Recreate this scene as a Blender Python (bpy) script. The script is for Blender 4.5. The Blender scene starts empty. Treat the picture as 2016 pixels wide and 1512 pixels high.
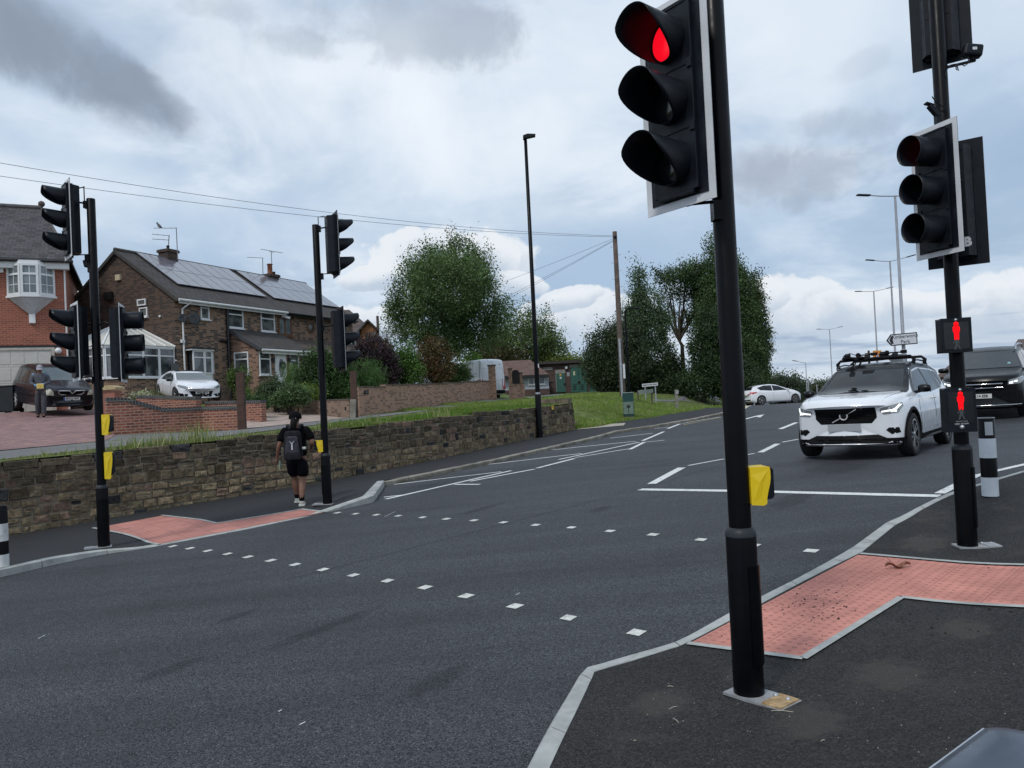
import bpy, bmesh, math, random
import numpy as np
from mathutils import Vector, Matrix, noise as mnoise
from mathutils.bvhtree import BVHTree
random.seed(7)
SC = bpy.context.scene
COL = SC.collection
PI = math.pi
R = math.radians
# camera
FPX, PITCH, ROLL, EYE = 1514.0, 0.0178, 0.048, 1.6
RC = Vector((0, math.cos(PITCH), math.sin(PITCH)))
_R0 = Vector((1, 0, 0)); _U0 = Vector((0, -math.sin(PITCH), math.cos(PITCH)))
RR = _R0 * math.cos(ROLL) - _U0 * math.sin(ROLL)
RU = _U0 * math.cos(ROLL) + _R0 * math.sin(ROLL)
CAMP = Vector((0, 0, EYE))
cam_d = bpy.data.cameras.new("camera")
cam_d.sensor_fit = 'HORIZONTAL'; cam_d.sensor_width = 36.0
cam_d.lens = FPX / 2016.0 * 36.0
cam_d.clip_start = 0.05; cam_d.clip_end = 5000
cam = bpy.data.objects.new("camera", cam_d); COL.objects.link(cam)
m3 = Matrix((RR, RU, -RC)).transposed()
cam.matrix_world = Matrix.Translation(CAMP) @ m3.to_4x4()
SC.camera = cam
def ray(px, py):
 return RC + RR * ((px - 1008) / FPX) - RU * ((py - 756) / FPX)
def at(px, py, Y):
 r = ray(px, py)
 return CAMP + r * (Y / r.y)
# light
SUN_EL, SUN_AZ = R(52), R(215)
sun_d = bpy.data.lights.new("sun", 'SUN')
sun_d.energy = 1.5; sun_d.angle = R(11); sun_d.color = (1.0, 0.965, 0.92)
sun = bpy.data.objects.new("sun", sun_d); COL.objects.link(sun)
_sd = Vector((math.sin(SUN_AZ) * math.cos(SUN_EL), math.cos(SUN_AZ) * math.cos(SUN_EL), math.sin(SUN_EL)))
sun.rotation_euler = (-_sd).to_track_quat('-Z', 'Y').to_euler()
sun.location = (0, 0, 50)
SC.view_settings.view_transform = 'Standard'
SC.view_settings.look = 'None'
SC.view_settings.gamma = 1.0
SC.view_settings.exposure = 0.22
SC.cycles.max_bounces = 6
SC.cycles.transparent_max_bounces = 12
class NT:
 """tiny node helper"""
 def __init__(s, tree):
  s.t = tree; s.n = tree.nodes; s.l = tree.links
 def add(s, typ, **kw):
  nd = s.n.new(typ)
  for k, v in kw.items():
   if k.startswith('i_'):
    nd.inputs[k[2:].replace('_', ' ')].default_value = v
   else: setattr(nd, k, v)
  return nd
 def lk(s, a, b): s.l.new(a, b)
 def put(s, sock, v):
  if hasattr(v, 'is_output'): s.lk(v, sock)
  elif isinstance(v, (tuple, list, Vector)) and len(v) == 3 and sock.type == 'RGBA': sock.default_value = (*v, 1)
  else: sock.default_value = v
 def math(s, op, a, b=None, c=None, clamp=False):
  nd = s.n.new('ShaderNodeMath'); nd.operation = op; nd.use_clamp = clamp
  s.put(nd.inputs[0], a)
  if b is not None: s.put(nd.inputs[1], b)
  if c is not None: s.put(nd.inputs[2], c)
  return nd.outputs[0]
 def vmath(s, op, a, b=None):
  nd = s.n.new('ShaderNodeVectorMath'); nd.operation = op
  s.put(nd.inputs[0], a)
  if b is not None: s.put(nd.inputs[1], b)
  return nd.outputs['Value'] if op in ('DOT_PRODUCT', 'LENGTH') else nd.outputs[0]
 def mix(s, f, a, b, typ='MIX'):
  nd = s.n.new('ShaderNodeMix'); nd.data_type = 'RGBA'; nd.blend_type = typ
  s.put(nd.inputs[0], f); s.put(nd.inputs[6], a); s.put(nd.inputs[7], b)
  return nd.outputs[2]
 def ramp(s, f, lo, hi, a=0.0, b=1.0, smooth=True):
  nd = s.n.new('ShaderNodeMapRange'); nd.interpolation_type = 'SMOOTHSTEP' if smooth else 'LINEAR'
  s.put(nd.inputs[0], f); nd.inputs[1].default_value = lo; nd.inputs[2].default_value = hi
  nd.inputs[3].default_value = a; nd.inputs[4].default_value = b
  return nd.outputs[0]
 def noise(s, vec, scale, detail=4, rough=.55, dist=0, typ=None):
  nd = s.n.new('ShaderNodeTexNoise')
  nd.inputs['Scale'].default_value = scale; nd.inputs['Detail'].default_value = detail
  nd.inputs['Roughness'].default_value = rough; nd.inputs['Distortion'].default_value = dist
  if vec is not None: s.lk(vec, nd.inputs['Vector'])
  return nd.outputs['Fac'], nd.outputs['Color']
# sky
W = bpy.data.worlds.new("World"); SC.world = W; W.use_nodes = True
N = NT(W.node_tree); N.n.clear()
out = N.add('ShaderNodeOutputWorld'); bg = N.add('ShaderNodeBackground')
N.lk(bg.outputs[0], out.inputs[0])
sky = N.add('ShaderNodeTexSky'); sky.sky_type = 'NISHITA'; sky.sun_disc = False
sky.sun_elevation = SUN_EL; sky.sun_rotation = SUN_AZ; sky.air_density = 1.3; sky.dust_density = 2.0; sky.ozone_density = 1.5
tc = N.add('ShaderNodeTexCoord')
D = N.vmath('NORMALIZE', tc.outputs['Generated'])
sp = N.add('ShaderNodeSeparateXYZ'); N.lk(D, sp.inputs[0])
zz = sp.outputs[2]
def nvec(v):
 nd = N.add('ShaderNodeCombineXYZ')
 for i in range(3): N.put(nd.inputs[i], v[i])
 return nd.outputs[0]
zp = N.math('ADD', N.math('MAXIMUM', zz, 0.0), 0.22)
layer = nvec((N.math('DIVIDE', sp.outputs[0], zp), N.math('DIVIDE', sp.outputs[1], zp), 0.3))
n1, _ = N.noise(layer, 0.75, 6, .55, .4)
n2, _ = N.noise(layer, 2.6, 8, .6, .3)
wis, _ = N.noise(D, 9.0, 10, .66, .35)
blu = N.mix(0.10, (1, 1, 1), (1, 1, 1))
nish = N.mix(1.0, sky.outputs[0], (0.075, 0.075, 0.075), 'MULTIPLY')
base_blue = N.mix(0.75, nish, (0.35, 0.47, 0.64))
hi = N.mix(N.ramp(n1, .34, .60), base_blue, (0.515, 0.615, 0.735))
cloudmix = N.math('MULTIPLY_ADD', n2, 0.5, N.math('MULTIPLY', n1, .6))
skyc = N.mix(N.ramp(cloudmix, .50, .66), hi, (0.625, 0.70, 0.79))
def blob(px, py, wx, wy, ang=0, soft=.5, namp=1.4, col=None, prev=None, nz=None, amt=1.0, shade=None):
 """a cloud in a fixed direction of the sky; wx, wy in degrees"""
 d = ray(px, py).normalized()
 t1 = Vector((0, 0, 1)).cross(d).normalized() * -1; t2 = d.cross(t1) * -1
 if t2.z < 0: t2 = -t2
 ca, sa = math.cos(R(ang)), math.sin(R(ang))
 u = t1 * ca + t2 * sa; v = t2 * ca - t1 * sa
 a = N.math('DIVIDE', N.vmath('DOT_PRODUCT', D, tuple(u)), math.sin(R(wx)))
 b = N.math('DIVIDE', N.vmath('DOT_PRODUCT', D, tuple(v)), math.sin(R(wy)))
 f = N.math('ADD', N.math('MULTIPLY', a, a), N.math('MULTIPLY', b, b))
 front = N.math('GREATER_THAN', N.vmath('DOT_PRODUCT', D, tuple(d)), 0.3)
 m = N.math('SUBTRACT', 1.0, f)
 m = N.math('MULTIPLY_ADD', N.math('SUBTRACT', nz, .5), namp * 2, m)
 m = N.math('MULTIPLY', N.ramp(m, 0.0, soft, 0, amt), front)
 if shade is not None:
  col = N.mix(N.ramp(N.math('MULTIPLY_ADD', N.math('SUBTRACT', n3, .5), 2.4, b), -.7, .55), shade, col)
 return N.mix(m, prev, col)
n3, _ = N.noise(D, 16.0, 9, .6, .25)
n4, _ = N.noise(D, 5.0, 9, .6, .5)
n5, _ = N.noise(D, 26.0, 8, .55, .15)
for (x, y, wx, wy, a, amt) in ((560, 130, 18, 9, -8, .9), (900, 290, 16, 5, -14, .55), (60, 420, 14, 4, 4, .35), (1150, 120, 16, 6, 5, .35), (1650, 180, 14, 8, 0, .15)):
 skyc = blob(x, y, wx, wy, a, 1.4, 1.2, (0.765, 0.815, 0.87), skyc, n4, amt * .85)
for (x, y, wx, wy, a, amt) in ((420, 450, 12, 3.2, -4, .75), (1250, 500, 14, 3.4, -3, .75), (1560, 470, 11, 5, 0, .45), (1900, 120, 9, 7, 10, .45), (1100, 540, 6, 2.5, 0, .6)):
 skyc = blob(x, y, wx, wy, a, 1.3, .9, (0.355, 0.475, 0.63), skyc, n4, amt)
DK = (0.235, 0.285, 0.365)
for (x, y, wx, wy, a, amt) in ((110, 105, 11, 3.6, -24, .95), (20, 60, 8, 3, -28, .9), (250, 165, 5, 1.6, -42, .75), (330, 200, 3.4, 1.2, -35, .6)):
 skyc = blob(x, y, wx, wy, a, .9, 1.3, DK, skyc, n4 if wx > 6 else n3, amt)
for (x, y, wx, wy, a, amt) in ((840, 40, 9, 3.2, -5, .5), (580, 85, 3.4, 1.2, -5, .45), (940, 75, 4.5, 2.2, -10, .35), (1560, 350, 7, 2.4, 3, .62), (1660, 245, 3.6, 1.2, -8, .4), (1480, 330, 3.5, 1.6, 5, .4), (440, 20, 3, 1, 0, .35), (1690, 130, 2.5, 1, 10, .2)):
 skyc = blob(x, y, wx, wy, a, 1.0, 1.5, (0.32, 0.37, 0.455), skyc, n3, amt)
el = N.math('ARCSINE', zz)
low = N.ramp(N.math('MULTIPLY_ADD', N.math('SUBTRACT', n3, .5), .22, el), R(5.5), R(1.0))
strc = nvec((sp.outputs[0], sp.outputs[1], N.math('MULTIPLY', zz, 7.0)))
st, _ = N.noise(strc, 7.0, 7, .55, .2)
lowc = N.mix(N.ramp(st, .38, .62), (0.31, 0.40, 0.53), (0.56, 0.63, 0.71))
skyc = N.mix(N.math('MULTIPLY', low, .9), skyc, lowc)
CW, CS = (0.71, 0.745, 0.79), (0.45, 0.53, 0.63)
for (x, y, wx, wy, a) in ((880, 520, 6.6, 2.9, 0), (800, 500, 3.2, 1.9, 20), (960, 500, 2.4, 1.8, -30), (1035, 560, 2.2, .9, -18), (730, 545, 2.6, 1.0, 12),
       (1150, 620, 5.5, 2.0, 0), (1110, 590, 3.0, 1.0, 8), (700, 640, 5, 1.6, 0), (1560, 605, 5, 2.4, -8), (1500, 585, 2.2, 1.4, 0),
       (1720, 610, 5, 1.6, -4), (1950, 590, 5, 1.9, 8), (2080, 600, 6, 2.5, 0), (1840, 600, 3, 1.0, 0), (145, 600, 3, 1.4, 0), (600, 620, 3, 1.2, 0), (-200, 560, 9, 3, 0), (2500, 560, 12, 4, 0)):
 skyc = blob(x, y, wx, wy, a, .28, .95, CW, skyc, n5, .92, shade=CS)
skyc = N.mix(N.math('MULTIPLY', N.ramp(N.math('MULTIPLY_ADD', N.math('SUBTRACT', st, .5), .25, el), R(4.0), R(1.2)), N.ramp(sp.outputs[0], .12, .3)), skyc, lowc)
skyc = N.mix(N.ramp(zz, -.01, -.08), skyc, (0.12, 0.12, 0.12))
N.lk(skyc, bg.inputs[0]); bg.inputs[1].default_value = 1.0
# mesh + object helpers
def auto_uv(me):
 nl = len(me.loops)
 if nl == 0: return
 uvl = me.uv_layers.new(name="uv")
 co = np.empty(len(me.vertices) * 3, 'f'); me.vertices.foreach_get('co', co); co = co.reshape(-1, 3)
 vi = np.empty(nl, 'i'); me.loops.foreach_get('vertex_index', vi)
 nf = len(me.polygons)
 nor = np.empty(nf * 3, 'f'); me.polygons.foreach_get('normal', nor); nor = nor.reshape(-1, 3)
 tot = np.empty(nf, 'i'); me.polygons.foreach_get('loop_total', tot)
 fn = np.repeat(nor, tot, axis=0)
 t = np.stack([-fn[:, 1], fn[:, 0], np.zeros(nl, 'f')], 1)
 ln = np.linalg.norm(t, axis=1)
 flat = ln < .05
 t[flat] = (1, 0, 0); ln[flat] = 1
 t /= ln[:, None]
 b = np.cross(fn, t); b[flat] = (0, 1, 0)
 p = co[vi]
 uv = np.stack([(p * t).sum(1), (p * b).sum(1)], 1).astype('f')
 uvl.data.foreach_set('uv', uv.ravel())
class MB:
 def __init__(s): s.v = []; s.f = []; s.m = []; s.sm = []; s.M = None
 def add(s, vs, fs, mi=0, smooth=False):
  o = len(s.v)
  if s.M is not None: vs = [s.M @ Vector(v) for v in vs]
  s.v.extend([tuple(v) for v in vs])
  for f in fs:
   s.f.append(tuple(o + i for i in f)); s.m.append(mi); s.sm.append(smooth)
  return s
 def box(s, c, d, rz=0, mi=0, M=None, taper=1.0):
  hx, hy, hz = d[0] / 2, d[1] / 2, d[2] / 2
  ca, sa = math.cos(rz), math.sin(rz); vs = []
  for z, k in ((-hz, 1), (hz, taper)):
   for x, y in ((-hx, -hy), (hx, -hy), (hx, hy), (-hx, hy)):
    x *= k; y *= k
    p = Vector((x * ca - y * sa, x * sa + y * ca, z)) if M is None else M @ Vector((x, y, z))
    vs.append(Vector(c) + p)
  return s.add(vs, [(3, 2, 1, 0), (4, 5, 6, 7), (0, 1, 5, 4), (1, 2, 6, 5), (2, 3, 7, 6), (3, 0, 4, 7)], mi)
 def bar(s, a, b, w, h, mi=0, up=(0, 0, 1)):
  a = Vector(a); b = Vector(b); d = (b - a); L = d.length; d.normalize()
  u = Vector(up); sd = d.cross(u)
  if sd.length < 1e-4: sd = d.cross(Vector((1, 0, 0)))
  sd.normalize(); u = sd.cross(d)
  vs = []
  for p in (a, b):
   for i, j in ((-1, -1), (1, -1), (1, 1), (-1, 1)): vs.append(p + sd * (i * w / 2) + u * (j * h / 2))
  return s.add(vs, [(3, 2, 1, 0), (4, 5, 6, 7), (0, 1, 5, 4), (1, 2, 6, 5), (2, 3, 7, 6), (3, 0, 4, 7)], mi)
 def tube(s, pts, r, n=10, mi=0, caps=True, smooth=True, closed=False):
  pts = [Vector(p) for p in pts]; k = len(pts)
  rs = r if isinstance(r, (list, tuple)) else [r] * k
  vs = []; prev = None
  for i, p in enumerate(pts):
   if closed: d = pts[(i + 1) % k] - pts[i - 1]
   else: d = (pts[min(i + 1, k - 1)] - pts[max(i - 1, 0)])
   d.normalize()
   if prev is None:
    u = Vector((0, 0, 1)) if abs(d.z) < .9 else Vector((1, 0, 0))
   else: u = prev
   sd = d.cross(u); sd.normalize(); u = sd.cross(d); prev = u
   for j in range(n):
    a = 2 * PI * j / n
    vs.append(p + (sd * math.cos(a) + u * math.sin(a)) * rs[i])
  fs = []
  for i in range(k if closed else k - 1):
   i2 = (i + 1) % k
   for j in range(n):
    j2 = (j + 1) % n
    fs.append((i * n + j, i * n + j2, i2 * n + j2, i2 * n + j))
  s.add(vs, fs, mi, smooth)
  if caps and not closed:
   s.add(vs[:n], [tuple(range(n))[::-1]], mi); s.add(vs[-n:], [tuple(range(n))], mi)
  return s
 def lathe(s, prof, c=(0, 0, 0), n=24, mi=0, M=None, smooth=True, caps=True):
  vs = []; fs = []
  for (r, z) in prof:
   for j in range(n):
    a = 2 * PI * j / n
    p = Vector((r * math.cos(a), r * math.sin(a), z))
    if M is not None: p = M @ p
    vs.append(p + Vector(c))
  for i in range(len(prof) - 1):
   for j in range(n):
    j2 = (j + 1) % n
    fs.append((i * n + j, i * n + j2, (i + 1) * n + j2, (i + 1) * n + j))
  s.add(vs, fs, mi, smooth)
  if not caps: return s
  if prof[0][0] > 1e-4: s.add(vs[:n], [tuple(range(n))[::-1]], mi)
  if prof[-1][0] > 1e-4: s.add(vs[-n:], [tuple(range(n))], mi)
  return s
 def prism(s, poly, o, ax, ay, az, mi=0, smooth=False):
  """poly (a,b) -> o+ax*a+ay*b, extruded by vector az"""
  o = Vector(o); ax = Vector(ax); ay = Vector(ay); az = Vector(az); n = len(poly)
  vs = [o + ax * a + ay * b for a, b in poly] + [o + ax * a + ay * b + az for a, b in poly]
  fs = [tuple(range(n))[::-1], tuple(range(n, 2 * n))]
  if ax.cross(ay).dot(az) < 0: fs = [f[::-1] for f in fs]
  sides = []
  ccw = sum(poly[i][0] * poly[(i + 1) % n][1] - poly[(i + 1) % n][0] * poly[i][1] for i in range(n)) > 0
  for i in range(n):
   j = (i + 1) % n; q = (i, j, n + j, n + i)
   if ccw != (ax.cross(ay).dot(az) > 0): q = q[::-1]
   sides.append(q)
  if not ccw: fs = [f[::-1] for f in fs]
  s.add(vs, fs, mi); s.add(vs, sides, mi, smooth)
  return s
 def sphere(s, c, r, n=12, mi=0, sc=(1, 1, 1)):
  prof = [(max(r * math.sin(PI * i / n), 1e-5), -r * math.cos(PI * i / n)) for i in range(n + 1)]
  return s.lathe(prof, c, n * 2, mi, Matrix.Diagonal(Vector(sc)))
 def build(s, name, mats, parent=None, bevel=0, **tags):
  me = bpy.data.meshes.new(name)
  me.from_pydata(s.v, [], s.f)
  if not isinstance(mats, (list, tuple)): mats = [mats]
  for m in mats: me.materials.append(m)
  me.polygons.foreach_set('material_index', s.m)
  me.polygons.foreach_set('use_smooth', s.sm)
  me.update(); auto_uv(me)
  o = bpy.data.objects.new(name, me); COL.objects.link(o)
  if parent: o.parent = parent
  if bevel:
   b = o.modifiers.new('bevel', 'BEVEL'); b.width = bevel; b.segments = 2; b.limit_method = 'ANGLE'; b.angle_limit = R(40)
  tag(o, **tags)
  return o
def tag(o, label=None, cat=None, group=None, kind=None):
 if label: o['label'] = label
 if cat: o['category'] = cat
 if group: o['group'] = group
 if kind: o['kind'] = kind
def thing(name, loc, label, cat, group=None, rz=0):
 o = bpy.data.objects.new(name, None); COL.objects.link(o)
 o.empty_display_size = .2
 o.location = loc; o.rotation_euler = (0, 0, rz)
 tag(o, label, cat, group)
 return o
def kids(o): return [c for c in list(COL.objects) if c.parent == o]
def copy_tree(o, parent=None):
 c = o.copy(); COL.objects.link(c)
 if parent: c.parent = parent
 for k in kids(o): copy_tree(k, c)
 return c
def text_mesh(mb, txt, size, o, ax, ay, mi=0, depth=.002, bold=0.0, center=True, sx=1.0):
 cu = bpy.data.curves.new('t', 'FONT'); cu.body = txt; cu.size = size
 cu.align_x = 'CENTER' if center else 'LEFT'; cu.align_y = 'CENTER'; cu.offset = bold; cu.resolution_u = 3
 ob = bpy.data.objects.new('t', cu); COL.objects.link(ob)
 dg = bpy.context.evaluated_depsgraph_get()
 me = bpy.data.meshes.new_from_object(ob.evaluated_get(dg))
 o = Vector(o); ax = Vector(ax).normalized(); ay = Vector(ay).normalized(); az = ax.cross(ay)
 vs = [o + ax * (v.co.x * sx) + ay * v.co.y + az * depth for v in me.vertices]
 mb.add(vs, [tuple(p.vertices) for p in me.polygons], mi)
 bpy.data.objects.remove(ob); bpy.data.curves.remove(cu); bpy.data.meshes.remove(me)
# materials
MATS = {}
def newmat(name):
 m = bpy.data.materials.new(name); m.use_nodes = True
 n = NT(m.node_tree); n.n.clear()
 o = n.add('ShaderNodeOutputMaterial'); p = n.add('ShaderNodeBsdfPrincipled'); n.lk(p.outputs[0], o.inputs[0])
 return m, n, p, o
def bump(n, p, h, strength=.5, dist=.01):
 b = n.add('ShaderNodeBump'); b.inputs['Strength'].default_value = strength; b.inputs['Distance'].default_value = dist
 n.lk(h, b.inputs['Height']); n.lk(b.outputs[0], p.inputs['Normal'])
def pm(name, col, rough=.55, metal=0.0, var=.12, scale=6.0, bmp=0.0, bscale=80, spec=.5, coat=0.0, emit=None, es=1.0, stain=None, stamt=.5):
 if name in MATS: return MATS[name]
 m, n, p, o = newmat(name)
 t = n.add('ShaderNodeTexCoord').outputs['Object']
 f, _ = n.noise(t, scale, 5, .6)
 c = n.mix(n.ramp(f, .3, .7), tuple(x * (1 - var) for x in col), tuple(min(x * (1 + var), 1) for x in col))
 if stain:
  f2, _ = n.noise(t, scale * .6 + 1.3, 8, .65, .5)
  c = n.mix(n.ramp(f2, .52, .68, 0, stamt), c, stain)
 n.put(p.inputs['Base Color'], c)
 p.inputs['Metallic'].default_value = metal
 f3, _ = n.noise(t, scale * 2.3, 4, .6)
 n.lk(n.ramp(f3, .3, .7, max(rough - .06, .02), min(rough + .08, 1)), p.inputs['Roughness'])
 p.inputs['Specular IOR Level'].default_value = spec
 if coat: p.inputs['Coat Weight'].default_value = coat; p.inputs['Coat Roughness'].default_value = .05
 if emit:
  p.inputs['Emission Color'].default_value = (*emit, 1); p.inputs['Emission Strength'].default_value = es
 if bmp:
  f4, _ = n.noise(t, bscale, 3, .6); bump(n, p, f4, bmp, .004)
 MATS[name] = m
 return m
def asphalt(name, dark, light, grain=150, patch=.35, warm=None, bs=.6, rough=.82, patches=True, dust=None):
 m, n, p, o = newmat(name)
 t = n.add('ShaderNodeTexCoord').outputs['Object']
 v = n.add('ShaderNodeTexVoronoi'); v.feature = 'F1'; v.inputs['Scale'].default_value = grain; n.lk(t, v.inputs['Vector'])
 vc = n.add('ShaderNodeSeparateColor'); n.lk(v.outputs['Color'], vc.inputs[0])
 g, _ = n.noise(t, grain * .55, 3, .7)
 fac = n.math('MULTIPLY_ADD', vc.outputs[0], .55, n.math('MULTIPLY', g, .5))
 c = n.mix(n.ramp(fac, .18, .85), dark, light)
 sp_ = n.ramp(vc.outputs[1], .965, .975)
 c = n.mix(n.math('MULTIPLY', sp_, .5), c, tuple(min(x * 2.6, 1) for x in light))
 if patches:
  big, _ = n.noise(t, .22, 5, .55, .6)
  mp = n.add('ShaderNodeMapping'); mp.inputs['Rotation'].default_value = (0, 0, R(-52)); mp.inputs['Scale'].default_value = (.18, 1.7, 1)
  n.lk(t, mp.inputs[0])
  stk, _ = n.noise(mp.outputs[0], .9, 5, .6, .3)
  k = n.math('MULTIPLY_ADD', stk, .6, n.math('MULTIPLY', big, .5))
  c = n.mix(n.ramp(k, .42, .68, 0, 1), c, n.mix(1.0, c, (1 + patch * 1.2,) * 3, 'MULTIPLY'))
  c = n.mix(n.ramp(k, .50, .38, 0, .5), c, n.mix(1.0, c, (1 - patch,) * 3, 'MULTIPLY'))
  sc_, _ = n.noise(t, 1.1, 6, .6, 1.2)
  c = n.mix(n.ramp(sc_, .66, .72, 0, .45), c, n.mix(1.0, c, (.55, .56, .58), 'MULTIPLY'))
 if warm:
  f2, _ = n.noise(t, 1.6, 7, .65, .4)
  c = n.mix(n.ramp(f2, .52, .72, 0, .55), c, warm)
 n.put(p.inputs['Base Color'], c)
 p.inputs['Roughness'].default_value = rough
 p.inputs['Specular IOR Level'].default_value = .42
 h = n.math('MULTIPLY_ADD', v.outputs['Distance'], -1.0, n.math('MULTIPLY', g, .6))
 bump(n, p, h, bs, .012)
 MATS[name] = m
 return m
def brick(name, c1, c2, mortar, bw=.215, bh=.065, mo=.010, mix2=None, dirt=None, off=.5, dirtamt=.6, bs=.5, rough=.85, mvar=.5):
 m, n, p, o = newmat(name)
 uv = n.add('ShaderNodeUVMap').outputs[0]
 b = n.add('ShaderNodeTexBrick'); n.lk(uv, b.inputs['Vector'])
 b.offset = off
 for k, vv in (('Scale', 1.0), ('Mortar Size', mo), ('Mortar Smooth', .15), ('Bias', 0.0), ('Brick Width', bw + mo), ('Row Height', bh + mo)):
  b.inputs[k].default_value = vv
 b.inputs['Color1'].default_value = (*c1, 1); b.inputs['Color2'].default_value = (*c2, 1); b.inputs['Mortar'].default_value = (*mortar, 1)
 c = b.outputs['Color']
 mp = n.add('ShaderNodeVectorMath'); mp.operation = 'MULTIPLY'; n.lk(uv, mp.inputs[0]); mp.inputs[1].default_value = (1 / (bw + mo) * 1.0, 1 / (bh + mo), 1)
 fl = n.add('ShaderNodeVectorMath'); fl.operation = 'FLOOR'; n.lk(mp.outputs[0], fl.inputs[0])
 wn = n.add('ShaderNodeTexWhiteNoise'); wn.noise_dimensions = '2D'; n.lk(fl.outputs[0], wn.inputs['Vector'])
 inv = n.math('SUBTRACT', 1.0, b.outputs['Fac'])
 if mix2:
  c = n.mix(n.math('MULTIPLY', n.math('GREATER_THAN', wn.outputs['Value'], 1 - mvar), inv), c, mix2)
 t = n.add('ShaderNodeTexCoord').outputs['Object']
 f, _ = n.noise(t, 1.3, 7, .6, .3)
 c = n.mix(n.ramp(f, .35, .7, 0, .28), c, n.mix(1.0, c, (.6, .58, .58), 'MULTIPLY'))
 if dirt:
  f2, _ = n.noise(t, 2.1, 8, .66, .6)
  c = n.mix(n.ramp(f2, .5, .7, 0, dirtamt), c, dirt)
 g, _ = n.noise(t, 90, 3, .6)
 c = n.mix(.25, c, n.mix(g, (0, 0, 0), (1, 1, 1)), 'OVERLAY')
 n.put(p.inputs['Base Color'], c); p.inputs['Roughness'].default_value = rough
 bump(n, p, n.math('MULTIPLY_ADD', g, .3, inv), bs, .006)
 MATS[name] = m
 return m
def attr_mat(name, rough=.7, trans=0.0, bmp=0, bscale=40, spec=.3, var=0.0, moss=None):
 m, n, p, o = newmat(name)
 a = n.add('ShaderNodeAttribute'); a.attribute_name = 'col'
 c = a.outputs['Color']
 t = n.add('ShaderNodeTexCoord').outputs['Object']
 if var:
  f, _ = n.noise(t, 14, 7, .68, .3)
  c = n.mix(n.ramp(f, .25, .75), n.mix(1.0, c, (1 - var,) * 3, 'MULTIPLY'), n.mix(1.0, c, (1 + var,) * 3, 'MULTIPLY'))
 if moss:
  f, _ = n.noise(t, 2.2, 8, .65, .4)
  c = n.mix(n.ramp(f, .5, .66, 0, .55), c, moss)
 n.put(p.inputs['Base Color'], c); p.inputs['Roughness'].default_value = rough; p.inputs['Specular IOR Level'].default_value = spec
 if bmp:
  f, _ = n.noise(t, bscale, 6, .65); bump(n, p, f, bmp, .03)
 if trans:
  tr = n.add('ShaderNodeBsdfTranslucent'); n.put(tr.inputs[0], n.mix(1.0, c, (1.15, 1.2, .6), 'MULTIPLY'))
  mx = n.add('ShaderNodeMixShader'); mx.inputs[0].default_value = trans
  n.lk(p.outputs[0], mx.inputs[1]); n.lk(tr.outputs[0], mx.inputs[2]); n.lk(mx.outputs[0], o.inputs[0])
 MATS[name] = m
 return m
def glass(name, col=(.02, .025, .028), rough=.04, curtain=None):
 m, n, p, o = newmat(name)
 t = n.add('ShaderNodeTexCoord').outputs['Object']
 f, _ = n.noise(t, 1.4, 3, .5)
 c = n.mix(n.ramp(f, .4, .6), col, curtain or tuple(x * 2.0 for x in col))
 n.put(p.inputs['Base Color'], c); p.inputs['Roughness'].default_value = rough; p.inputs['Specular IOR Level'].default_value = .8
 MATS[name] = m
 return m
M_ROAD = asphalt('road_asphalt', (.0045, .005, .0068), (.064, .068, .077), 120, .45, bs=.9, rough=.66)
M_PATH = asphalt('pavement_asphalt', (.0035, .0035, .004), (.040, .039, .039), 120, .30, warm=(.070, .062, .054), bs=1.0, patches=True, rough=.9)
M_PATHF = asphalt('far_pavement_asphalt', (.006, .0065, .008), (.026, .027, .030), 110, .2, bs=.5)
M_LANE = asphalt('service_road_asphalt', (.085, .085, .086), (.17, .17, .17), 90, .2, warm=(.13, .125, .11), bs=.4)
M_KERB = pm('kerb_concrete', (.36, .375, .36), .85, var=.16, scale=5, bmp=.5, bscale=140, spec=.3, stain=(.20, .20, .185), stamt=.55)
M_KERBO = pm('old_kerb_stone', (.23, .215, .18), .9, var=.3, scale=3, bmp=.9, bscale=30, spec=.25, stain=(.10, .10, .075), stamt=.8)
M_PAINT = pm('road_paint', (.66, .67, .66), .6, var=.12, scale=20, bmp=.4, bscale=150, stain=(.17, .175, .18), stamt=.6)
M_YELLOWLINE = pm('yellow_road_paint', (.62, .50, .17), .7, var=.15)
M_STUD = pm('stud_paint', (.58, .58, .54), .5, var=.18, scale=16, stain=(.28, .265, .22), stamt=.65)
M_BLACK = pm('black_pole_paint', (.0022, .0026, .0040), .34, var=.25, scale=5, spec=.13, stain=(.007, .007, .008), stamt=.5)
M_BLACKP = pm('black_plastic', (.006, .0085, .013), .42, var=.25, scale=9, spec=.22, bmp=.05, stain=(.012, .014, .017), stamt=.4)
M_WHITEB = pm('white_border_paint', (.62, .63, .645), .55, var=.06, scale=5, stain=(.40, .41, .42), stamt=.25)
M_STEEL = pm('galvanised_steel', (.42, .44, .46), .42, metal=.75, var=.2, scale=10)
M_YELLOW = pm('yellow_plastic', (.80, .56, .01), .35, var=.05, scale=4, coat=.2, stain=(.5, .36, .03), stamt=.2)
M_UPVC = pm('white_upvc', (.72, .73, .74), .35, var=.05, scale=3)
M_GLASS = glass('window_glass', (.035, .042, .045), .05, (.16, .17, .17))
M_CARGLASS = glass('car_glass', (.010, .012, .013), .03)
M_CARGLASS.node_tree.nodes['Principled BSDF'].inputs['Specular IOR Level'].default_value = .4
M_TYRE = pm('tyre_rubber', (.008, .008, .009), .8, var=.2)
M_WOODP = pm('weathered_wood', (.085, .062, .050), .85, var=.3, scale=5, bmp=.4, bscale=40)
M_DKWOOD = pm('dark_brown_timber', (.058, .028, .020), .75, var=.3, scale=6, bmp=.5, bscale=30)
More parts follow.
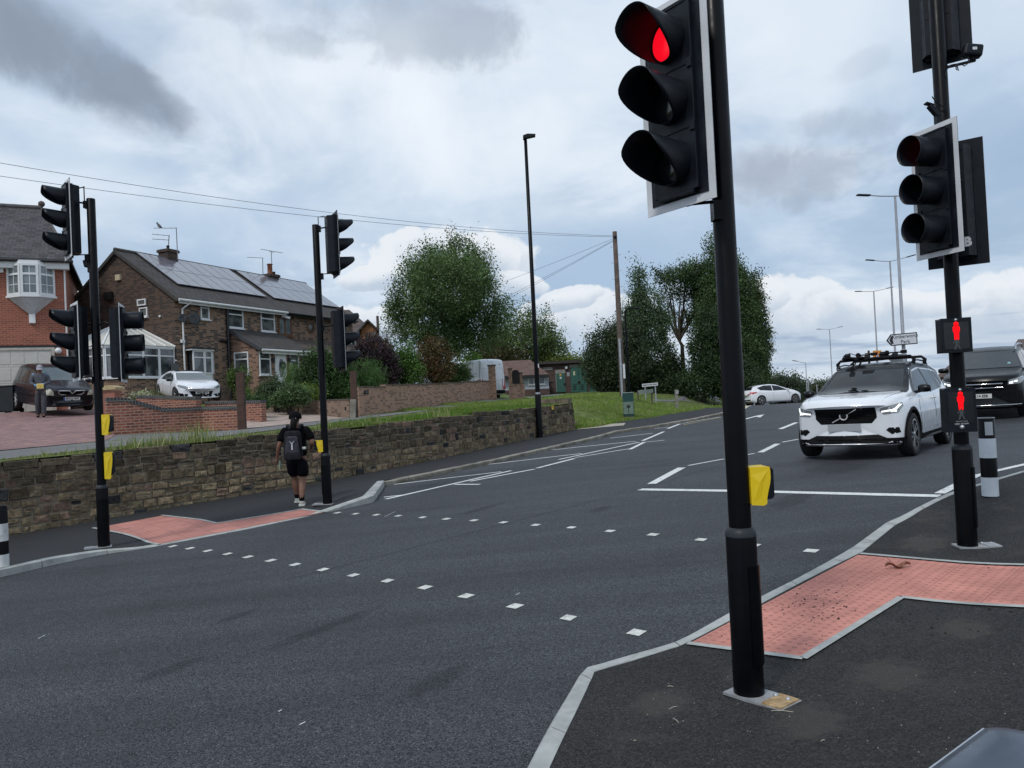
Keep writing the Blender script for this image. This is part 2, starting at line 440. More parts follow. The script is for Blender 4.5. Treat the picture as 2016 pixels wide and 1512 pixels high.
# terrain
def sst(x, a, b):
 t = min(max((x - a) / (b - a), 0), 1); return t * t * (3 - 2 * t)
def G(X, Y):
 xe = X if X < 5 else 5 + 6 * (1 - math.exp(-(X - 5) / 6))
 z = -0.106 + 0.049 * max(xe, -40)
 z += 0.012 * Y if Y < 60 else .72 - .030 * (Y - 60)
 z -= .20 * math.exp(-((X - 9.5) / 5) ** 2 - ((Y - 17.5) / 5) ** 2)
 if Y > 20: z -= .0007 * (min(Y, 60) - 20) ** 2
 if Y > 150: z += .010 * (Y - 150)
 return z
def raycast(px, py, fn, y0=1.0, y1=160.0):
 r = ray(px, py); y = y0; prev = None
 while y < y1:
  p = CAMP + r * (y / r.y)
  if p.z <= fn(p.x, p.y):
   a = y - .25 if prev is not None else y0 * .5; b = y
   for _ in range(18):
    c = (a + b) / 2; q = CAMP + r * (c / r.y)
    if q.z <= fn(q.x, q.y): b = c
    else: a = c
   q = CAMP + r * (b / r.y); q.z = fn(q.x, q.y); return q
  prev = y; y += .25
 return CAMP + r * (y1 / r.y)
def PG(px, py, h=0): return raycast(px, py, lambda x, y: G(x, y) + h)
WPX = [(0, 1067), (300, 1012), (645, 953), (860, 909), (1060, 865), (1131, 850)]
VPX = [(1180, 844), (1204, 839), (1233, 832), (1293, 824), (1323, 818), (1375, 810), (1394, 805)]
WP = [PG(*p) for p in WPX]; VP = [PG(*p) for p in VPX]
_d0 = (WP[1] - WP[0]).normalized()
LINE = [WP[0] - _d0 * 14] + WP + VP + [Vector((13.3, 48, 0)), Vector((18.3, 59, 0)), Vector((24, 76, 0)), Vector((40, 130, 0))]
LINE = [Vector((p.x, p.y)) for p in LINE]
NWALL = len(WP)
def side(X, Y):
 """signed distance to LINE (+ = houses side) and segment position"""
 best = 1e9; bs = 0; sg = 1; p = Vector((X, Y))
 for i in range(len(LINE) - 1):
  a, b = LINE[i], LINE[i + 1]; d = b - a; L = d.length
  t = (p - a).dot(d) / (L * L); tc = min(max(t, 0), 1)
  q = a + d * tc; ds = (p - q).length
  if ds < best - 1e-7:
   best = ds; bs = i + tc; c = d.x * (p.y - a.y) - d.y * (p.x - a.x); sg = 1 if c > 0 else -1
 return best * sg, bs
def U(X, Y): return .98 + .0196 * X + .0104 * Y
def H(X, Y, t=None, s=None):
 """ground on the houses' side"""
 if t is None: t, s = side(X, Y)
 d = (X + 11.4) * -.905 + (Y - 17.1) * .426
 up = U(X, Y) + .092 * min(max(d, 0), 11) * sst(X, 1, -3)
 Yk = max(Y, 5); k = sst(X, .09 * Yk + 1.0, .22 * Yk + 1.0)
 g = G(X, Y)
 lw = g + .22; lw += sst(Y, 43, 60) * sst(t, .5, 5) * (1.3 - lw); up = up * (1 - k) + lw * k
 if s <= NWALL: T = .01
 else: T = 1.7 + 3.3 * min((s - NWALL) / .7, 1)
 return g + (up - g) * sst(t, -.02, T)
def TERR(X, Y):
 t, s = side(X, Y)
 return H(X, Y, t, s) if t > .3 else G(X, Y)
def PH(px, py, y0=8): return raycast(px, py, TERR, y0)
def near_h(X, Y):
 a = Vector((1.35, 4.9)); b = Vector((3.4, 7.2)); p = Vector((X, Y)); d = b - a
 t = min(max((p - a).dot(d) / d.length_squared, 0), 1)
 return .010 + .085 * sst((p - (a + d * t)).length, .75, 2.2)
def PN(px, py): return raycast(px, py, lambda x, y: G(x, y) + near_h(x, y), .6)
def resample(pts, n):
 L = [0]
 for a, b in zip(pts, pts[1:]): L.append(L[-1] + (b - a).length)
 out = []; j = 0
 for i in range(n):
  s = L[-1] * i / (n - 1)
  while j < len(L) - 2 and L[j + 1] < s: j += 1
  f = (s - L[j]) / max(L[j + 1] - L[j], 1e-9)
  out.append(pts[j].lerp(pts[j + 1], min(max(f, 0), 1)))
 return out
def strip(mb, A, B, n, m, hf, mi=0, smooth=True):
 A = resample([Vector((p.x, p.y, 0)) for p in A], n); B = resample([Vector((p.x, p.y, 0)) for p in B], n)
 vs = []
 for i in range(n):
  for j in range(m + 1):
   p = A[i].lerp(B[i], j / m); vs.append((p.x, p.y, hf(p.x, p.y)))
 fs = []
 for i in range(n - 1):
  for j in range(m):
   a = i * (m + 1) + j; fs.append((a, a + 1, a + m + 2, a + m + 1))
 a, b, c = Vector(vs[fs[0][0]]), Vector(vs[fs[0][1]]), Vector(vs[fs[0][2]])
 if (b - a).cross(c - a).z < 0: fs = [f[::-1] for f in fs]
 mb.add(vs, fs, mi, smooth)
def ribbon(mb, pts, w, hf, mi=0, step=.4, ends=None):
 pts = [Vector((p.x, p.y, 0)) for p in pts]
 L = sum((b - a).length for a, b in zip(pts, pts[1:]))
 P_ = resample(pts, max(2, int(L / step) + 1))
 A, B = [], []
 for i, p in enumerate(P_):
  d = P_[min(i + 1, len(P_) - 1)] - P_[max(i - 1, 0)]; d.normalize(); nn = Vector((-d.y, d.x, 0))
  A.append(p + nn * w / 2); B.append(p - nn * w / 2)
 strip(mb, A, B, len(P_), 1, hf, mi)
def axis(a, b, fine0, fine1, st):
 v = []; x = a
 while x < b:
  v.append(x); x += st if fine0 <= x <= fine1 else st * 10
 v.append(b); return v
mb = MB(); xs = axis(-420, 420, -24, 40, 1.0); ys = axis(-40, 900, -6, 66, 1.0)
mb.add([(x, y, G(x, y)) for y in ys for x in xs], [(j * len(xs) + i, j * len(xs) + i + 1, (j + 1) * len(xs) + i + 1, (j + 1) * len(xs) + i) for j in range(len(ys) - 1) for i in range(len(xs) - 1)], 0, True)
mb.build('road', M_ROAD, kind='structure')
def seg_pts():
 out = []
 for i in range(len(LINE) - 1):
  n = max(2, int((LINE[i + 1] - LINE[i]).length / .7))
  if i >= len(LINE) - 4: n = 10
  for k in range(n):
   out.append((LINE[i].lerp(LINE[i + 1], k / n), i + k / n))
   if i == NWALL and k == 0: out.append((LINE[i].lerp(LINE[i + 1], .004), i + .004))
 out.append((LINE[-1], len(LINE) - 1.0))
 return out
sp_ = seg_pts(); ts = [0.02, .2, .45, .8, 1.2, 1.7, 2.3, 3, 3.8, 4.6, 5.4, 6.4, 7.6, 9]
nrm = []
for i, (p, s) in enumerate(sp_):
 a = sp_[max(i - 5, 0)][0]; b = sp_[min(i + 5, len(sp_) - 1)][0]; d = (b - a).normalized(); nrm.append(Vector((-d.y, d.x)))
vs = []
for (p, s), n in zip(sp_, nrm):
 for t in ts:
  q = p + n * t; tt = t
  vs.append((q.x, q.y, H(q.x, q.y, t if t < 8 else t, s)))
m_ = len(ts)
M_GRASSG = pm('grass_ground', (.095, .125, .035), .95, var=.45, scale=2.2, bmp=.6, bscale=60, spec=.15, stain=(.115, .115, .045), stamt=.6)
MB().add(vs, [(i * m_ + j, (i + 1) * m_ + j, (i + 1) * m_ + j + 1, i * m_ + j + 1) for i in range(len(sp_) - 1) for j in range(m_ - 1)], 0, True).build('grass_ground', M_GRASSG, kind='structure')
gx = [i * 1.25 for i in range(-90, 33)]; gy = [i * 1.25 for i in range(0, 92)]
sd_ = {}; vs = []; idx = {}
for j, y in enumerate(gy):
 for i, x in enumerate(gx):
  t, s = side(x, y)
  if t > 3.5: idx[(i, j)] = len(vs); vs.append((x, y, H(x, y, t, s) - (.03 if t < 9.3 else 0)))
MB().add(vs, [(idx[(i, j)], idx[(i + 1, j)], idx[(i + 1, j + 1)], idx[(i, j + 1)]) for (i, j) in idx if (i + 1, j) in idx and (i, j + 1) in idx and (i + 1, j + 1) in idx], 0, True).build('grass_ground', M_GRASSG, kind='structure')
far_v = [(x, y, z) for (x, y, z) in ((-420, 60, 1.5), (10, 140, 1.9), (60, 140, -1.2), (420, 120, -1.4), (420, 700, 4), (-420, 700, 6))]
MB().add([(-420, 95, 2.2), (0, 95, 2.1), (14, 110, 1.0), (14, 420, 6), (-420, 420, 9)], [(0, 1, 2, 3, 4)]).build('far_field', M_GRASSG, kind='structure')
NO = [(1000, 1585), (1036, 1512), (1092, 1408), (1147, 1315), (1232, 1291), (1320, 1267), (1357, 1250), (1439, 1203), (1494, 1175), (1568, 1138), (1630, 1104), (1682, 1073), (1745, 1027), (1803, 1000), (1842, 981), (1881, 966), (1918, 955), (1962, 942), (2016, 926), (2120, 900), (2350, 862)]
NI = [(1046, 1590), (1082, 1512), (1131, 1408), (1171, 1321), (1245, 1301), (1345, 1270), (1384, 1250), (1445, 1218), (1500, 1188), (1575, 1148), (1637, 1116), (1697, 1087), (1762, 1034), (1812, 1005), (1848, 986), (1885, 970), (1921, 958), (1964, 945), (2018, 929), (2122, 902), (2352, 864)]
KO = [PN(*p) for p in NO]; KI = [PN(*p) for p in NI]
_e = (KO[0] - KO[1]).normalized(); KO[0:0] = [KO[0] + _e * 4]; KI[0:0] = [KI[0] + _e * 4]
hn = lambda x, y: G(x, y) + near_h(x, y)
back = [p + Vector((9.0, -.9, 0)) for p in KI]
mb = MB(); strip(mb, KI, back, 90, 40, lambda x, y: hn(x, y) - .001)
mb.build('pavement', M_PATH, kind='structure')
def kerb_run(mb, A, B, L0, ht, hb, gap=.011, mi=0):
 A = [Vector((p.x, p.y, 0)) for p in A]; B = [Vector((p.x, p.y, 0)) for p in B]
 tot = sum((b - a).length for a, b in zip(A, A[1:])); n = max(2, int(tot / .13))
 A = resample(A, n); B = resample(B, n); st = tot / (n - 1); k = max(1, int(L0 / st))
 for i in range(0, n - 1, k):
  j = min(i + k, n - 1); vs = []
  for q in range(i, j + 1):
   a, b = A[q].copy(), B[q].copy()
   if q == i and i > 0: dd = (A[q + 1] - A[q]).normalized() * gap; a += dd; b += dd
   zt_a = ht(a.x, a.y, q / (n - 1)); zt_b = ht(b.x, b.y, q / (n - 1))
   c = a.lerp(b, .14)
   vs += [(a.x, a.y, hb(a.x, a.y)), (a.x, a.y, zt_a - .012), (c.x, c.y, zt_a), (b.x, b.y, zt_b), (b.x, b.y, hb(b.x, b.y) - .02)]
  m = len(vs) // 5; fs = [(q * 5 + r, q * 5 + r + 1, q * 5 + r + 6, q * 5 + r + 5) for q in range(m - 1) for r in range(4)]
  a0, b0, c0 = Vector(vs[2]), Vector(vs[3]), Vector(vs[8])
  if (b0 - a0).cross(c0 - a0).z < 0: fs = [f[::-1] for f in fs]
  mb.add(vs, fs, mi)
  mb.add(vs[:5], [(0, 1, 2, 3, 4)], mi); mb.add(vs[-5:], [(4, 3, 2, 1, 0)], mi)
mb = MB(); kerb_run(mb, KO, KI, .91, lambda x, y, f: hn(x, y) + .003, lambda x, y: G(x, y) - .06)
mb.build('kerb', M_KERB, kind='structure')
FK = [(-420, 1222, .10), (0, 1137, .10), (106, 1112, .095), (200, 1092, .06), (290, 1079, .015), (480, 1043, .012), (630, 1012, .015), (690, 999, .075), (736, 989, .125), (757, 957, .115)]
FO = [PG(a, b) for a, b, c in FK]
def offs(pts, w):
 out = []
 for i, p in enumerate(pts):
  a = pts[max(i - 1, 0)]; b = pts[min(i + 1, len(pts) - 1)]; d = (b - a); d.z = 0; d.normalize(); n = Vector((-d.y, d.x, 0))
  if 0 < i < len(pts) - 1:
   d1 = (p - a); d1.z = 0; d1.normalize(); k = 1 / max(Vector((-d1.y, d1.x, 0)).dot(n), .6)
  else: k = 1
  out.append(p + n * w * k)
 return out
FI = offs(FO, .14)
def hprof(keys, pts):
 L = [0]
 for a, b in zip(pts, pts[1:]): L.append(L[-1] + (b - a).to_2d().length)
 L = [l / L[-1] for l in L]
 def f(u):
  for i in range(len(L) - 1):
   if u <= L[i + 1]: return keys[i] + (keys[i + 1] - keys[i]) * (u - L[i]) / max(L[i + 1] - L[i], 1e-6)
  return keys[-1]
 return f
fh = hprof([c for a, b, c in FK], FO)
mb = MB(); kerb_run(mb, FO, FI, .91, lambda x, y, f: G(x, y) + fh(f), lambda x, y: G(x, y) - .05)
mb.build('kerb', M_KERB, kind='structure')
OK_ = [(757, 957), (800, 948), (850, 938), (965, 914), (1100, 883), (1180, 864), (1222, 852), (1298, 841), (1331, 835), (1372, 828), (1418, 818), (1456, 809), (1448, 806.5), (1434, 805.5)]
OO = [PG(*p) for p in OK_]; OI = offs(OO, .17)
_j = random.Random(3)
mb = MB(); kerb_run(mb, OO, OI, .75, lambda x, y, f: G(x, y) + .085 + .012 * mnoise.noise((x * 3, y * 3, 0)), lambda x, y: G(x, y) - .05, .015)
mb.build('kerb', M_KERBO, kind='structure')
def far_h(x, y):
 p = Vector((x, y)); b = 1e9; r = .08
 pts = FO + OO[1:]; hs = [c for a, b_, c in FK] + [.08] * (len(OO) - 1)
 for i in range(len(pts) - 1):
  a = pts[i].to_2d(); c = pts[i + 1].to_2d(); d = c - a; t = min(max((p - a).dot(d) / d.length_squared, 0), 1)
  ds = (p - a - d * t).length
  if ds < b: b = ds; r = hs[i] + (hs[i + 1] - hs[i]) * t
 k = sst(b, .2, 1.6)
 return G(x, y) + (r - .004) * (1 - k) + .07 * k
A_ = FI + OI[:12]; B_ = [WP[0] - _d0 * 5.5] + WP + VP
B_ = [b + Vector((-.1, .12, 0)) for b in B_]
mb = MB()
strip(mb, FI, [WP[0] - _d0 * 5.5] + WP[:3] + [WP[2].lerp(WP[3], .45)], 60, 14, far_h)
_mid = WP[2].lerp(WP[3], .45)
strip(mb, [FI[-1]] + OI[1:12], [_mid] + WP[3:] + VP, 90, 10, far_h)
strip(mb, [OI[11], OI[12], OI[13]], [VP[-1], VP[-1] + Vector((-.05, .4, 0)), VP[-1] + Vector((-.3, 1.0, 0))], 8, 4, far_h)
mb.build('pavement', M_PATHF, kind='structure')
mb = MB(); strip(mb, [PG(1136, 850), PG(1228, 842)], [PG(1140, 842), PG(1232, 837)], 12, 4, lambda x, y: far_h(x, y) + .012)
mb.build('concrete_slab', pm('pale_concrete', (.36, .33, .27), .9, var=.2), kind='structure')
FHR = lambda px, py: raycast(px, py, far_h, 4)
def tactile(name, ang, org, col):
 m, n, p, o = newmat(name)
 t = n.add('ShaderNodeTexCoord').outputs['Object']
 mp = n.add('ShaderNodeMapping'); mp.vector_type = 'POINT'; n.lk(t, mp.inputs[0])
 sub = n.add('ShaderNodeVectorMath'); sub.operation = 'SUBTRACT'; n.lk(t, sub.inputs[0]); sub.inputs[1].default_value = org
 rot = n.add('ShaderNodeVectorRotate'); rot.rotation_type = 'Z_AXIS'; n.lk(sub.outputs[0], rot.inputs['Vector']); rot.inputs['Angle'].default_value = -ang
 s = n.add('ShaderNodeSeparateXYZ'); n.lk(rot.outputs[0], s.inputs[0])
 x, y = s.outputs[0], s.outputs[1]
 def cell(v, c): return n.math('SUBTRACT', n.math('FRACT', n.math('DIVIDE', v, c)), .5)
 bx = cell(x, .0667); by = cell(y, .0667)
 r = n.math('SQRT', n.math('ADD', n.math('MULTIPLY', bx, bx), n.math('MULTIPLY', by, by)))
 dome = n.ramp(r, .24, .15)
 jx = n.math('ABSOLUTE', cell(x, .4)); jy = n.math('ABSOLUTE', cell(y, .4))
 jt = n.math('GREATER_THAN', n.math('MAXIMUM', jx, jy), .4925)
 f, _ = n.noise(t, 3.0, 6, .6, .3); f2, _ = n.noise(t, 60, 3, .6)
 wn = n.add('ShaderNodeTexWhiteNoise'); wn.noise_dimensions = '2D'
 cm = n.add('ShaderNodeCombineXYZ'); n.lk(n.math('FLOOR', n.math('DIVIDE', x, .4)), cm.inputs[0]); n.lk(n.math('FLOOR', n.math('DIVIDE', y, .4)), cm.inputs[1]); n.lk(cm.outputs[0], wn.inputs['Vector'])
 c = n.mix(n.ramp(f, .3, .7), tuple(a * .80 for a in col), tuple(a * 1.12 for a in col))
 c = n.mix(n.math('MULTIPLY', wn.outputs['Value'], .38), c, tuple(a * .6 for a in col))
 c = n.mix(n.math('MULTIPLY', dome, .5), c, tuple(a * .48 for a in col))  # domes coloured darker for their shading and dirt
 c = n.mix(n.math('MULTIPLY', jt, .6), c, tuple(a * .3 for a in col))
 c = n.mix(.2, c, n.mix(f2, (0, 0, 0), (1, 1, 1)), 'OVERLAY')
 n.put(p.inputs['Base Color'], c); p.inputs['Roughness'].default_value = .8; p.inputs['Specular IOR Level'].default_value = .3
 h = n.math('ADD', n.math('MULTIPLY', dome, 1.0), n.math('MULTIPLY', f2, .15)); bump(n, p, n.math('SUBTRACT', h, n.math('MULTIPLY', jt, .7)), .8, .006)
 return m
TCOL = (.56, .235, .185)
ka = PN(1360, 1266); kb = PN(1690, 1092); ang = math.atan2(kb.y - ka.y, kb.x - ka.x)
mb = MB(); tq = lambda L, hf, n1=24, n2=10: strip(mb, [L[0], L[1]], [L[3], L[2]], n1, n2, hf)
htn = lambda x, y: hn(x, y) + .004
tq([PN(1362, 1265), PN(1690, 1093), PN(1772, 1174), PN(1580, 1294)], htn)
tq([PN(1690, 1093), PN(2150, 1118), PN(2150, 1198), PN(1772, 1174)], htn)
mb.build('tactile_paving', tactile('red_tactile_near', ang, tuple(ka), TCOL), kind='structure')
mb = MB()
for a, b in (((1354, 1268), (1581, 1298)), ((1581, 1298), (1775, 1177)), ((1775, 1177), (2150, 1202)), ((1694, 1091), (2150, 1115))):
 ribbon(mb, [PN(*a), PN(*b)], .05, lambda x, y: hn(x, y) + .009, 0, .2)
mb.build('edging_kerb', M_KERB, kind='structure')
fa = FHR(313, 1072); fb = FHR(640, 1008); angf = math.atan2(fb.y - fa.y, fb.x - fa.x)
mb = MB(); htf = lambda x, y: far_h(x, y) + .006
tq([FHR(188, 1040), FHR(313, 1072), FHR(424, 1031), FHR(318, 1016)], htf, 12, 12)
tq([FHR(313, 1072), FHR(640, 1008), FHR(594, 1003), FHR(424, 1031)], htf, 20, 6)
mb.build('tactile_paving', tactile('red_tactile_far', angf, tuple(fa), (.50, .22, .18)), kind='structure')
mb = MB()
for a, b in (((183, 1040), (313, 1073)), ((318, 1015), (426, 1031)), ((426, 1031), (594, 1003)), ((594, 1003), (645, 1008))):
 ribbon(mb, [FHR(*a), FHR(*b)], .05, lambda x, y: far_h(x, y) + .011, 0, .2)
mb.build('edging_kerb', M_KERB, kind='structure')
RM = MB(); hr = lambda x, y: G(x, y) + .005
def line(a, b, w): ribbon(RM, [PG(*a), PG(*b)], w, hr, 0, .5)
line((1260, 964), (1455, 967), .17); line((1455, 967), (1850, 977), .17)
for a, b, w in (((1283, 953), (1342, 921), .15), ((1355, 917), (1425, 904), .07), ((1468, 896), (1486, 893), .07), ((1497, 891), (1531, 874), .13), ((1540, 871), (1572, 865), .07), ((1536, 845), (1568, 832), .13),
    ((1464, 826), (1500, 817), .14), ((1315, 844), (1338, 835), .11), ((1342, 834), (1418, 821), .07), ((1462, 808), (1510, 793), .09), ((1510, 793), (1545, 789), .09),
    ((1240, 885), (1268, 871), .10), ((1268, 871), (1308, 867), .07), ((1265, 868), (1307, 850), .10),
    ((760, 983), (1006, 927), .10), ((925, 948), (1052, 924), .09), ((1057, 922), (1131, 903), .10), ((1133, 901), (1238, 884), .07), ((1100, 905), (1258, 871), .08),
    ((776, 954), (987, 929), .085), ((942, 917), (1146, 893), .085), ((1086, 886), (1252, 869), .085), ((1202, 863), (1285, 853), .08), ((1288, 844), (1322, 841), .08),
    ((756, 979), (795, 975), .09), ((895, 954), (945, 954), .09),
    ((1850, 972), (1925, 935), .12), ((1925, 936), (2150, 887), .10)):
 line(a, b, w)
for q in (((1482, 820), (1505, 816), (1497, 822)),):
 RM.add([PG(*p) + Vector((0, 0, .006)) for p in q], [(0, 1, 2)])
RM.build('road_marking', M_PAINT, kind='structure')
mb = MB(); ribbon(mb, [PG(1466, 804), PG(1480, 798), PG(1470, 800)], .09, hr); ribbon(mb, [PG(1345, 837), PG(1420, 822)], .05, lambda x, y: G(x, y) + .009)
mb.build('road_marking', M_YELLOWLINE, kind='structure')
row1 = [(340, 1076), (374, 1080), (409, 1085), (448, 1091), (488, 1097), (533, 1104), (581, 1112), (636, 1122), (696, 1133), (763, 1144), (837, 1157), (918, 1174), (1014, 1194), (1119, 1217), (1253, 1246)]
row2 = [(664, 1010), (700, 1012), (741, 1014), (784, 1016), (832, 1019), (879, 1022), (933, 1025), (991, 1029), (1055, 1034), (1125, 1039), (1201, 1046), (1286, 1053), (1380, 1063), (1484, 1074), (1597, 1085)]
dv = (PG(1253, 1246) - PG(340, 1076)).normalized(); rd = Vector((-dv.y, dv.x, 0))
sp_r = random.Random(5)
mb = MB()
for p in row1 + row2:
 c = PG(*p); k = .055 + sp_r.uniform(-.003, .003); a = sp_r.uniform(-.06, .06)
 u = Vector((.606, .795, 0)); u.rotate(Matrix.Rotation(a, 3, 'Z')); v = dv.copy(); v.z = 0
 qs = [c + u * (i * k) + v * (j * k) for i, j in ((-1, -1), (1, -1), (1, 1), (-1, 1))]
 vs = [(q.x, q.y, hr(q.x, q.y)) for q in qs]
 a_, b_, c_ = [Vector(x) for x in vs[:3]]
 mb.add(vs, [(0, 1, 2, 3) if (b_ - a_).cross(c_ - a_).z > 0 else (3, 2, 1, 0)])
mb.build('crossing_studs', M_STUD, kind='structure')
mb = MB(); ribbon(mb, [PG(560, 1143), PG(760, 1092), PG(1000, 1030), PG(1200, 978), PG(1290, 955), PG(1420, 915)], .011, lambda x, y: G(x, y) + .004)
mb.build('road_seam', pm('tar_seam', (.012, .012, .014), .6), kind='structure')
def stain_mat(nm, col, k):
 m, n, p, o = newmat(nm); t = n.add('ShaderNodeTexCoord').outputs['Object']; ln = n.vmath('LENGTH', t); f, _ = n.noise(t, 3.2, 7, .65, .5)
 a = n.math('MULTIPLY', n.ramp(n.math('MULTIPLY_ADD', n.math('SUBTRACT', f, .5), 1.5, ln), .95, .35), k)
 n.put(p.inputs['Base Color'], col); p.inputs['Roughness'].default_value = .7; n.lk(a, p.inputs['Alpha']); MATS[nm] = m; return m
M_STN = stain_mat('dark_road_stain', (.008, .0085, .010), .22); M_DST = stain_mat('dusty_patch', (.085, .076, .064), .38)
def stain(px, py, a, b, fn, hf, m):
 c = fn(px, py); vs = [(x, y, hf(c.x + (x * .606 - y * .795) * a, c.y + (x * .795 + y * .606) * (b if False else a) ) - c.z) for x, y in ()]
 n = 8; vs = []
 for j in range(n + 1):
  for i in range(n + 1):
   x, y = 2 * i / n - 1, 2 * j / n - 1; wx = c.x + x * a * .606 - y * b * .795; wy = c.y + x * a * .795 + y * b * .606; vs.append((wx, wy, hf(wx, wy)))
 R_ = Matrix(((a * .606, -b * .795, 0), (a * .795, b * .606, 0), (0, 0, 1))).to_4x4(); R_.translation = (c.x, c.y, c.z); Ri = R_.inverted()
 mb = MB(); mb.add([tuple(Ri @ Vector(v)) for v in vs], [(j * (n + 1) + i, j * (n + 1) + i + 1, (j + 1) * (n + 1) + i + 1, (j + 1) * (n + 1) + i) for j in range(n) for i in range(n)], 0, True)
 ob = mb.build('road_stain', m, kind='structure'); ob.matrix_world = R_
for px, py, a, b in ((335, 1318, .34, .12), (465, 1214, .30, .10), (1182, 1003, .36, .16), (948, 1002, .7, .16), (1560, 985, 1.0, .25), (860, 1340, .4, .14), (640, 1236, .8, .12), (1650, 920, 1.2, .6)): stain(px, py, a, b, PG, lambda x, y: G(x, y) + .003, M_STN)
for px, py, a, b in ((1300, 1385, .30, .2), (1590, 1420, .35, .22), (1820, 1070, .5, .25), (1900, 1240, .3, .2), (1480, 1330, .25, .2), (1750, 1330, .35, .25)): stain(px, py, a, b, PN, lambda x, y: G(x, y) + near_h(x, y) + .002, M_DST)
mb = MB()
for px, py, w_ in ((590, 1428, .16), (548, 1402, .10), (1015, 1172, .12), (757, 1018, .3), (75, 1258, .2), (1595, 878, .1)): ribbon(mb, [PG(px, py), PG(px + w_ * 70, py - w_ * 35)], .009, lambda x, y: G(x, y) + .004, 0, .05)
mb.build('paint_scuffs', M_PAINT, kind='structure')
hs_ = lambda o: (lambda x, y: TERR(x, y) + o)
low_e = [PH(-220, 930), PH(0, 906), PH(200, 883), PH(400, 864), PH(560, 845), PH(700, 827), PH(850, 808), PH(1000, 791), PH(1128, 778)]
up_e = [PH(-220, 912), PH(0, 889), PH(200, 870), PH(215, 858), PH(340, 852), PH(480, 846), PH(560, 837), PH(690, 822), PH(850, 801), PH(975, 786), PH(1090, 776)]
mb = MB(); strip(mb, low_e, up_e, 90, 8, hs_(.012)); mb.build('service_road', M_LANE, kind='structure')
mb = MB(); strip(mb, [PH(1285, 789.5), PH(1345, 789), PH(1400, 797)], [PH(1285, 786.5), PH(1350, 786.5), PH(1460, 786.5)], 24, 6, hs_(.02)); mb.build('side_road', M_LANE, kind='structure')
M_PAVR = brick('red_block_paving', (.27, .155, .14), (.34, .20, .18), (.15, .11, .10), .20, .10, .004, mix2=(.22, .13, .13), bs=.25, dirt=(.19, .15, .14), dirtamt=.4)
M_PAVB = brick('buff_block_paving', (.40, .31, .26), (.46, .37, .31), (.24, .20, .17), .20, .10, .004, mix2=(.34, .26, .22), bs=.25, dirt=(.3, .26, .22), dirtamt=.4)
e1 = [PH(-220, 911), PH(0, 888), PH(206, 869)]
mb = MB(); strip(mb, e1, [Vector((-28, 33, 0)), Vector((-21, 32.5, 0)), Vector((-14.2, 31.5, 0))], 30, 22, hs_(.02)); mb.build('driveway', M_PAVR, kind='structure')
e2 = [PH(478, 846), PH(600, 833), PH(688, 823)]
mb = MB(); strip(mb, e2, [Vector((-15.5, 31.4, 0)), Vector((-13.6, 31.8, 0)), Vector((-10.5, 33.3, 0))], 26, 18, hs_(.024)); mb.build('driveway', M_PAVB, kind='structure')
M_STONE = attr_mat('weathered_sandstone', .9, bmp=1.0, bscale=26, spec=.15, var=.48, moss=(.058, .049, .034))
TOPPX = [(-120, 922), (0, 909), (62, 905), (88, 900), (176, 894), (239, 887), (327, 878), (399, 870), (429, 867), (572, 851), (700, 841), (753, 835), (787, 831), (900, 819), (937, 812), (1058, 802), (1118, 795), (1122, 800), (1131, 807)]
wl = [WP[0] - _d0 * 4.5] + WP
def wall_y(px):
 best = None
 for a, b in zip(wl, wl[1:]):
  for k in range(40):
   p = a.lerp(b, k / 40); q = p + Vector((0, 0, 1.0)); v = q - CAMP
   x = 1008 + FPX * v.dot(RR) / v.dot(RC)
   if best is None or abs(x - px) < best[0]: best = (abs(x - px), p)
 return best[1]
tops = []
for px, py in TOPPX:
 p = wall_y(px); tops.append((p.copy(), at(px, py, p.y).z))
L = [0]
for a, b in zip(wl, wl[1:]): L.append(L[-1] + (b - a).to_2d().length)
WL = L[-1]
def wpos(s):
 s = min(max(s, 0), WL)
 for i in range(len(L) - 1):
  if s <= L[i + 1] + 1e-9:
   f = (s - L[i]) / (L[i + 1] - L[i]); d = (wl[i + 1] - wl[i]); d.z = 0; d.normalize()
   return wl[i].lerp(wl[i + 1], f), d
def s_of(p):
 best = (1e9, 0)
 for k in range(400):
  s = WL * k / 399; q, _ = wpos(s); d = (q.to_2d() - p.to_2d()).length
  if d < best[0]: best = (d, s)
 return best[1]
tk = sorted((s_of(p), z) for p, z in tops)
def ztop(s):
 for (a, za), (b, zb) in zip(tk, tk[1:]):
  if s <= b: return za + (zb - za) * min(max((s - a) / max(b - a, 1e-6), 0), 1)
 return tk[-1][1]
wr = random.Random(11)
W_THK = .42
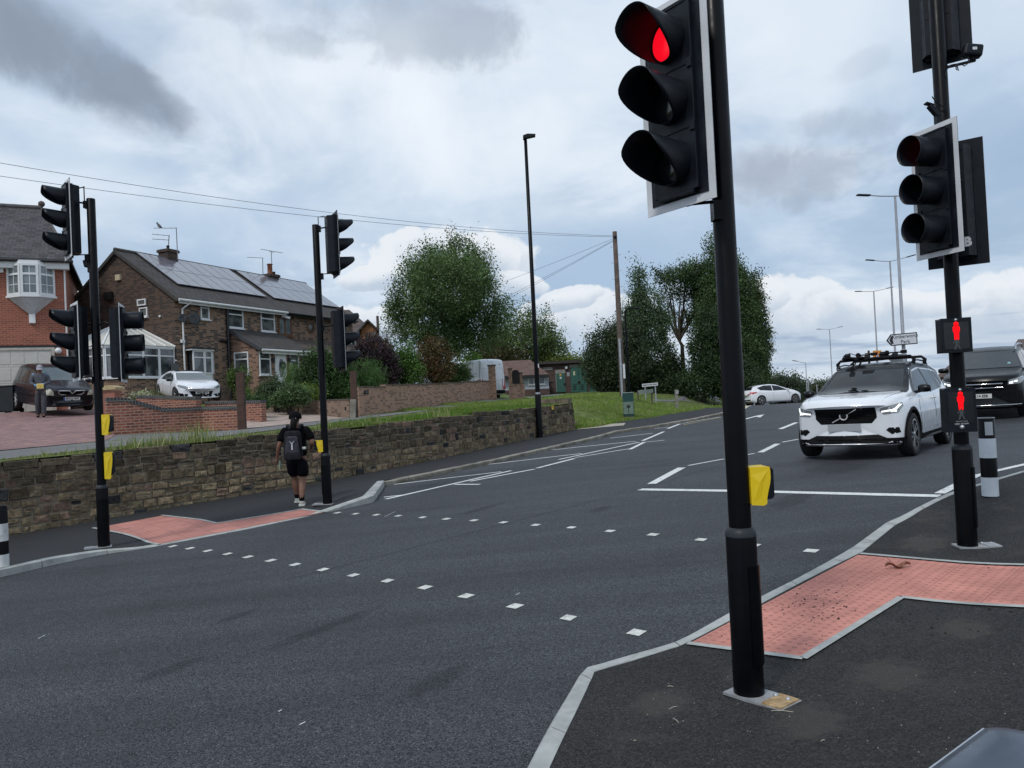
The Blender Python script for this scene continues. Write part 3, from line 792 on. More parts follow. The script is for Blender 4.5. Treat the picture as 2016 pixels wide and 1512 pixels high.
def stone_wall():
 root = thing('stone_wall', wl[2], 'old sooty sandstone retaining wall running along the far pavement', 'stone wall')
 off = Vector(wl[2]); V = []; F = []; Cc = []; Mi = []
 def put(vs, fs, col):
  o = len(V); V.extend(vs); F.extend([tuple(o + i for i in f) for f in fs]); Cc.extend([col] * len(vs))
 def pt(s, z, d):
  p, dr = wpos(s); n = Vector((dr.y, -dr.x, 0))
  q = p + n * d - off; q.z = z - off.z; return q
 rows = [0, .15]
 while rows[-1] < 2.2: rows.append(rows[-1] + wr.uniform(.10, .205))
 step = 0
 for r in range(len(rows) - 1):
  s = -.1 + wr.uniform(0, .3)
  while s < WL:
   big = r > 0 and wr.random() < .1
   ln = wr.uniform(.11, .32) * (1.2 if r == 0 else 1)
   if r == 0: ln = wr.uniform(.22, .6)
   s2 = min(s + ln, WL); sm = (s + s2) / 2
   zt = ztop(sm) + .018 * mnoise.noise((sm * 1.3, 0, 0)) * 2
   if r == 0: zt += wr.choice((0, 0, 0, -.03, .012, -.05 if wr.random() < .3 else 0))
   zb0 = G(*wpos(sm)[0].to_2d()) + .02
   wob = .035 * mnoise.noise((sm * .8, r * 3.1, 2))
   z1 = zt - rows[r] - (wob if r else 0); z0 = zt - rows[r + 1] - .035 * mnoise.noise((sm * .8, (r + 1) * 3.1, 2))
   if z1 < zb0 + .03: s = s2; continue
   z0 = max(z0, zb0 - .05)
   hfrac = (z1 - zb0) / max(zt - zb0, .1)
   subs = [(s, s2, z0, z1)]
   q = wr.random()
   if r > 0 and q < .22 and (z1 - z0) > .13: zm = z0 + (z1 - z0) * wr.uniform(.35, .65); subs = [(s, s2, z0, zm - .004), (s, s2, zm + .004, z1)]
   for (a, b, c, d_) in subs:
    t = wr.random()
    if hfrac > .72: col = Vector((.100, .082, .057)) * wr.uniform(.6, 1.45)
    elif hfrac > .55: col = Vector((.150, .118, .078)) * wr.uniform(.6, 1.35)
    else: col = Vector((.225, .172, .110)) * wr.uniform(.65, 1.25)
    if t < .045: col = Vector((.038, .038, .040)) * wr.uniform(.7, 1.5)
    elif t < .16: col = Vector((.20, .135, .10)) * wr.uniform(.8, 1.25)
    elif t < .24 and hfrac < .8: col = Vector((.25, .20, .125)) * wr.uniform(.8, 1.15)
    g = wr.uniform(.006, .016); o1 = wr.uniform(.006, .040); j = lambda: wr.uniform(-.014, .014)
    cs = [(a + g + j() * .5, c + g + j() * .5), (b - g + j() * .5, c + g + j() * .5), (b - g + j() * .5, d_ - g + j() * .4), (a + g + j() * .5, d_ - g + j() * .4)]
    if r == 0: cs[2] = (cs[2][0], d_); cs[3] = (cs[3][0], d_)
    cx = sum(k[0] for k in cs) / 4; cz = sum(k[1] for k in cs) / 4
    ring0 = [pt(x, z, -.02) for x, z in cs]
    ring1 = [pt(x + (cx - x) * .03, z + (cz - z) * .05, o1 * .6) for x, z in cs]
    ring2 = [pt(x + (cx - x) * .14, z + (cz - z) * .18, o1 + wr.uniform(-.008, .008)) for x, z in cs]
    cen = [pt(cx + j(), cz + j(), o1 + wr.uniform(-.012, .016))]
    vs = ring0 + ring1 + ring2 + cen
    fs = []
    for k in range(4):
     k2 = (k + 1) % 4
     fs += [(k, k2, 4 + k2, 4 + k), (4 + k, 4 + k2, 8 + k2, 8 + k), (8 + k, 8 + k2, 12)]
    put(vs, fs, (*col, 1))
    if r == 0:
     bk = [pt(a + g, d_ - .01 + wr.uniform(-.01, .01), -W_THK), pt(b - g, d_ - .01 + wr.uniform(-.01, .01), -W_THK)]
     put([ring1[3], ring1[2], bk[1], bk[0]], [(0, 1, 2, 3)], (*(col * 1.1), 1))
   s = s2
 me = bpy.data.meshes.new('stonework'); me.from_pydata([tuple(v) for v in V], [], F)
 ca = me.color_attributes.new('col', 'FLOAT_COLOR', 'POINT'); ca.data.foreach_set('color', np.array(Cc, 'f').ravel())
 me.materials.append(M_STONE); me.update(); auto_uv(me)
 o = bpy.data.objects.new('stonework', me); COL.objects.link(o); o.parent = root
 mb = MB(); n = 120; vs = []
 for i in range(n + 1):
  s = WL * i / n; p, d = wpos(s); zb = G(p.x, p.y) - .1 - off.z; zt = ztop(s) - .075 - off.z
  nn = Vector((d.y, -d.x, 0)); a = p - off; b = p - nn * W_THK - off
  vs += [(a.x, a.y, zb), (a.x, a.y, zt), (b.x, b.y, zt), (b.x, b.y, zb)]
 fs = [(i * 4 + k, i * 4 + (k + 1) % 4, i * 4 + 4 + (k + 1) % 4, i * 4 + 4 + k) for i in range(n) for k in range(4)] + [(0, 1, 2, 3), (n * 4 + 3, n * 4 + 2, n * 4 + 1, n * 4)]
 mb.add(vs, [f[::-1] for f in fs]); mb.build('mortar', pm('old_mortar', (.20, .172, .130), .95, var=.35, scale=5, bmp=.6, stain=(.07, .062, .05), stamt=.7), root)
 return root
stone_wall()
_p, _d = wpos(WL); _n = Vector((-_d.y, _d.x, 0)); mb = MB(); _rw = random.Random(2)
for r in range(8):
 zt_ = .12 + r * .155; L_ = 2.3 - (.0 if r < 5 else .35 * (r - 4)); a = 0
 while a < L_ - .05:
  b = min(a + _rw.uniform(.2, .45), L_); c = _n * ((a + b) / 2 + .05) + _d * (-.16 + _rw.uniform(-.012, .012)) + Vector((0, 0, zt_ - .08)); mb.box(c, (.34, b - a - .012, .145), math.atan2(_d.y, _d.x)); a = b
rw_ = [o_ for o_ in COL.objects if o_.name.startswith('stone_wall')][0]
mb.v = [tuple(Vector(v) + Vector((_p.x, _p.y, G(_p.x, _p.y))) - rw_.location) for v in mb.v]
mb.build('wall_end', pm('end_stones', (.15, .12, .085), .9, var=.4, scale=5, bmp=.8, bscale=40, stain=(.04, .036, .03), stamt=.7), rw_)
root = thing('stone_steps', WP[-1], 'short flight of worn stone steps beside the end of the sandstone wall', 'steps')
sd, _ = wpos(WL)[1], 0; sn = Vector((-sd.y, sd.x, 0)); mb = MB()
for k in range(4):
 c = sd * (.75 + .0 * k) + sn * (.35 + .33 * k) + Vector((0, 0, .10 + .15 * k))
 mb.box(c, (1.25 - .18 * k, .36, .15), math.atan2(sd.y, sd.x))
 mb.build('step', pm('step_stone', (.24, .22, .185), .9, var=.2), root) ; mb = MB()
p = wall_y(1085); q = at(1085, 802.5, p.y) + Vector((.03, -.06, 0))
root = thing('hydrant_sign', q, 'small yellow hydrant marker plate fixed high on the sandstone wall', 'sign')
d = (WP[-1] - WP[-2]); d.z = 0; d.normalize(); nn = Vector((d.y, -d.x, 0))
mb = MB(); mb.prism([(-.07, -.06), (.07, -.06), (.07, .06), (-.07, .06)], nn * .02, d, (0, 0, 1), nn * .01); mb.build('plate', pm('yellow_sign', (.75, .52, .03), .5), root)
mb = MB(); text_mesh(mb, 'H', .09, nn * .033, d, (0, 0, 1)); mb.build('lettering', pm('black_ink', (.01, .01, .01), .6), root)
# street furniture
W.cycles.sampling_method = 'MANUAL'; W.cycles.sample_map_resolution = 512
M_REDLIT = pm('lit_red_lens', (.5, .0, .01), .3, var=.02, emit=(.90, .004, .016), es=.85)
M_REDOFF = pm('glow_red_lens', (.16, .004, .01), .25, emit=(.5, .0, .012), es=.25)
M_LENS = pm('dark_lens', (.010, .012, .014), .12, spec=.8, coat=.4)
M_MANR = pm('lit_red_figure', (.6, .0, .0), .4, var=.02, emit=(1.0, .004, .010), es=.95, spec=.1)
M_MANG = pm('unlit_green_figure', (.045, .055, .055), .5)
M_WHTXT = pm('white_lettering', (.62, .64, .66), .6, var=.05)
M_BLKGL = pm('black_gloss_panel', (.004, .005, .006), .16, var=.1, spec=.5)
def frame(a):
 f = Vector((math.cos(a), math.sin(a), 0)); s = Vector((-math.sin(a), math.cos(a), 0)); return f, s, Vector((0, 0, 1))
def nang(x, y): return math.atan2(y, x)
def visor(c, a, L=.27, r=.112, cut=70, Lmin=.05, flare=.012, n=40):
 f, s, u = frame(a); mb = MB(); vs = []; m = 5
 for side_, dr in ((0, 0), (1, -.004)):
  for j in range(n):
   ph = 2 * PI * j / n; ang = abs(((ph + PI) % (2 * PI)) - PI) * 180 / PI
   k = sst(ang, cut, 165); l = L * (1 - k) + Lmin * k
   for q in range(m + 1):
    x = l * q / m; rr = r + flare * (x / L) + dr
    vs.append(c + f * (.045 + x) + s * (math.sin(ph) * rr) + u * (math.cos(ph) * rr))
 fs = []
 for j in range(n):
  j2 = (j + 1) % n
  for q in range(m):
   A = (j * (m + 1) + q, j2 * (m + 1) + q, j2 * (m + 1) + q + 1, j * (m + 1) + q + 1)
   o = n * (m + 1)
   fs.append(A); fs.append(tuple(o + i for i in A[::-1]))
  e = m; o = n * (m + 1)
  fs.append((j * (m + 1) + e, j2 * (m + 1) + e, o + j2 * (m + 1) + e, o + j * (m + 1) + e))
 mb.add(vs, fs, 0, True); return mb
def signal_head(root, cw, a, lit=None, style='cut', letter=None, bw=.47, bh=1.09, plainback=True):
 """cw: board centre in world"""
 c = Vector(cw) - root.location; f, s, u = frame(a)
 mb = MB()
 mb.prism([(-.148, .045), (.148, .045), (.148, -.05), (.10, -.135), (-.10, -.135), (-.148, -.05)][::-1], c - u * .475, s, f, u * .95)
 for k in (-.16, .16):
  mb.box(c + f * .047 + u * k, (.006, .286, .010), a)
  for sg in (-1, 1): mb.box(c + s * (.135 * sg) + u * k + f * .05, (.012, .03, .05), a)
  mb.box(c - f * .136 + u * k, (.006, .19, .008), a)
 mb.box(c - u * .485 + f * 0, (.10, .24, .02), a); mb.box(c + u * .485, (.10, .24, .02), a)
 mb.tube([c - u * .49 - f * .04, c - u * .53 - f * .04], .014, 8)
 h = mb.build('signal_head', M_BLACKP, root, bevel=.006)
 b = MB(); b.prism([(-bw / 2, -bh / 2), (bw / 2, -bh / 2), (bw / 2, bh / 2), (-bw / 2, bh / 2)], c + f * .010, s, u, f * .004)
 b.build('backing_board', M_WHITEB, h)
 b = MB(); w2, h2 = bw / 2 - .042, bh / 2 - .042
 b.prism([(-w2, -h2), (w2, -h2), (w2, h2), (-w2, h2)], c + f * .0165, s, u, f * .002)
 b.prism([(-bw / 2 + .001, -bh / 2 + .001), (bw / 2 - .001, -bh / 2 + .001), (bw / 2 - .001, bh / 2 - .001), (-bw / 2 + .001, bh / 2 - .001)], c + f * .005, s, u, f * .003)
 b.build('black_panel', M_BLACKP, h)
 for i, k in enumerate((.32, 0, -.32)):
  cc = c + u * k
  v = visor(cc, a, *((.26, .115, 60, .045, .016) if style == 'cut' else (.235, .112, 150, .17, .012)))
  v.build('visor', M_BLACKP, h)
  Mx = Matrix((s, u, f)).transposed()
  l = MB(); l.lathe([(.001, .026), (.05, .021), (.086, .011), (.102, 0)][::-1], cc + f * .052, 28, 0, Mx)
  l.build('lens', (M_REDLIT if lit == 'full' else M_REDOFF) if (i == 0 and lit) else M_LENS, h)
 if letter:
  t = MB(); text_mesh(t, letter, .105, c - f * .138 - s * .093 - u * .365, -s, u, 0, .001, .006); t.build('letter', M_WHTXT, h)
 return h
def bracket(root, pts, r=.014, clamp=None):
 mb = MB(); mb.tube([Vector(p) - root.location for p in pts], r, 8)
 if clamp is not None: mb.box(Vector(clamp) - root.location, (.07, .07, .10))
 return mb.build('bracket', M_BLACK, root)
def post(root, h, door=-.9, r=.057, rs=.0775, hs=.85, plate=(0, 0)):
 rust = plate[1]
 mb = MB(); mb.lathe([(r, .5), (r, h), (r - .004, h + .006), (.001, h + .012)], n=32); mb.build('pole', M_BLACK, root)
 s = MB(); s.lathe([(rs, -.05), (rs, hs - .02), (rs - .004, hs - .004), (r + .002, hs + .012)], n=36)
 sl = s.build('base_sleeve', M_BLACK, root)
 k = MB(); k.lathe([(rs + .0012, hs - .030), (rs - .001, hs - .008), (r + .004, hs + .014), (r + .001, hs + .015)], n=36); k.build('collar', pm('collar_reflection_grey', (.022, .025, .030), .5, spec=.25), sl)  # the collar's reflected grey line is put into a paler ring colour
 d = MB(); n = 12; vs = []
 for i in range(n + 1):
  aa = door + (i / n - .5) * 1.75
  for z, rr in ((.17, rs + .008), (.675, rs + .008)): vs.append((math.cos(aa) * rr, math.sin(aa) * rr, z))
  for z, rr in ((.17, rs - .01), (.675, rs - .01)): vs.append((math.cos(aa) * rr, math.sin(aa) * rr, z))
 fs = []
 for i in range(n):
  q = i * 4; fs += [(q, q + 4, q + 5, q + 1), (q + 1, q + 5, q + 7, q + 3), (q + 2, q + 6, q + 4, q)]
 fs += [(0, 1, 3, 2), (n * 4, n * 4 + 2, n * 4 + 3, n * 4 + 1)]
 d.add(vs, fs, 0, False); d.build('access_door', M_BLACK, sl)
 aa = plate[0]; ca, sa = math.cos(aa), math.sin(aa); ctr = Vector((ca * .075, sa * .075, .008))
 b = MB(); b.box(ctr, (.34, .18, .014), aa)
 pl = b.build('base_plate', M_STEELD, root)
 b = MB(); b.box(ctr + Vector((ca * .108, sa * .108, .010)), (.105, .165, .008), aa); b.build('hatch', M_RUSTY if rust else M_STEELD, pl)
 for e in (.075, .145):
  b = MB(); p = ctr + Vector((ca * (e - .02) - sa * .04, sa * (e - .02) + ca * .04, .011)); b.lathe([(.012, 0), (.012, .010), (.006, .013), (.001, .013)], p, 8); b.build('bolt', M_STEEL, pl)
M_STEELD = pm('dull_steel_plate', (.30, .31, .32), .6, metal=.3, var=.2, stain=(.20, .13, .07), stamt=.4)
M_RUSTY = pm('rust_stained_steel', (.40, .27, .13), .6, metal=.2, var=.35, scale=30, stain=(.25, .12, .04), stamt=.7)
def push_box(root, z, a, off=(0, 0), k=1.0):
 f, s, u = frame(a); c = Vector((off[0], off[1], z)); s = s * (1 + .6 * (k - 1)); u = u * k
 mb = MB(); mb.prism([(.050, -.088), (.160, -.065), (.170, -.052), (.170, .080), (.160, .092), (.050, .092)], c - s * .050, f, u, s * .100)
 mb.box(c + f * .172 + u * .03, (.006, .06, .05), a); mb.lathe([(.016, 0), (.016, .008), (.001, .010)], c + f * .171 - u * .035, 14, 0, Matrix((s, u, f)).transposed())
 b = mb.build('push_button_box', M_BLACKP, root, bevel=.006)
 pr = [(.048, -.094), (.112, -.100), (.128, -.090), (.130, -.060), (.138, -.025), (.148, .010), (.153, .045), (.152, .085), (.148, .099), (.048, .099)]
 y = MB(); y.prism(pr, c - s * .055, f, u, s * .110); yo = y.build('yellow_casing', M_YELLOW, b, bevel=.007)
 for sg in (-1, 1):
  vs = [(.052, .060), (.140, .080), (.118, .030), (.100, -.050), (.056, -.080), (.066, .0)]
  y = MB(); pts = [c + f * q[0] + u * q[1] + s * (sg * .0555) for q in vs]; pk = c + f * .094 + u * .020 + s * (sg * .060)
  y.add(pts + [pk], [(i, (i + 1) % 6, 6) if sg < 0 else ((i + 1) % 6, i, 6) for i in range(6)]); y.build('casing_fold', M_YELLOW, b)
 return b
def man_poly(kind):
 if kind == 'stand':
  return [(-.020, -.075), (-.003, -.075), (0, -.03), (.003, -.075), (.020, -.075), (.022, -.02), (.024, .0), (.030, .0), (.031, .035), (.026, .048), (.012, .052), (-.012, .052), (-.026, .048), (-.031, .035), (-.030, 0), (-.024, 0), (-.022, -.02)]
 return [(-.040, -.070), (-.022, -.070), (-.002, -.020), (.016, -.070), (.034, -.070), (.016, -.005), (.014, .022), (.036, .002), (.042, .010), (.020, .040), (-.014, .042), (-.034, .006), (-.026, .0), (-.012, .020), (-.014, -.005)]
def ped_signal(root, cw, a, h, button):
 c = Vector(cw) - root.location; f, s, u = frame(a); r_ = -s
 mb = MB(); mb.prism([(-.118, -h / 2), (.118, -h / 2), (.118, h / 2), (-.118, h / 2)], c - f * .10, r_, u, f * .11)
 o = mb.build('pedestrian_signal', M_BLACKP, root, bevel=.012)
 b = MB(); b.prism([(-.095, -h / 2 + (.075 if button else .03)), (.095, -h / 2 + (.075 if button else .03)), (.095, h / 2 - .035), (-.095, h / 2 - .035)], c + f * .0105, r_, u, f * .002); b.build('display_glass', M_BLKGL, o)
 zr = h / 2 - .105; zg = zr - .108
 b = MB(); q = [(x * .86, y * .9 + zr - .008) for x, y in man_poly('stand')]; b.prism(q, c + f * .013, r_, u, f * .002)
 b.lathe([(.001, .003), (.019, .003), (.019, 0)][::-1], c + f * .013 + u * (zr + .054), 16, 0, Matrix((s, u, f)).transposed()); b.build('red_man', M_MANR, o)
 b = MB(); q = [(x * .75, y * .68 + zg) for x, y in man_poly('walk')]; b.prism(q, c + f * .013, r_, u, f * .0015)
 b.lathe([(.001, .002), (.009, .002), (.009, 0)][::-1], c + f * .013 + u * (zg + .040), 14, 0, Matrix((s, u, f)).transposed()); b.build('green_man', M_MANG, o)
 b = MB(); b.lathe([(.001, .012), (.010, .009), (.013, 0)][::-1], c + f * .012 + u * (h / 2 - .017), 12, 0, Matrix((s, u, f)).transposed()); b.build('fixing_screw', M_STEEL, o)
 if button:
  b = MB(); text_mesh(b, 'Push button', .018, c + f * .0135 - u * (h / 2 - .090), r_, u, 0, .001, 0); text_mesh(b, 'Wait for signal', .018, c + f * .0135 - u * (h / 2 - .070), r_, u, 0, .001, 0)
  b.build('wording', M_WHTXT, o)
  b = MB(); b.lathe([(.001, .02), (.012, .016), (.018, .006), (.019, 0)][::-1], c + f * .012 - u * (h / 2 - .042), 18, 0, Matrix((s, u, f)).transposed()); b.build('push_button', M_STEEL, o)
 return o
EXN = nang(-.606, -.795); EXP = nang(.606, .795)
p = PN(1475, 1368)
T1 = thing('traffic_light', p, 'tall black traffic light pole closest to the viewer showing a red light', 'traffic light', 'traffic lights of the crossing')
post(T1, 4.3, door=R(-35), plate=(R(-52), 1))
hc = at(1333, 205, 3.98)
signal_head(T1, hc, R(215), 'full')
bracket(T1, [hc + Vector((.02, .08, .60)), hc + Vector((.20, .10, .60)), p + Vector((0, 0, hc.z + .60 - p.z))])
bx = p + Vector((-.03, 0, 0))
bracket(T1, [hc + Vector((.02, .05, -.515)), (p.x - .03, p.y, hc.z - .515)], .009, (p.x - .03, p.y - .02, hc.z - .57))
mb = MB(); q = Vector((-.062, -.01, hc.z - p.z + .16)); mb.box(q, (.03, .06, .26)); mb.box(q + Vector((-.012, -.01, .10)), (.03, .04, .05)); mb.box(q + Vector((-.012, -.01, -.12)), (.03, .04, .05)); mb.build('mounting_bracket', M_BLACKP, T1, bevel=.004)
push_box(T1, 1.075, R(2))
p = PN(1905, 1077)
T2 = thing('traffic_light', p, 'black pole at the right with two lit red pedestrian figures and three signal heads', 'traffic light', 'traffic lights of the crossing')
post(T2, 5.7, door=R(-20), plate=(R(-8), 0))
Yp = p.y
hc = at(1845, 376, Yp - .10); signal_head(T2, hc, R(198), 'dim', 'round')
bracket(T2, [hc + Vector((.05, .05, -.50)), (p.x, p.y, hc.z - .50)], .009); bracket(T2, [hc + Vector((.05, .05, .50)), (p.x, p.y, hc.z + .50)], .009)
h2 = at(1880, 402, Yp + .22); signal_head(T2, h2, EXP, None, 'round', letter='B')
bracket(T2, [h2 + Vector((0, -.1, -.40)), (p.x, p.y, h2.z - .40)], .012)
b0 = at(1855, 128, Yp + .22); h3 = b0 + Vector((0, 0, .545)); signal_head(T2, h3, EXP, None, 'round')
bracket(T2, [h3 + Vector((0, -.1, -.30)), (p.x, p.y, h3.z - .30)], .012)
ped_signal(T2, at(1882, 660, Yp - .15), R(-100), .285, False)
ped_signal(T2, at(1891, 807, Yp - .15), R(-100), .365, True)
mb = MB(); q = at(1914, 101, Yp - .02) - p
Mr = Matrix.Rotation(R(12), 3, 'Y') @ Matrix.Rotation(R(-10), 3, 'Z')
mb.box(q, (.15, .09, .105), 0, 0, Mr); mb.build('detector_camera', M_BLACKP, T2, bevel=.02)
mb = MB(); mb.box(q + Vector((-.005, -.047, .006)), (.038, .002, .024)); mb.build('detector_label', M_WHTXT, T2)
a1 = at(1862, 133, Yp - .02) - p; a2 = at(1920, 119, Yp - .02) - p
mb = MB(); mb.bar(a1, a2, .02, .02); mb.bar(a2 + Vector((-.02, 0, 0)), q + Vector((.0, 0, -.05)), .05, .03); mb.bar(a1, a1 + Vector((-.02, 0, .2)), .03, .02); mb.build('bracket', M_BLACK, T2)
cb = [at(x, y, Yp - .06) - p for x, y in ((1861, 150), (1864, 137), (1872, 128), (1880, 126), (1885, 132), (1887, 139), (1883, 137), (1881, 128), (1890, 125), (1899, 130), (1907, 124), (1906, 112))]
mb = MB(); mb.tube(cb, .0045, 6); mb.build('cable', M_BLACKP, T2)
cb = [at(x, y, Yp - .075) - p for x, y in ((1835, 190), (1842, 200), (1852, 207), (1862, 214), (1867, 226))]
mb = MB(); mb.tube(cb, .0045, 6); mb.build('cable', M_BLACKP, T2)
d1 = at(1838, 218, Yp - .10) - p
mb = MB(); Md = Matrix.Rotation(R(-38), 3, 'Y'); mb.box(d1, (.035, .05, .115), 0, 0, Md); mb.box(d1 + Vector((-.035, -.0, .055)), (.07, .055, .012), 0, 0, Matrix.Rotation(R(20), 3, 'Y')); mb.box(d1 + Vector((.04, .01, -.085)), (.05, .05, .10)); mb.build('movement_detector', M_BLACKP, T2, bevel=.004)
cb = [at(x, y, Yp + .05) - p for x, y in ((1878, 287), (1886, 288), (1893, 293))]; mb = MB(); mb.tube(cb, .004, 6); mb.build('cable', M_BLACKP, T2)
p = FHR(205, 1077)
T3 = thing('traffic_light', p, 'black traffic light pole on the far pavement nearest the parked people carrier with three heads', 'traffic light', 'traffic lights of the crossing')
post(T3, (1077 - 392) / FPX * p.y * 1.0 + .01, door=R(-60), plate=(R(-150), 0)); Yp = p.y
AL = R(220.5); AR = nang(.87, .42)
hc = at(134, 433, Yp); signal_head(T3, hc, AL)
f, s, u = frame(AL)
bracket(T3, [hc - f * .13 + u * .46, hc - f * .13 + u * .46 + Vector((.10, 0, .02)), (p.x - .09, p.y, hc.z + .46), (p.x - .09, p.y, hc.z + .23)], .008)
bracket(T3, [hc - f * .12 + u * .27, (p.x - .04, p.y, hc.z + .21)], .013, (p.x - .06, p.y, hc.z + .20))
bracket(T3, [hc - f * .06 - u * .49, (p.x - .05, p.y, hc.z - .50)], .008, (p.x - .065, p.y, hc.z - .55))
mb = MB(); q = at(170, 519, Yp) - p; mb.box(q, (.06, .07, .10), 0, 0, Matrix.Rotation(R(-12), 3, 'Y')); mb.box(q + Vector((.045, 0, -.08)), (.05, .05, .10)); mb.build('movement_detector', M_BLACKP, T3, bevel=.01)
hc = at(150, 673, Yp - .02); signal_head(T3, hc, AL); bracket(T3, [hc - f * .1 + u * .25, (p.x, p.y, hc.z + .24)], .013); bracket(T3, [hc - f * .06 - u * .50, (p.x, p.y, hc.z - .50)], .008, (p.x - .03, p.y, hc.z - .55))
hc = at(240, 676, Yp - .02); signal_head(T3, hc, R(18), None, 'round'); f, s, u = frame(R(18)); bracket(T3, [hc - f * .1 + u * .25, hc - f * .2 + u * .30, (p.x, p.y, hc.z + .26)], .013); bracket(T3, [hc - f * .06 - u * .50, (p.x, p.y, hc.z - .50)], .008, (p.x + .03, p.y, hc.z - .55))
push_box(T3, at(215, 918, Yp).z - p.z + .01, R(22), k=1.9); push_box(T3, at(213, 836, Yp).z - p.z, R(12), k=1.45)
p = FHR(645, 993)
T4 = thing('traffic_light', p, 'black traffic light pole beside the woman with the rucksack, both heads seen from behind', 'traffic light', 'traffic lights of the crossing')
post(T4, (992 - 441) / FPX * p.y, door=R(-120), plate=(R(175), 0)); Yp = p.y
f, s, u = frame(AR)
hc = at(659, 482, Yp + .02); signal_head(T4, hc, AR, None, 'cut')
bracket(T4, [hc - f * .12 + u * .46, hc - f * .16 + u * .48, (p.x + .05, p.y, hc.z + .48), (p.x + .05, p.y, hc.z + .30)], .008)
bracket(T4, [hc - f * .1 + u * .30, (p.x, p.y, hc.z + .28)], .013, (p.x + .05, p.y, hc.z + .28)); bracket(T4, [hc - f * .06 - u * .49, (p.x, p.y, hc.z - .49)], .008, (p.x + .06, p.y, hc.z - .53))
hc = at(671, 668, Yp + .02); signal_head(T4, hc, AR, None, 'cut'); bracket(T4, [hc - f * .1 + u * .25, (p.x, p.y, hc.z + .22)], .013, (p.x + .05, p.y, hc.z + .2))
push_box(T4, at(634, 878, Yp).z - p.z, R(205))
M_BWH = pm('reflective_white_band', (.62, .66, .70), .45, var=.05, stain=(.4, .42, .43), stamt=.25)
def bollard(p, h, r, bands, label, refl=True, a=R(-105), chips=False):
 root = thing('bollard', p, label, 'bollard', 'black and white bollards')
 mb = MB(); mb.lathe([(r, -.03), (r, h - .012), (r - .010, h), (.001, h)], n=28); o = mb.build('shaft', M_BLACK, root)
 for z0, z1 in bands:
  m2 = MB(); m2.lathe([(r + .0015, z0), (r + .0015, z1)], n=28)
  m2.f = [f for f in m2.f if len(f) == 4]; m2.m = m2.m[:len(m2.f)]; m2.sm = m2.sm[:len(m2.f)]
  m2.build('white_band', pm('worn_white_band', (.60, .61, .60), .6, var=.08, scale=8, stain=(.10, .10, .10), stamt=.75) if chips else M_BWH, root)
 if refl:
  n = 8; vs = []
  for i in range(n + 1):
   aa = a + (i / n - .5) * .95
   for z in (h - .185, h - .045): vs.append((math.cos(aa) * (r + .003), math.sin(aa) * (r + .003), z))
  m2 = MB(); m2.add(vs, [(2 * i, 2 * i + 2, 2 * i + 3, 2 * i + 1) for i in range(n)], 0, True); m2.build('reflector', pm('reflector', (.42, .45, .48), .3, var=.05), root)
  m2 = MB(); m2.lathe([(r + .0015, h - .006), (r + .0015, h - .002)], n=28); m2.build('top_rim', M_BWH, root)
p = PN(1950, 976); kk = p.y / FPX
bollard(p, 154 * kk, 14.6 * kk, ((.0, 37 * kk), (75 * kk, 113 * kk)), 'black and white bollard with a square reflector beside the pole with the red figures')
p = FHR(4, 1117); kk = p.y / FPX
bollard(p, 121 * kk, 12.5 * kk, ((.01, 26 * kk), (52 * kk, 86 * kk)), 'chipped black and white bollard on the far pavement cut off by the left edge', False, chips=True)
p = raycast(1063, 861, far_h, 6); kk = p.y / FPX
L1 = thing('street_lamp', p, 'very tall slim black street lamp in front of the stone wall', 'street lamp', 'street lamps')
h = (861 - 272) * kk; hs = (861 - 779) * kk
mb = MB(); mb.lathe([(.10, -.05), (.10, hs), (.075, hs + .05)], n=20); o = mb.build('base_sleeve', M_BLACK, L1)
mb = MB(); mb.lathe([(.076, hs + .02), (.074, hs + 1.2), (.052, h), (.001, h + .02)], n=18); mb.build('column', M_BLACK, L1)
mb = MB(); mb.lathe([(.082, hs + .05), (.082, hs + .11)], n=18); mb.build('grey_collar', M_STEEL, L1)
mb = MB(); hd = Vector((.0, 0, h)); mb.bar(hd + Vector((-.05, 0, .0)), hd + Vector((.10, -.12, .06)), .07, .05); mb.build('arm', M_BLACK, L1)
mb = MB(); mb.prism([(-.10, -.04), (.30, .02), (.30, .07), (.05, .10), (-.10, .06)], hd + Vector((.02, -.22, .03)), (1, -.1, 0), (0, 0, 1), (0, .20, 0)); mb.build('lantern', M_BLACKP, L1, bevel=.01)
mb = MB(); mb.box((.06, -.08, 2.3), (.03, .02, .12)); mb.build('id_tag', M_WHTXT, L1)
M_GREYP = pm('grey_lamp_paint', (.33, .34, .37), .5, metal=.3, var=.1)
def lamp2(px, py, Y, arms, lab, r=.085):
 t = at(px, py, Y); zb = G(t.x, Y)
 root = thing('street_lamp', (t.x, Y, zb), lab, 'street lamp', 'street lamps'); h = t.z - zb
 mb = MB(); mb.lathe([(r * 1.6, -.2), (r * 1.6, 1.5), (r, 1.6), (r * .62, h)], n=12); mb.build('column', M_GREYP, root)
 for dx, dz in arms:
  e = Vector((dx, -.1, h + dz)); s0 = Vector((0, 0, h - .03)); mb = MB(); mb.tube([s0, s0.lerp(e, .5) + Vector((0, 0, -.02)), e], .028, 6); mb.build('arm', M_GREYP, root)
  d = (e - s0).normalized(); mb = MB(); mb.bar(e - d * .1, e + d * .55, .22, .07); mb.build('lantern', M_BLACKP, root, bevel=.02)
lamp2(1762, 385, 37, ((-1.35, .05), (1.35, .05)), 'tallest pale grey twin-arm lamp post directly behind the white car')
lamp2(1752, 514, 57, ((-1.3, .10), (1.3, .24)), 'pale grey twin-arm lamp post between the tallest grey post and the orange warning sign')
lamp2(1720, 573, 76, ((-1.35, .02), (1.35, .2)), 'slim grey twin-arm lamp post rising behind the orange warning sign')
lamp2(1633, 648, 112, ((-1.35, .05), (1.35, .2)), 'small far twin-arm lamp post above the bonnet of the white car')
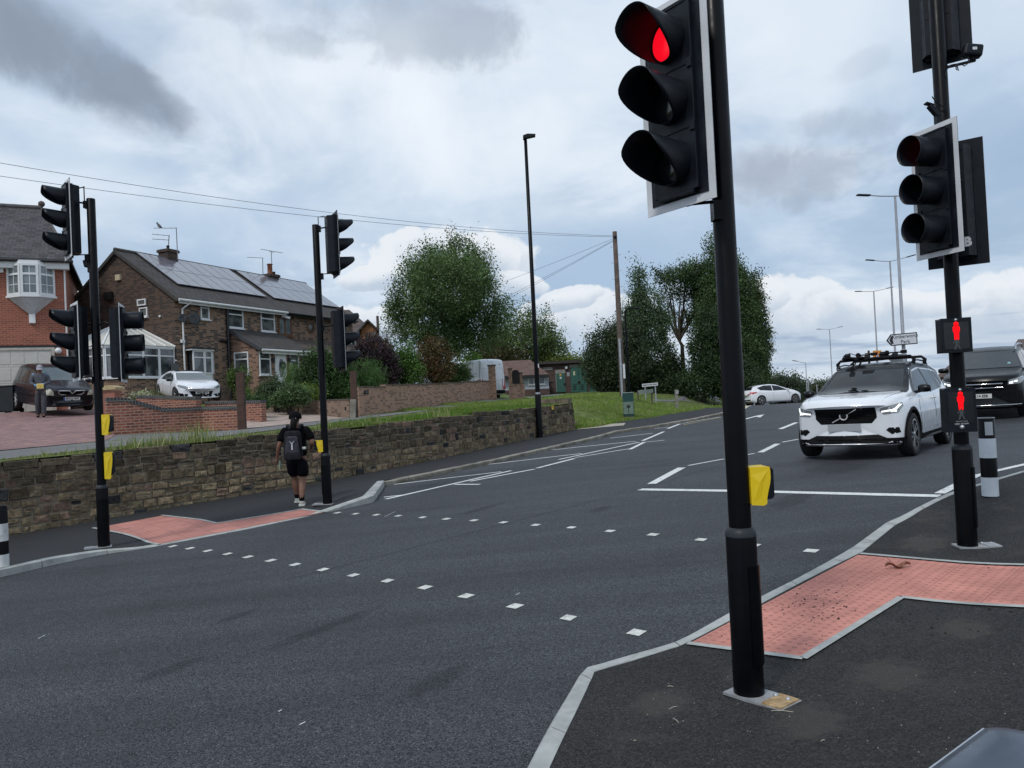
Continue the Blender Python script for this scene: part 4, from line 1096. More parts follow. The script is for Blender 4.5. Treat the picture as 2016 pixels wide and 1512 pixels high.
lamp2(1586, 714, 100, ((-1.2, .25),), 'shortest far lamp post with one arm, above the far hatchback', .07)
def board(o, w, hgt, d, nrm, poly=None):
 mb = MB(); mb.prism(poly or [(-w / 2, -hgt / 2), (w / 2, -hgt / 2), (w / 2, hgt / 2), (-w / 2, hgt / 2)], o, d, (0, 0, 1), nrm * .03); return mb
M_SIGNW = pm('sign_white', (.60, .61, .64), .5, var=.05); M_SIGNK = pm('sign_black', (.012, .012, .014), .5); M_SIGNG = pm('sign_back_grey', (.13, .15, .15), .6)
Y = 35.0; c = at(1775, 668, Y); zb = G(c.x, Y)
root = thing('direction_sign', (c.x, Y, zb), 'white pointed road sign reading Kimberworth Park above the roof rack', 'road sign')
cl = Vector((0, 0, c.z - zb)); d = Vector((1, -.12, 0)).normalized(); nn = Vector((-.12, -1, 0)).normalized()
sl = .07; k = Y / FPX; w, hh = 29 * k, 11.5 * k; rs_ = .035
poly = [(-w, 0), (-w + .75 * hh, -hh), (w, -hh), (w, hh), (-w + .75 * hh, hh)]
rot = lambda q: (q[0], q[1] + q[0] * rs_)
mb = board(cl, 0, 0, d, nn, [rot(q) for q in poly]); mb.build('sign_board', M_SIGNK, root)
inn = [(-w + .07, 0), (-w + .75 * hh + .03, -hh + .045), (w - .045, -hh + .045), (w - .045, hh - .045), (-w + .75 * hh + .03, hh - .045)]
mb = board(cl + nn * .012, 0, 0, d, nn, [rot(q) for q in inn]); mb.build('sign_face', M_SIGNW, root)
mb = MB(); ch = [(-w + .13, 0), (-w + .75 * hh, -hh + .09), (-w + .75 * hh + .10, -hh + .09), (-w + .27, 0), (-w + .75 * hh + .10, hh - .09), (-w + .75 * hh, hh - .09)]
mb.prism([rot(q) for q in ch], cl + nn * .043, d, (0, 0, 1), nn * .004); mb.build('chevron', M_SIGNK, root)
mb = MB(); du = (d + Vector((0, 0, rs_))).normalized()
text_mesh(mb, 'Kimberworth', .225, cl + nn * .046 + d * .14 + Vector((0, 0, .125)), du, (0, 0, 1), 0, 0, .001, True, .92); text_mesh(mb, 'Park', .225, cl + nn * .046 + d * .14 + Vector((0, 0, -.115)), du, (0, 0, 1), 0, 0, .001); mb.build('lettering', M_SIGNK, root)
mb = MB(); mb.tube([(.12, .12, 0), (.12, .12, c.z - zb + .2)], .07, 12); mb.build('post', M_GREYP, root)
Y = 42.0; c = at(1766, 705, Y); zb = G(c.x, Y); k = Y / FPX
root = thing('road_sign', (c.x, Y, zb), 'pointed road sign seen from its grey back behind the roof rack', 'road sign'); w, hh = 19 * k, 7.5 * k
mb = board(Vector((0, 0, c.z - zb)), 0, 0, Vector((1, 0, 0)), Vector((0, -1, 0)), [(-w, 0), (-w + hh, -hh), (w, -hh), (w, hh), (-w + hh, hh)]); mb.build('sign_board', M_SIGNG, root)
mb = MB(); mb.tube([(.2, .08, 0), (.2, .08, c.z - zb)], .06, 10); mb.build('post', M_GREYP, root)
Y = 56.0; c = at(1727, 700, Y); zb = G(c.x, Y); k = Y / FPX
root = thing('warning_sign', (c.x, Y, zb), 'orange backed warning sign with a red triangle over an amber light', 'road sign'); cz = c.z - zb
X_, Z_, Nn = Vector((1, 0, 0)), Vector((0, 0, 1)), Vector((0, -1, 0))
mb = board(Vector((0, 0, cz)), 16.5 * k, 20 * k, X_, Nn); mb.build('sign_board', pm('orange_board', (.62, .27, .05), .5), root)
tri = lambda s, dz: [(-7.5 * k * s, (-8 * k + dz) * 1), (7.5 * k * s, -8 * k + dz), (0, 7.5 * k * s * 1.0 - 1 * k + dz)]
mb = MB(); mb.prism([(-7.6 * k, -9 * k), (7.6 * k, -9 * k), (0, 7.5 * k)], Vector((0, -.035, cz)), X_, Z_, Nn * .01); mb.build('triangle', pm('sign_red', (.5, .03, .02), .5), root)
mb = MB(); mb.prism([(-5.3 * k, -7.7 * k), (5.3 * k, -7.7 * k), (0, 4.3 * k)], Vector((0, -.047, cz)), X_, Z_, Nn * .01); mb.build('triangle_face', M_SIGNW, root)
mb = MB(); mb.prism([(-3.2 * k, -6.5 * k), (3 * k, -6.5 * k), (1.2 * k, -4 * k), (.6 * k, -5 * k), (-.6 * k, -1.8 * k), (-1.6 * k, -5 * k)], Vector((0, -.06, cz)), X_, Z_, Nn * .01); mb.lathe([(.8 * k, 0), (.8 * k, .01)], (.4 * k, -.06, cz - 1.2 * k), 10, 0, Matrix.Rotation(R(90), 3, 'X')); mb.build('symbol', M_SIGNK, root)
mb = MB(); mb.box((5.5 * k, -.03, cz - 17 * k), (5 * k, .1, 5 * k)); mb.build('lamp_housing', pm('orange_board', (.62, .27, .05), .5), root)
mb = MB(); mb.lathe([(1.7 * k, 0), (1.7 * k, .03), (.001, .04)], (5.5 * k, -.10, cz - 17 * k), 14, 0, Matrix.Rotation(R(90), 3, 'X')); mb.build('amber_lamp', pm('lit_amber', (.8, .4, .02), .4, emit=(1, .45, .05), es=2.0), root)
mb = MB(); mb.box((-2.5 * k, -.03, cz - 17 * k), (10 * k, .03, 3.5 * k)); mb.build('plate', M_SIGNW, root)
mb = MB(); mb.tube([(0, .1, -.2), (0, .1, cz)], .05, 8); mb.build('post', M_GREYP, root)
Y = 90.0; c = at(1710, 690, Y); zb = G(c.x, Y)
root = thing('telegraph_pole', (c.x, Y, zb), 'distant dark wooden pole left of the orange warning sign', 'telegraph pole', 'telegraph poles')
mb = MB(); mb.lathe([(.16, -.2), (.13, c.z - zb)], n=8); mb.build('pole', M_DKWOOD, root); mb = MB(); mb.box((0, 0, c.z - zb - .35), (.9, .1, .12)); mb.build('crossarm', M_DKWOOD, root)
Y = 40.0; tp = at(1210, 456, Y); bs = Vector((tp.x, Y, H(tp.x, Y)))
TP = thing('telegraph_pole', bs, 'tall brown wooden telegraph pole standing on the grass verge', 'telegraph pole', 'telegraph poles'); h = tp.z - bs.z
mb = MB(); mb.lathe([(.165, -.3), (.15, 1.5), (.115, h), (.001, h + .02)], n=16); mb.build('pole', M_WOODP, TP)
mb = MB(); mb.box((-.06, -.16, 1.6), (.10, .06, 3.0)); mb.build('cable_guard', M_STEEL, TP)
mb = MB(); mb.box((.10, -.17, 1.4), (.11, .03, .75)); mb.build('white_marker', M_SIGNW, TP)
for k in range(8):
 z = h - .8 - .42 * k; sx = 1 if k % 2 else -1; mb = MB(); mb.tube([(sx * .1, 0, z), (sx * .25, 0, z), (sx * .25, 0, z + .04)], .011, 5); mb.build('step_iron', M_STEEL, TP)
mb = MB(); mb.box((0, -.12, h - .3), (.16, .08, .10)); mb.build('junction_box', M_BLACKP, TP)
M_WIRE = pm('wire_grey', (.05, .052, .06), .6)
def wire(a, b, sag, r, lab):
 o = Vector(a); pts = []
 for i in range(41):
  t = i / 40; q = Vector(a).lerp(Vector(b), t); q.z -= sag * 4 * t * (1 - t); pts.append(q - o)
 root = MB(); root.tube(pts, r, 5); ob = root.build('overhead_wire', M_WIRE, None, 0, label=lab, cat='wire', group='overhead wires'); ob.location = o
tpt = Vector((tp.x, Y, tp.z - .28))
wire(tpt + Vector((0, 0, .06)), at(-330, 262, 20), .55, .008, 'upper of the two long wires crossing the sky to the left edge')
wire(tpt, at(-330, 296, 21), .5, .008, 'lower of the two long wires crossing the sky to the left edge')
wire(tpt + Vector((0, 0, -.05)), at(560, 668, 75), .9, .008, 'uppermost of the three thin wires dropping from the tall pole behind the birch')
wire(tpt + Vector((0, 0, -.12)), at(640, 720, 78), .9, .008, 'lower thin wire dropping from the tall pole behind the birch')
wire(tpt + Vector((0, 0, -.16)), at(600, 745, 78), 1.0, .008, 'lowest thin wire dropping from the tall pole behind the birch')
Y = 70.0; c = at(743, 622, Y); zb = 1.9
root = thing('telegraph_pole', (c.x, Y, zb), 'distant wooden pole beside the dormer behind the brown brick houses', 'telegraph pole', 'telegraph poles')
mb = MB(); mb.lathe([(.15, -.3), (.12, c.z - zb)], n=8); mb.build('pole', M_WOODP, root)
Y = 47.0; c = at(1230, 608, Y); zb = H(c.x, Y); k = Y / FPX
root = thing('street_lamp', (c.x, Y, zb), 'slim black hooked lamp post behind the wooden telegraph pole', 'street lamp', 'street lamps'); h = c.z - zb
pts = [(0, 0, 0), (0, 0, h - .35), (.05, 0, h - .1), (.22, 0, h + .03), (.85, 0, h + .04)]
mb = MB(); mb.tube(pts, [.07, .055, .05, .045, .04], 8); mb.build('column', M_BLACK, root); mb = MB(); mb.box((.78, 0, h + .01), (.34, .16, .09)); mb.build('lantern', M_BLACKP, root, bevel=.02)
p = raycast(1241, 827, TERR, 10); p.y += .35; k = p.y / FPX
p.z = TERR(p.x, p.y)
M_CABD = pm('dark_green_paint', (.010, .050, .045), .4, var=.15); M_CABL = pm('faded_green_paint', (.13, .19, .15), .6, var=.15, stain=(.08, .12, .10), stamt=.5)
root = thing('street_cabinet', p, 'green metal utility cabinet on the verge with a faded pale lower door', 'cabinet')
d = Vector((.98, -.17, 0)).normalized(); nn = Vector((-.17, -.98, 0)).normalized(); w = 10.5 * k; dp = 22 * k; H_ = 51 * k
mb = MB(); mb.prism([(-w, .12), (w, .12), (w, H_), (-w, H_)], (0, 0, 0), d, (0, 0, 1), -nn * dp); mb.build('casing', M_CABD, root, bevel=.01)
mb = MB(); mb.prism([(-w * 1.02, H_), (w * 1.02, H_), (w * 1.02, H_ + .03), (-w * 1.02, H_ + .03)], nn * .02, d, (0, 0, 1), -nn * (dp + .04)); mb.build('lid', pm('cabinet_lid', (.25, .33, .31), .6, var=.1), root)
mb = MB(); mb.prism([(-w * .93, .20), (w * .93, .20), (w * .93, H_ * .66), (-w * .93, H_ * .66)], nn * .001, d, (0, 0, 1), nn * .02); dr = mb.build('door', M_CABL, root)
mb = MB(); mb.lathe([(.07, 0), (.07, .02), (.001, .03)], nn * .02 + Vector((0, 0, H_ * .50)), 14, 0, Matrix((d, Vector((0, 0, 1)), nn)).transposed()); mb.prism([(-.012, H_ * .24), (.012, H_ * .24), (.012, H_ * .5), (-.012, H_ * .5)], nn * .021, d, (0, 0, 1), nn * .012); mb.build('handle', pm('worn_dark', (.03, .04, .035), .7), dr)
mb = MB(); mb.prism([(-w * .9, -.1), (w * .9, -.1), (w * .9, .13), (-w * .9, .13)], -nn * .03, d, (0, 0, 1), -nn * (dp - .05)); mb.build('plinth', M_KERBO, root)
def signat(px0, px1, py0, py1, Y, base, name, lab, mat, txt=None, posts=(), tilt=.05, pm_=None):
 k = Y / FPX; c = at((px0 + px1) / 2, (py0 + py1) / 2, Y); zb = TERR(c.x, Y)
 root = thing(name, (c.x, Y, zb), lab, 'road sign'); w = (px1 - px0) * k / 2; hh = (py1 - py0) * k / 2; z = c.z - zb
 mb = MB(); mb.prism([(-w, -hh), (w, -hh), (w, hh), (-w, hh)], (0, 0, z), (1, 0, tilt * .9), (0, 0, 1), (0, -.03, 0)); mb.build('sign_board', mat, root)
 if txt:
  mb = MB(); text_mesh(mb, txt, hh * 1.25, (0, -.034, z), (1, 0, tilt * .9), (0, 0, 1), 0, 0, .004, True, (2 * w * .9) / (hh * 1.25 * .66 * len(txt))); mb.build('lettering', M_SIGNK, root)
 for px in posts:
  x = (px - (px0 + px1) / 2) * k; mb = MB(); mb.bar((x, .03, -.2), (x, .03, z + hh * .8), .07, .05, up=(0, 1, 0)); mb.build('post', pm_ or M_GREYP, root)
signat(1264, 1295, 754.5, 760.5, 46, 0, 'street_name_sign', 'white street name plate on two thin posts in front of the dark trees', M_SIGNW, 'MEADOW HALL ROAD', (1270, 1290))
signat(1256, 1286, 767, 774.5, 43, 0, 'low_sign', 'low weathered grey-green sign board between the cabinet and the name plate', pm('weathered_sign', (.16, .19, .18), .7, var=.2), None, (1256, 1283), pm_=M_WOODP)
Y = 42.0; c = at(1331, 767, Y); zb = TERR(c.x, Y)
root = thing('concrete_post', (c.x, Y, zb), 'short grey concrete marker post at the tip of the verge', 'post'); h = c.z - zb
mb = MB(); mb.box((0, 0, h / 2 - .1), (.15, .12, h + .2)); mb.build('post', M_KERBO, root); mb = MB(); mb.box((.03, -.07, h - .14), (.16, .06, .22)); mb.build('marker_box', M_STEELD, root)
hz = 1.02
def atz(px, py, z):
 r = ray(px, py); t = (z - EYE) / r.z; return CAMP + r * t
crn = [(1837, 1512), (1937, 1437.5), (1948, 1436), (1962, 1435.5), (1985, 1437), (2016, 1442.5), (2070, 1456)]
pts = [atz(x, y, hz) for x, y in crn]; pts = [pts[0] + (pts[0] - pts[1]) * 1.6] + pts + [pts[-1] + Vector((.10, -.30, 0))]
o = Vector((pts[4].x, pts[4].y - .2, G(1.0, 1.0)))
root = thing('metal_cabinet', o, 'glossy blue-grey metal casing poking into the bottom right corner', 'cabinet')
poly = [(q.x - o.x, q.y - o.y) for q in pts]
M_GLOSS = pm('glossy_blue_grey_paint', (.060, .080, .110), .30, metal=.35, var=.1, scale=3, spec=.6)
def inset(poly, d):
 cx = sum(a for a, b in poly) / len(poly); cy = sum(b for a, b in poly) / len(poly)
 return [(cx + (a - cx) * (1 - d), cy + (b - cy) * (1 - d)) for a, b in poly]
mb = MB(); zt = hz - o.z
rings = [(poly, zt - .03), (poly, zt), (inset(poly, .03), zt + .004), (inset(poly, .3), zt + .010), (inset(poly, .7), zt + .013)]
vs = [(a, b, z) for pl, z in rings for a, b in pl]; n = len(poly); fs = []
for i in range(len(rings) - 1):
 for j in range(n): fs.append((i * n + j, i * n + (j + 1) % n, (i + 1) * n + (j + 1) % n, (i + 1) * n + j))
fs.append(tuple(range((len(rings) - 1) * n, len(rings) * n)))
area = sum(poly[i][0] * poly[(i + 1) % n][1] - poly[(i + 1) % n][0] * poly[i][1] for i in range(n))
if area < 0: fs = [f[::-1] for f in fs]
mb.add(vs, fs, 0, True); mb.build('lid', M_GLOSS, root)
mb = MB(); mb.prism(inset(poly, .03), (0, 0, .02), (1, 0, 0), (0, 1, 0), (0, 0, zt - .05)); mb.build('casing', M_GLOSS, root)
mb = MB(); e0, e1 = Vector((*poly[0], zt + .001)), Vector((*poly[2], zt + .001)); mb.tube([e0, e1], .0028, 6); mb.build('edge_trim', pm('bright_edge', (.6, .62, .65), .3, metal=.8), root)
lr = random.Random(21)
mb = MB()
for i in range(150):
 if i < 95: px = lr.gauss(1600, 50); py = lr.gauss(1192, 16)
 else: px = lr.uniform(1400, 1990); py = lr.uniform(1105, 1285)
 q = PN(px, py);
 if px + (py - 1100) * .0 < 1380 + (1266 - py) * 1.9 - 30: continue
 r = lr.uniform(.003, .009); q.z += .004
 mb.sphere(q, r, 4, 0, (1, lr.uniform(.6, 1.2), .6))
mb.build('grit', pm('black_grit', (.012, .010, .010), .9), None, 0, label='black tarmac crumbs scattered over the red tactile paving', cat='grit', kind='stuff')
q = PN(1768, 1120)
root = thing('dead_leaf', q + Vector((0, 0, .012)), 'curled brown dead leaf with a stalk lying on the red paving', 'leaf')
mb = MB(); vs = []
for i in range(9):
 t = i / 8; wv = .028 * math.sin(PI * t) ; x = -.10 + .20 * t; z = .012 + .018 * math.sin(t * 9)
 vs += [(x, -wv, z + .012), (x, 0, z - .006), (x, wv, z + .014)]
fs = [(i * 3 + j, i * 3 + j + 1, i * 3 + j + 4, i * 3 + j + 3) for i in range(8) for j in range(2)]
mb.add(vs, fs); mb.tube([(-.02, .0, .02), (-.05, .03, .05), (-.07, .04, .085)], .002, 5); mb.build('blade', pm('dead_leaf_brown', (.19, .075, .045), .8, var=.4, scale=40), root)
M_STRAW = pm('pale_straw', (.45, .42, .34), .8)
mb = MB()
for px, py, L_, a in ((1325, 1395, .05, .5), (1331, 1420, .05, 1.9), (1540, 1402, .10, -.4), (1320, 1353, .035, -.5), (1190, 1330, .0, 0), (1725, 1150, .03, 1), (1450, 1300, .02, 2), (1620, 1460, .02, .4), (1560, 1375, .015, 0), (1250, 1460, .012, 0)):
 if L_ == 0: continue
 q = PN(px, py) + Vector((0, 0, .004)); d = Vector((math.cos(a), math.sin(a), .05)) * L_; mb.tube([q - d / 2, q + Vector((0, 0, .004)), q + d / 2], .0016, 4)
for i in range(90):
 px = lr.uniform(1090, 2000); py = lr.uniform(1290, 1510) if i % 3 else lr.uniform(1000, 1090)
 if px < 1700 and py < 1330: continue
 q = PN(px, py) + Vector((0, 0, .003)); mb.sphere(q, lr.uniform(.0012, .0030), 3)
mb.build('litter', M_STRAW, None, 0, label='tiny pale straws and grit specks lying on the near pavement', cat='litter', kind='stuff')
# buildings
M_BRB = brick('brown_brick', (.225, .128, .078), (.305, .185, .117), (.24, .195, .155), mix2=(.052, .034, .028), mvar=.42, dirt=(.05, .035, .028), dirtamt=.35)
M_BRG = brick('gable_shade_chimney_brick', (.082, .048, .034), (.115, .066, .044), (.085, .066, .054), mix2=(.040, .026, .022), mvar=.45, dirt=(.034, .026, .022), dirtamt=.5)  # the gable's shade put into a darker brick; the chimneys share it
M_BRP = brick('light_brown_brick', (.255, .142, .095), (.32, .185, .128), (.20, .15, .12), mix2=(.085, .048, .038), mvar=.35)
M_BRR = brick('orange_red_brick', (.29, .075, .040), (.33, .095, .052), (.34, .19, .145), mo=.012, mix2=(.235, .06, .035), mvar=.3)
M_BRW = brick('red_wall_brick', (.235, .072, .042), (.29, .10, .062), (.33, .22, .17), mo=.014, mix2=(.16, .05, .035), mvar=.35, dirt=(.14, .07, .055), dirtamt=.4)
M_BRT = brick('buff_wall_brick', (.37, .20, .125), (.43, .25, .165), (.36, .27, .20), mix2=(.20, .11, .075), mvar=.3, dirt=(.13, .10, .075), dirtamt=.5)
M_BRBF = brick('dull_buff_brick', (.23, .15, .107), (.28, .19, .14), (.22, .18, .14), mix2=(.12, .075, .055), mvar=.3, dirt=(.09, .07, .055), dirtamt=.5)
M_BRS = brick('substation_brick', (.082, .045, .040), (.11, .062, .052), (.085, .07, .064), mix2=(.05, .03, .03), mvar=.4)
M_TILE = brick('dark_roof_tile', (.050, .046, .046), (.072, .066, .064), (.018, .017, .017), .30, .24, .014, mix2=(.060, .048, .042), mvar=.3, bs=1.0, dirt=(.075, .075, .06), dirtamt=.35)
M_SLATE = brick('blue_grey_slate', (.062, .060, .064), (.085, .082, .085), (.022, .021, .022), .28, .21, .010, mix2=(.05, .046, .05), mvar=.3, bs=.8, dirt=(.10, .095, .085), dirtamt=.3)
M_TILEB = brick('brown_roof_tile', (.10, .072, .062), (.13, .095, .08), (.035, .028, .025), .30, .22, .014, mix2=(.085, .06, .055), mvar=.3, bs=.9)
M_TILER = brick('red_brown_roof_tile', (.13, .072, .058), (.16, .095, .075), (.05, .035, .03), .25, .18, .012, mix2=(.11, .06, .05), mvar=.3, bs=.9)
M_BLUEB = brick('blue_engineering_brick', (.040, .045, .052), (.058, .062, .070), (.16, .15, .13), .075, .30, .010, mvar=.3, mix2=(.03, .034, .04))
M_GUTW = pm('white_gutter', (.66, .67, .67), .4, var=.08, scale=4, stain=(.40, .40, .38), stamt=.4)
M_GUTB = pm('black_gutter', (.012, .012, .014), .4)
M_BRNF = pm('brown_window_frame', (.135, .062, .032), .6, var=.2)
M_DARK = pm('dark_recess', (.01, .01, .011), .8)
M_CURT = glass('pale_curtained_glass', (.22, .25, .26), .12, (.12, .15, .16))
M_SOLAR = pm('solar_glass', (.135, .130, .155), .22, var=.12, scale=1.2, spec=.9, coat=.6)
M_SOLARF = pm('solar_frame', (.085, .085, .10), .5)
M_GREEND = pm('green_door_paint', (.030, .105, .085), .55, var=.15, stain=(.045, .12, .10), stamt=.5)
M_LINT = pm('concrete_lintel', (.24, .23, .215), .85, var=.2)
M_GARD = pm('cream_garage_door', (.52, .50, .46), .6, var=.05)
Z = Vector((0, 0, 1))
class Plane:
 """a vertical wall plane: o + d*s, outward normal n"""
 def __init__(s, o, d, n): s.o = Vector(o); s.d = Vector(d).normalized(); s.n = Vector(n).normalized()
 def hit(s, px, py):
  r = ray(px, py); t = (s.o - CAMP).dot(s.n) / r.dot(s.n); p = CAMP + r * t
  return (p - s.o).dot(s.d), p.z
 def rect(s, x0, y0, x1, y1):
  a = s.hit(x0, y0); b = s.hit(x1, y1); c = s.hit(x0, y1); e = s.hit(x1, y0)
  s0 = (a[0] + c[0]) / 2; s1 = (b[0] + e[0]) / 2; z1 = (a[1] + e[1]) / 2; z0 = (b[1] + c[1]) / 2
  if s0 > s1: s0, s1 = s1, s0
  return s0, s1, z0, z1
 def off(s, k): return Plane(s.o + s.n * k, s.d, s.n)
def slab(mb, P_, s0, s1, z0, z1, k0, k1, org, mi=0):
 """box on a wall plane, from depth k0 to k1 along the normal"""
 mb.prism([(s0, z0), (s1, z0), (s1, z1), (s0, z1)], Vector((P_.o.x, P_.o.y, 0)) + P_.n * k0 - org, P_.d, Z, P_.n * (k1 - k0), mi)
def window(root, P_, s0, s1, z0, z1, fm=None, cols=1, top=.32, glassm=None, sill=True, fw=.06, topcols=None, name='window'):
 org = root.location; fm = fm or M_UPVC; g = glassm or M_GLASS
 mb = MB(); D0, D1 = -.01, .045
 slab(mb, P_, s0, s0 + fw, z0, z1, D0, D1, org); slab(mb, P_, s1 - fw, s1, z0, z1, D0, D1, org)
 slab(mb, P_, s0 + fw, s1 - fw, z0, z0 + fw, D0, D1, org); slab(mb, P_, s0 + fw, s1 - fw, z1 - fw, z1, D0, D1, org)
 zt = z1 - (z1 - z0) * top if top else z1 - fw
 if top: slab(mb, P_, s0 + fw, s1 - fw, zt - fw * .5, zt + fw * .5, D0, D1 - .004, org)
 for i in range(1, cols):
  x = s0 + (s1 - s0) * i / cols; slab(mb, P_, x - fw * .45, x + fw * .45, z0 + fw, (zt - fw * .5 if (topcols and top) else z1 - fw), D0, D1 - .007, org)
 w = mb.build(name, fm, root)
 mb = MB(); slab(mb, P_, s0 + fw * .5, s1 - fw * .5, z0 + fw * .5, z1 - fw * .5, .004, .010, org); mb.build('pane', g, w)
 if sill:
  mb = MB(); slab(mb, P_, s0 - .04, s1 + .04, z0 - .06, z0 - .002, .0, .11, org); mb.build('sill', fm, w)
 return w
def roof_slab(root, A, B, C, D, th, mat, name='roof'):
 """A,B eave ends, C,D ridge ends (world); thickness th"""
 o = root.location; q = [Vector(p) - o for p in (A, B, C, D)]
 n = (q[1] - q[0]).cross(q[3] - q[0]).normalized()
 if n.z < 0: n = -n
 mb = MB(); vs = q + [p - n * th for p in q]; fs = [(0, 1, 2, 3), (7, 6, 5, 4)] + [(i, i + 4, (i + 1) % 4 + 4, (i + 1) % 4) for i in range(4)]
 if (q[1] - q[0]).cross(q[2] - q[0]).dot(n) < 0: fs = [f[::-1] for f in fs]
 mb.add(vs, fs); return mb.build(name, mat, root)
def wallprism(root, profile, o, dirp, length_vec, mat, name='wall'):
 mb = MB(); mb.prism(profile, Vector(o) - root.location, dirp, Z, length_vec); return mb.build(name, mat, root)
def pipe(root, pts, r, mat, name='downpipe', n=8):
 mb = MB(); mb.tube([Vector(p) - root.location for p in pts], r, n); return mb.build(name, mat, root)
# brown brick pair
A = Vector((.398, .918, 0)).normalized(); B = Vector((-.918, .398, 0)).normalized(); NF = -B; NG = -A
CE = at(343, 584, 34.0); ZE = CE.z; ZB = H(CE.x, CE.y) - .35
FP = Plane((CE.x, CE.y, 0), A, NF); GP = Plane((CE.x, CE.y, 0), B, NG)
WD = 6.9; rp = CE + B * (WD / 2)
rr_ = GP.hit(232, 499); ZR = ZE + (WD / 2) * .70
ZR = (ZR + rr_[1]) / 2
s_div = FP.hit(556, 616)[0]; s_end = FP.hit(694, 640)[0]
def sdist(px, py, pl=FP): return pl.hit(px, py)[0]
def semi(s0, s1, label, gutter, first):
 o = Vector((CE.x, CE.y, 0)) + A * s0; L = s1 - s0
 root = thing('brick_house', Vector((o.x, o.y, ZB)), label, 'house', 'pair of brown brick houses')
 prof = [(0, ZB), (WD, ZB), (WD, ZE), (WD / 2, ZR - .02), (0, ZE)]
 mb = MB(); oo = o - root.location; oo.z = -ZB
 n = 5
 vs = [oo + B * a + Z * z for a, z in prof] + [oo + B * a + Z * z + A * L for a, z in prof]
 mb.add(vs, [(0, 1, 2, 3, 4), (9, 8, 7, 6, 5)], 1 if first else 0)
 mb.add(vs, [(0, 5, 6, 1)[::-1], (1, 6, 7, 2)[::-1], (2, 7, 8, 3)[::-1], (3, 8, 9, 4)[::-1], (4, 9, 5, 0)[::-1]], 0)
 w = mb.build('wall', [M_BRB, M_BRG], root)
 sl = (ZR - ZE) / (WD / 2); ov = .32; g0 = .12 if first else 0; g1 = .12 if not first else 0
 e0 = o - A * g0; e1 = o + A * (L + g1); up = .12
 def P3(base, b, z): return Vector((base.x, base.y, 0)) + B * b + Z * z
 roof_slab(root, P3(e0, -ov, ZE - ov * sl + up), P3(e1, -ov, ZE - ov * sl + up), P3(e1, WD / 2, ZR + up), P3(e0, WD / 2, ZR + up), .10, M_TILE)
 roof_slab(root, P3(e0, WD + ov, ZE - ov * sl + up), P3(e1, WD + ov, ZE - ov * sl + up), P3(e1, WD / 2, ZR + up), P3(e0, WD / 2, ZR + up), .10, M_TILE)
 mb = MB(); mb.tube([P3(e0, WD / 2, ZR + up + .01) - root.location, P3(e1, WD / 2, ZR + up + .01) - root.location], .10, 8); mb.build('ridge_tiles', pm('ridge_tile', (.06, .055, .05), .8, var=.2), root)
 pipe(root, [P3(o - A * .1 * first, -ov - .04, ZE - ov * sl + .05), P3(o + A * (L + .02), -ov - .04, ZE - ov * sl + .05)], .06, gutter, 'gutter')
 mb = MB(); mb.bar(P3(o, -ov + .05, ZE - ov * sl + .0) - root.location, P3(o + A * L, -ov + .05, ZE - ov * sl + .0) - root.location, .03, .18); mb.build('fascia', gutter, root)
 if first:
  for bb, zz in ((-ov, ZE - ov * sl), (WD + ov, ZE - ov * sl)):
   mb = MB(); mb.bar(P3(e0 - A * .01, bb, zz + .03) - root.location, P3(e0 - A * .01, WD / 2, ZR + .03) - root.location, .04, .14); mb.build('verge_board', pm('dark_verge', (.05, .045, .04), .7), root)
 return root, P3, sl, up
H1, P3, SLP, UP = semi(0, s_div, 'brown brick house with a white conservatory and white gutters under solar panels', M_GUTW, True)
H2, _, _, _ = semi(s_div, s_end, 'adjoining brown brick house with a brown framed window and an orange chimney pot', M_GUTB, False)
def solar(root, s0, s1, n, low=.08):
 nrm = (B * -SLP + Z).normalized(); upv = (B + Z * SLP).normalized(); Ls = math.hypot(WD / 2, ZR - ZE)
 w = (s1 - s0) / n; base = Vector((CE.x, CE.y, ZE + UP)) + nrm * .07
 for r in range(2):
  for i in range(n):
   l0 = Ls * .235 + r * Ls * .372; p0 = base + A * (s0 + i * w) + upv * l0 - root.location
   mb = MB(); mb.prism([(.008, .008), (w - .008, .008), (w - .008, Ls * .372 - .008), (.008, Ls * .372 - .008)], p0, A, upv, nrm * .035, 1)
   mb.prism([(.022, .022), (w - .022, .022), (w - .022, Ls * .372 - .022), (.022, Ls * .372 - .022)], p0 + nrm * .035, A, upv, nrm * .003, 0)
   mb.build('solar_panel', [M_SOLAR, M_SOLARF], root)
solar(H1, .95, s_div - .25, 8); solar(H2, s_div + .30, s_end - .1, 7)
def chimney(root, px0, px1, pyt, label, pots, Yoff=0):
 pr = Plane(Vector((CE.x, CE.y, 0)) + B * (WD / 2), A, NF); s0, zt = pr.hit(px0, pyt); s1, _ = pr.hit(px1, pyt); c = Vector((CE.x, CE.y, 0)) + B * (WD / 2) + A * ((s0 + s1) / 2) - root.location
 w = (s1 - s0) * .62; c.z = 0; zr = ZR - .5 - root.location.z; zt -= root.location.z
 mb = MB(); mb.box(c + Z * ((zr + zt - .15) / 2), (w, .62, zt - .15 - zr), math.atan2(A.y, A.x)); mb.box(c + Z * (zt - .09), (w + .12, .74, .12), math.atan2(A.y, A.x)); mb.box(c + Z * (zt - .015), (w + .05, .67, .03), math.atan2(A.y, A.x))
 ch = mb.build('chimney', M_BRG, root)
 for dx, hp, rad, m in pots:
  mb = MB(); mb.lathe([(rad, zt), (rad * .9, zt + hp - .06), (rad * 1.12, zt + hp - .05), (rad * 1.12, zt + hp)], c + A * dx, 14); mb.build('chimney_pot', m, ch)
 return c + root.location, zt + root.location.z
POT = pm('terracotta_pot', (.30, .11, .055), .8, var=.15); POTD = pm('sooty_pot', (.06, .045, .04), .8)
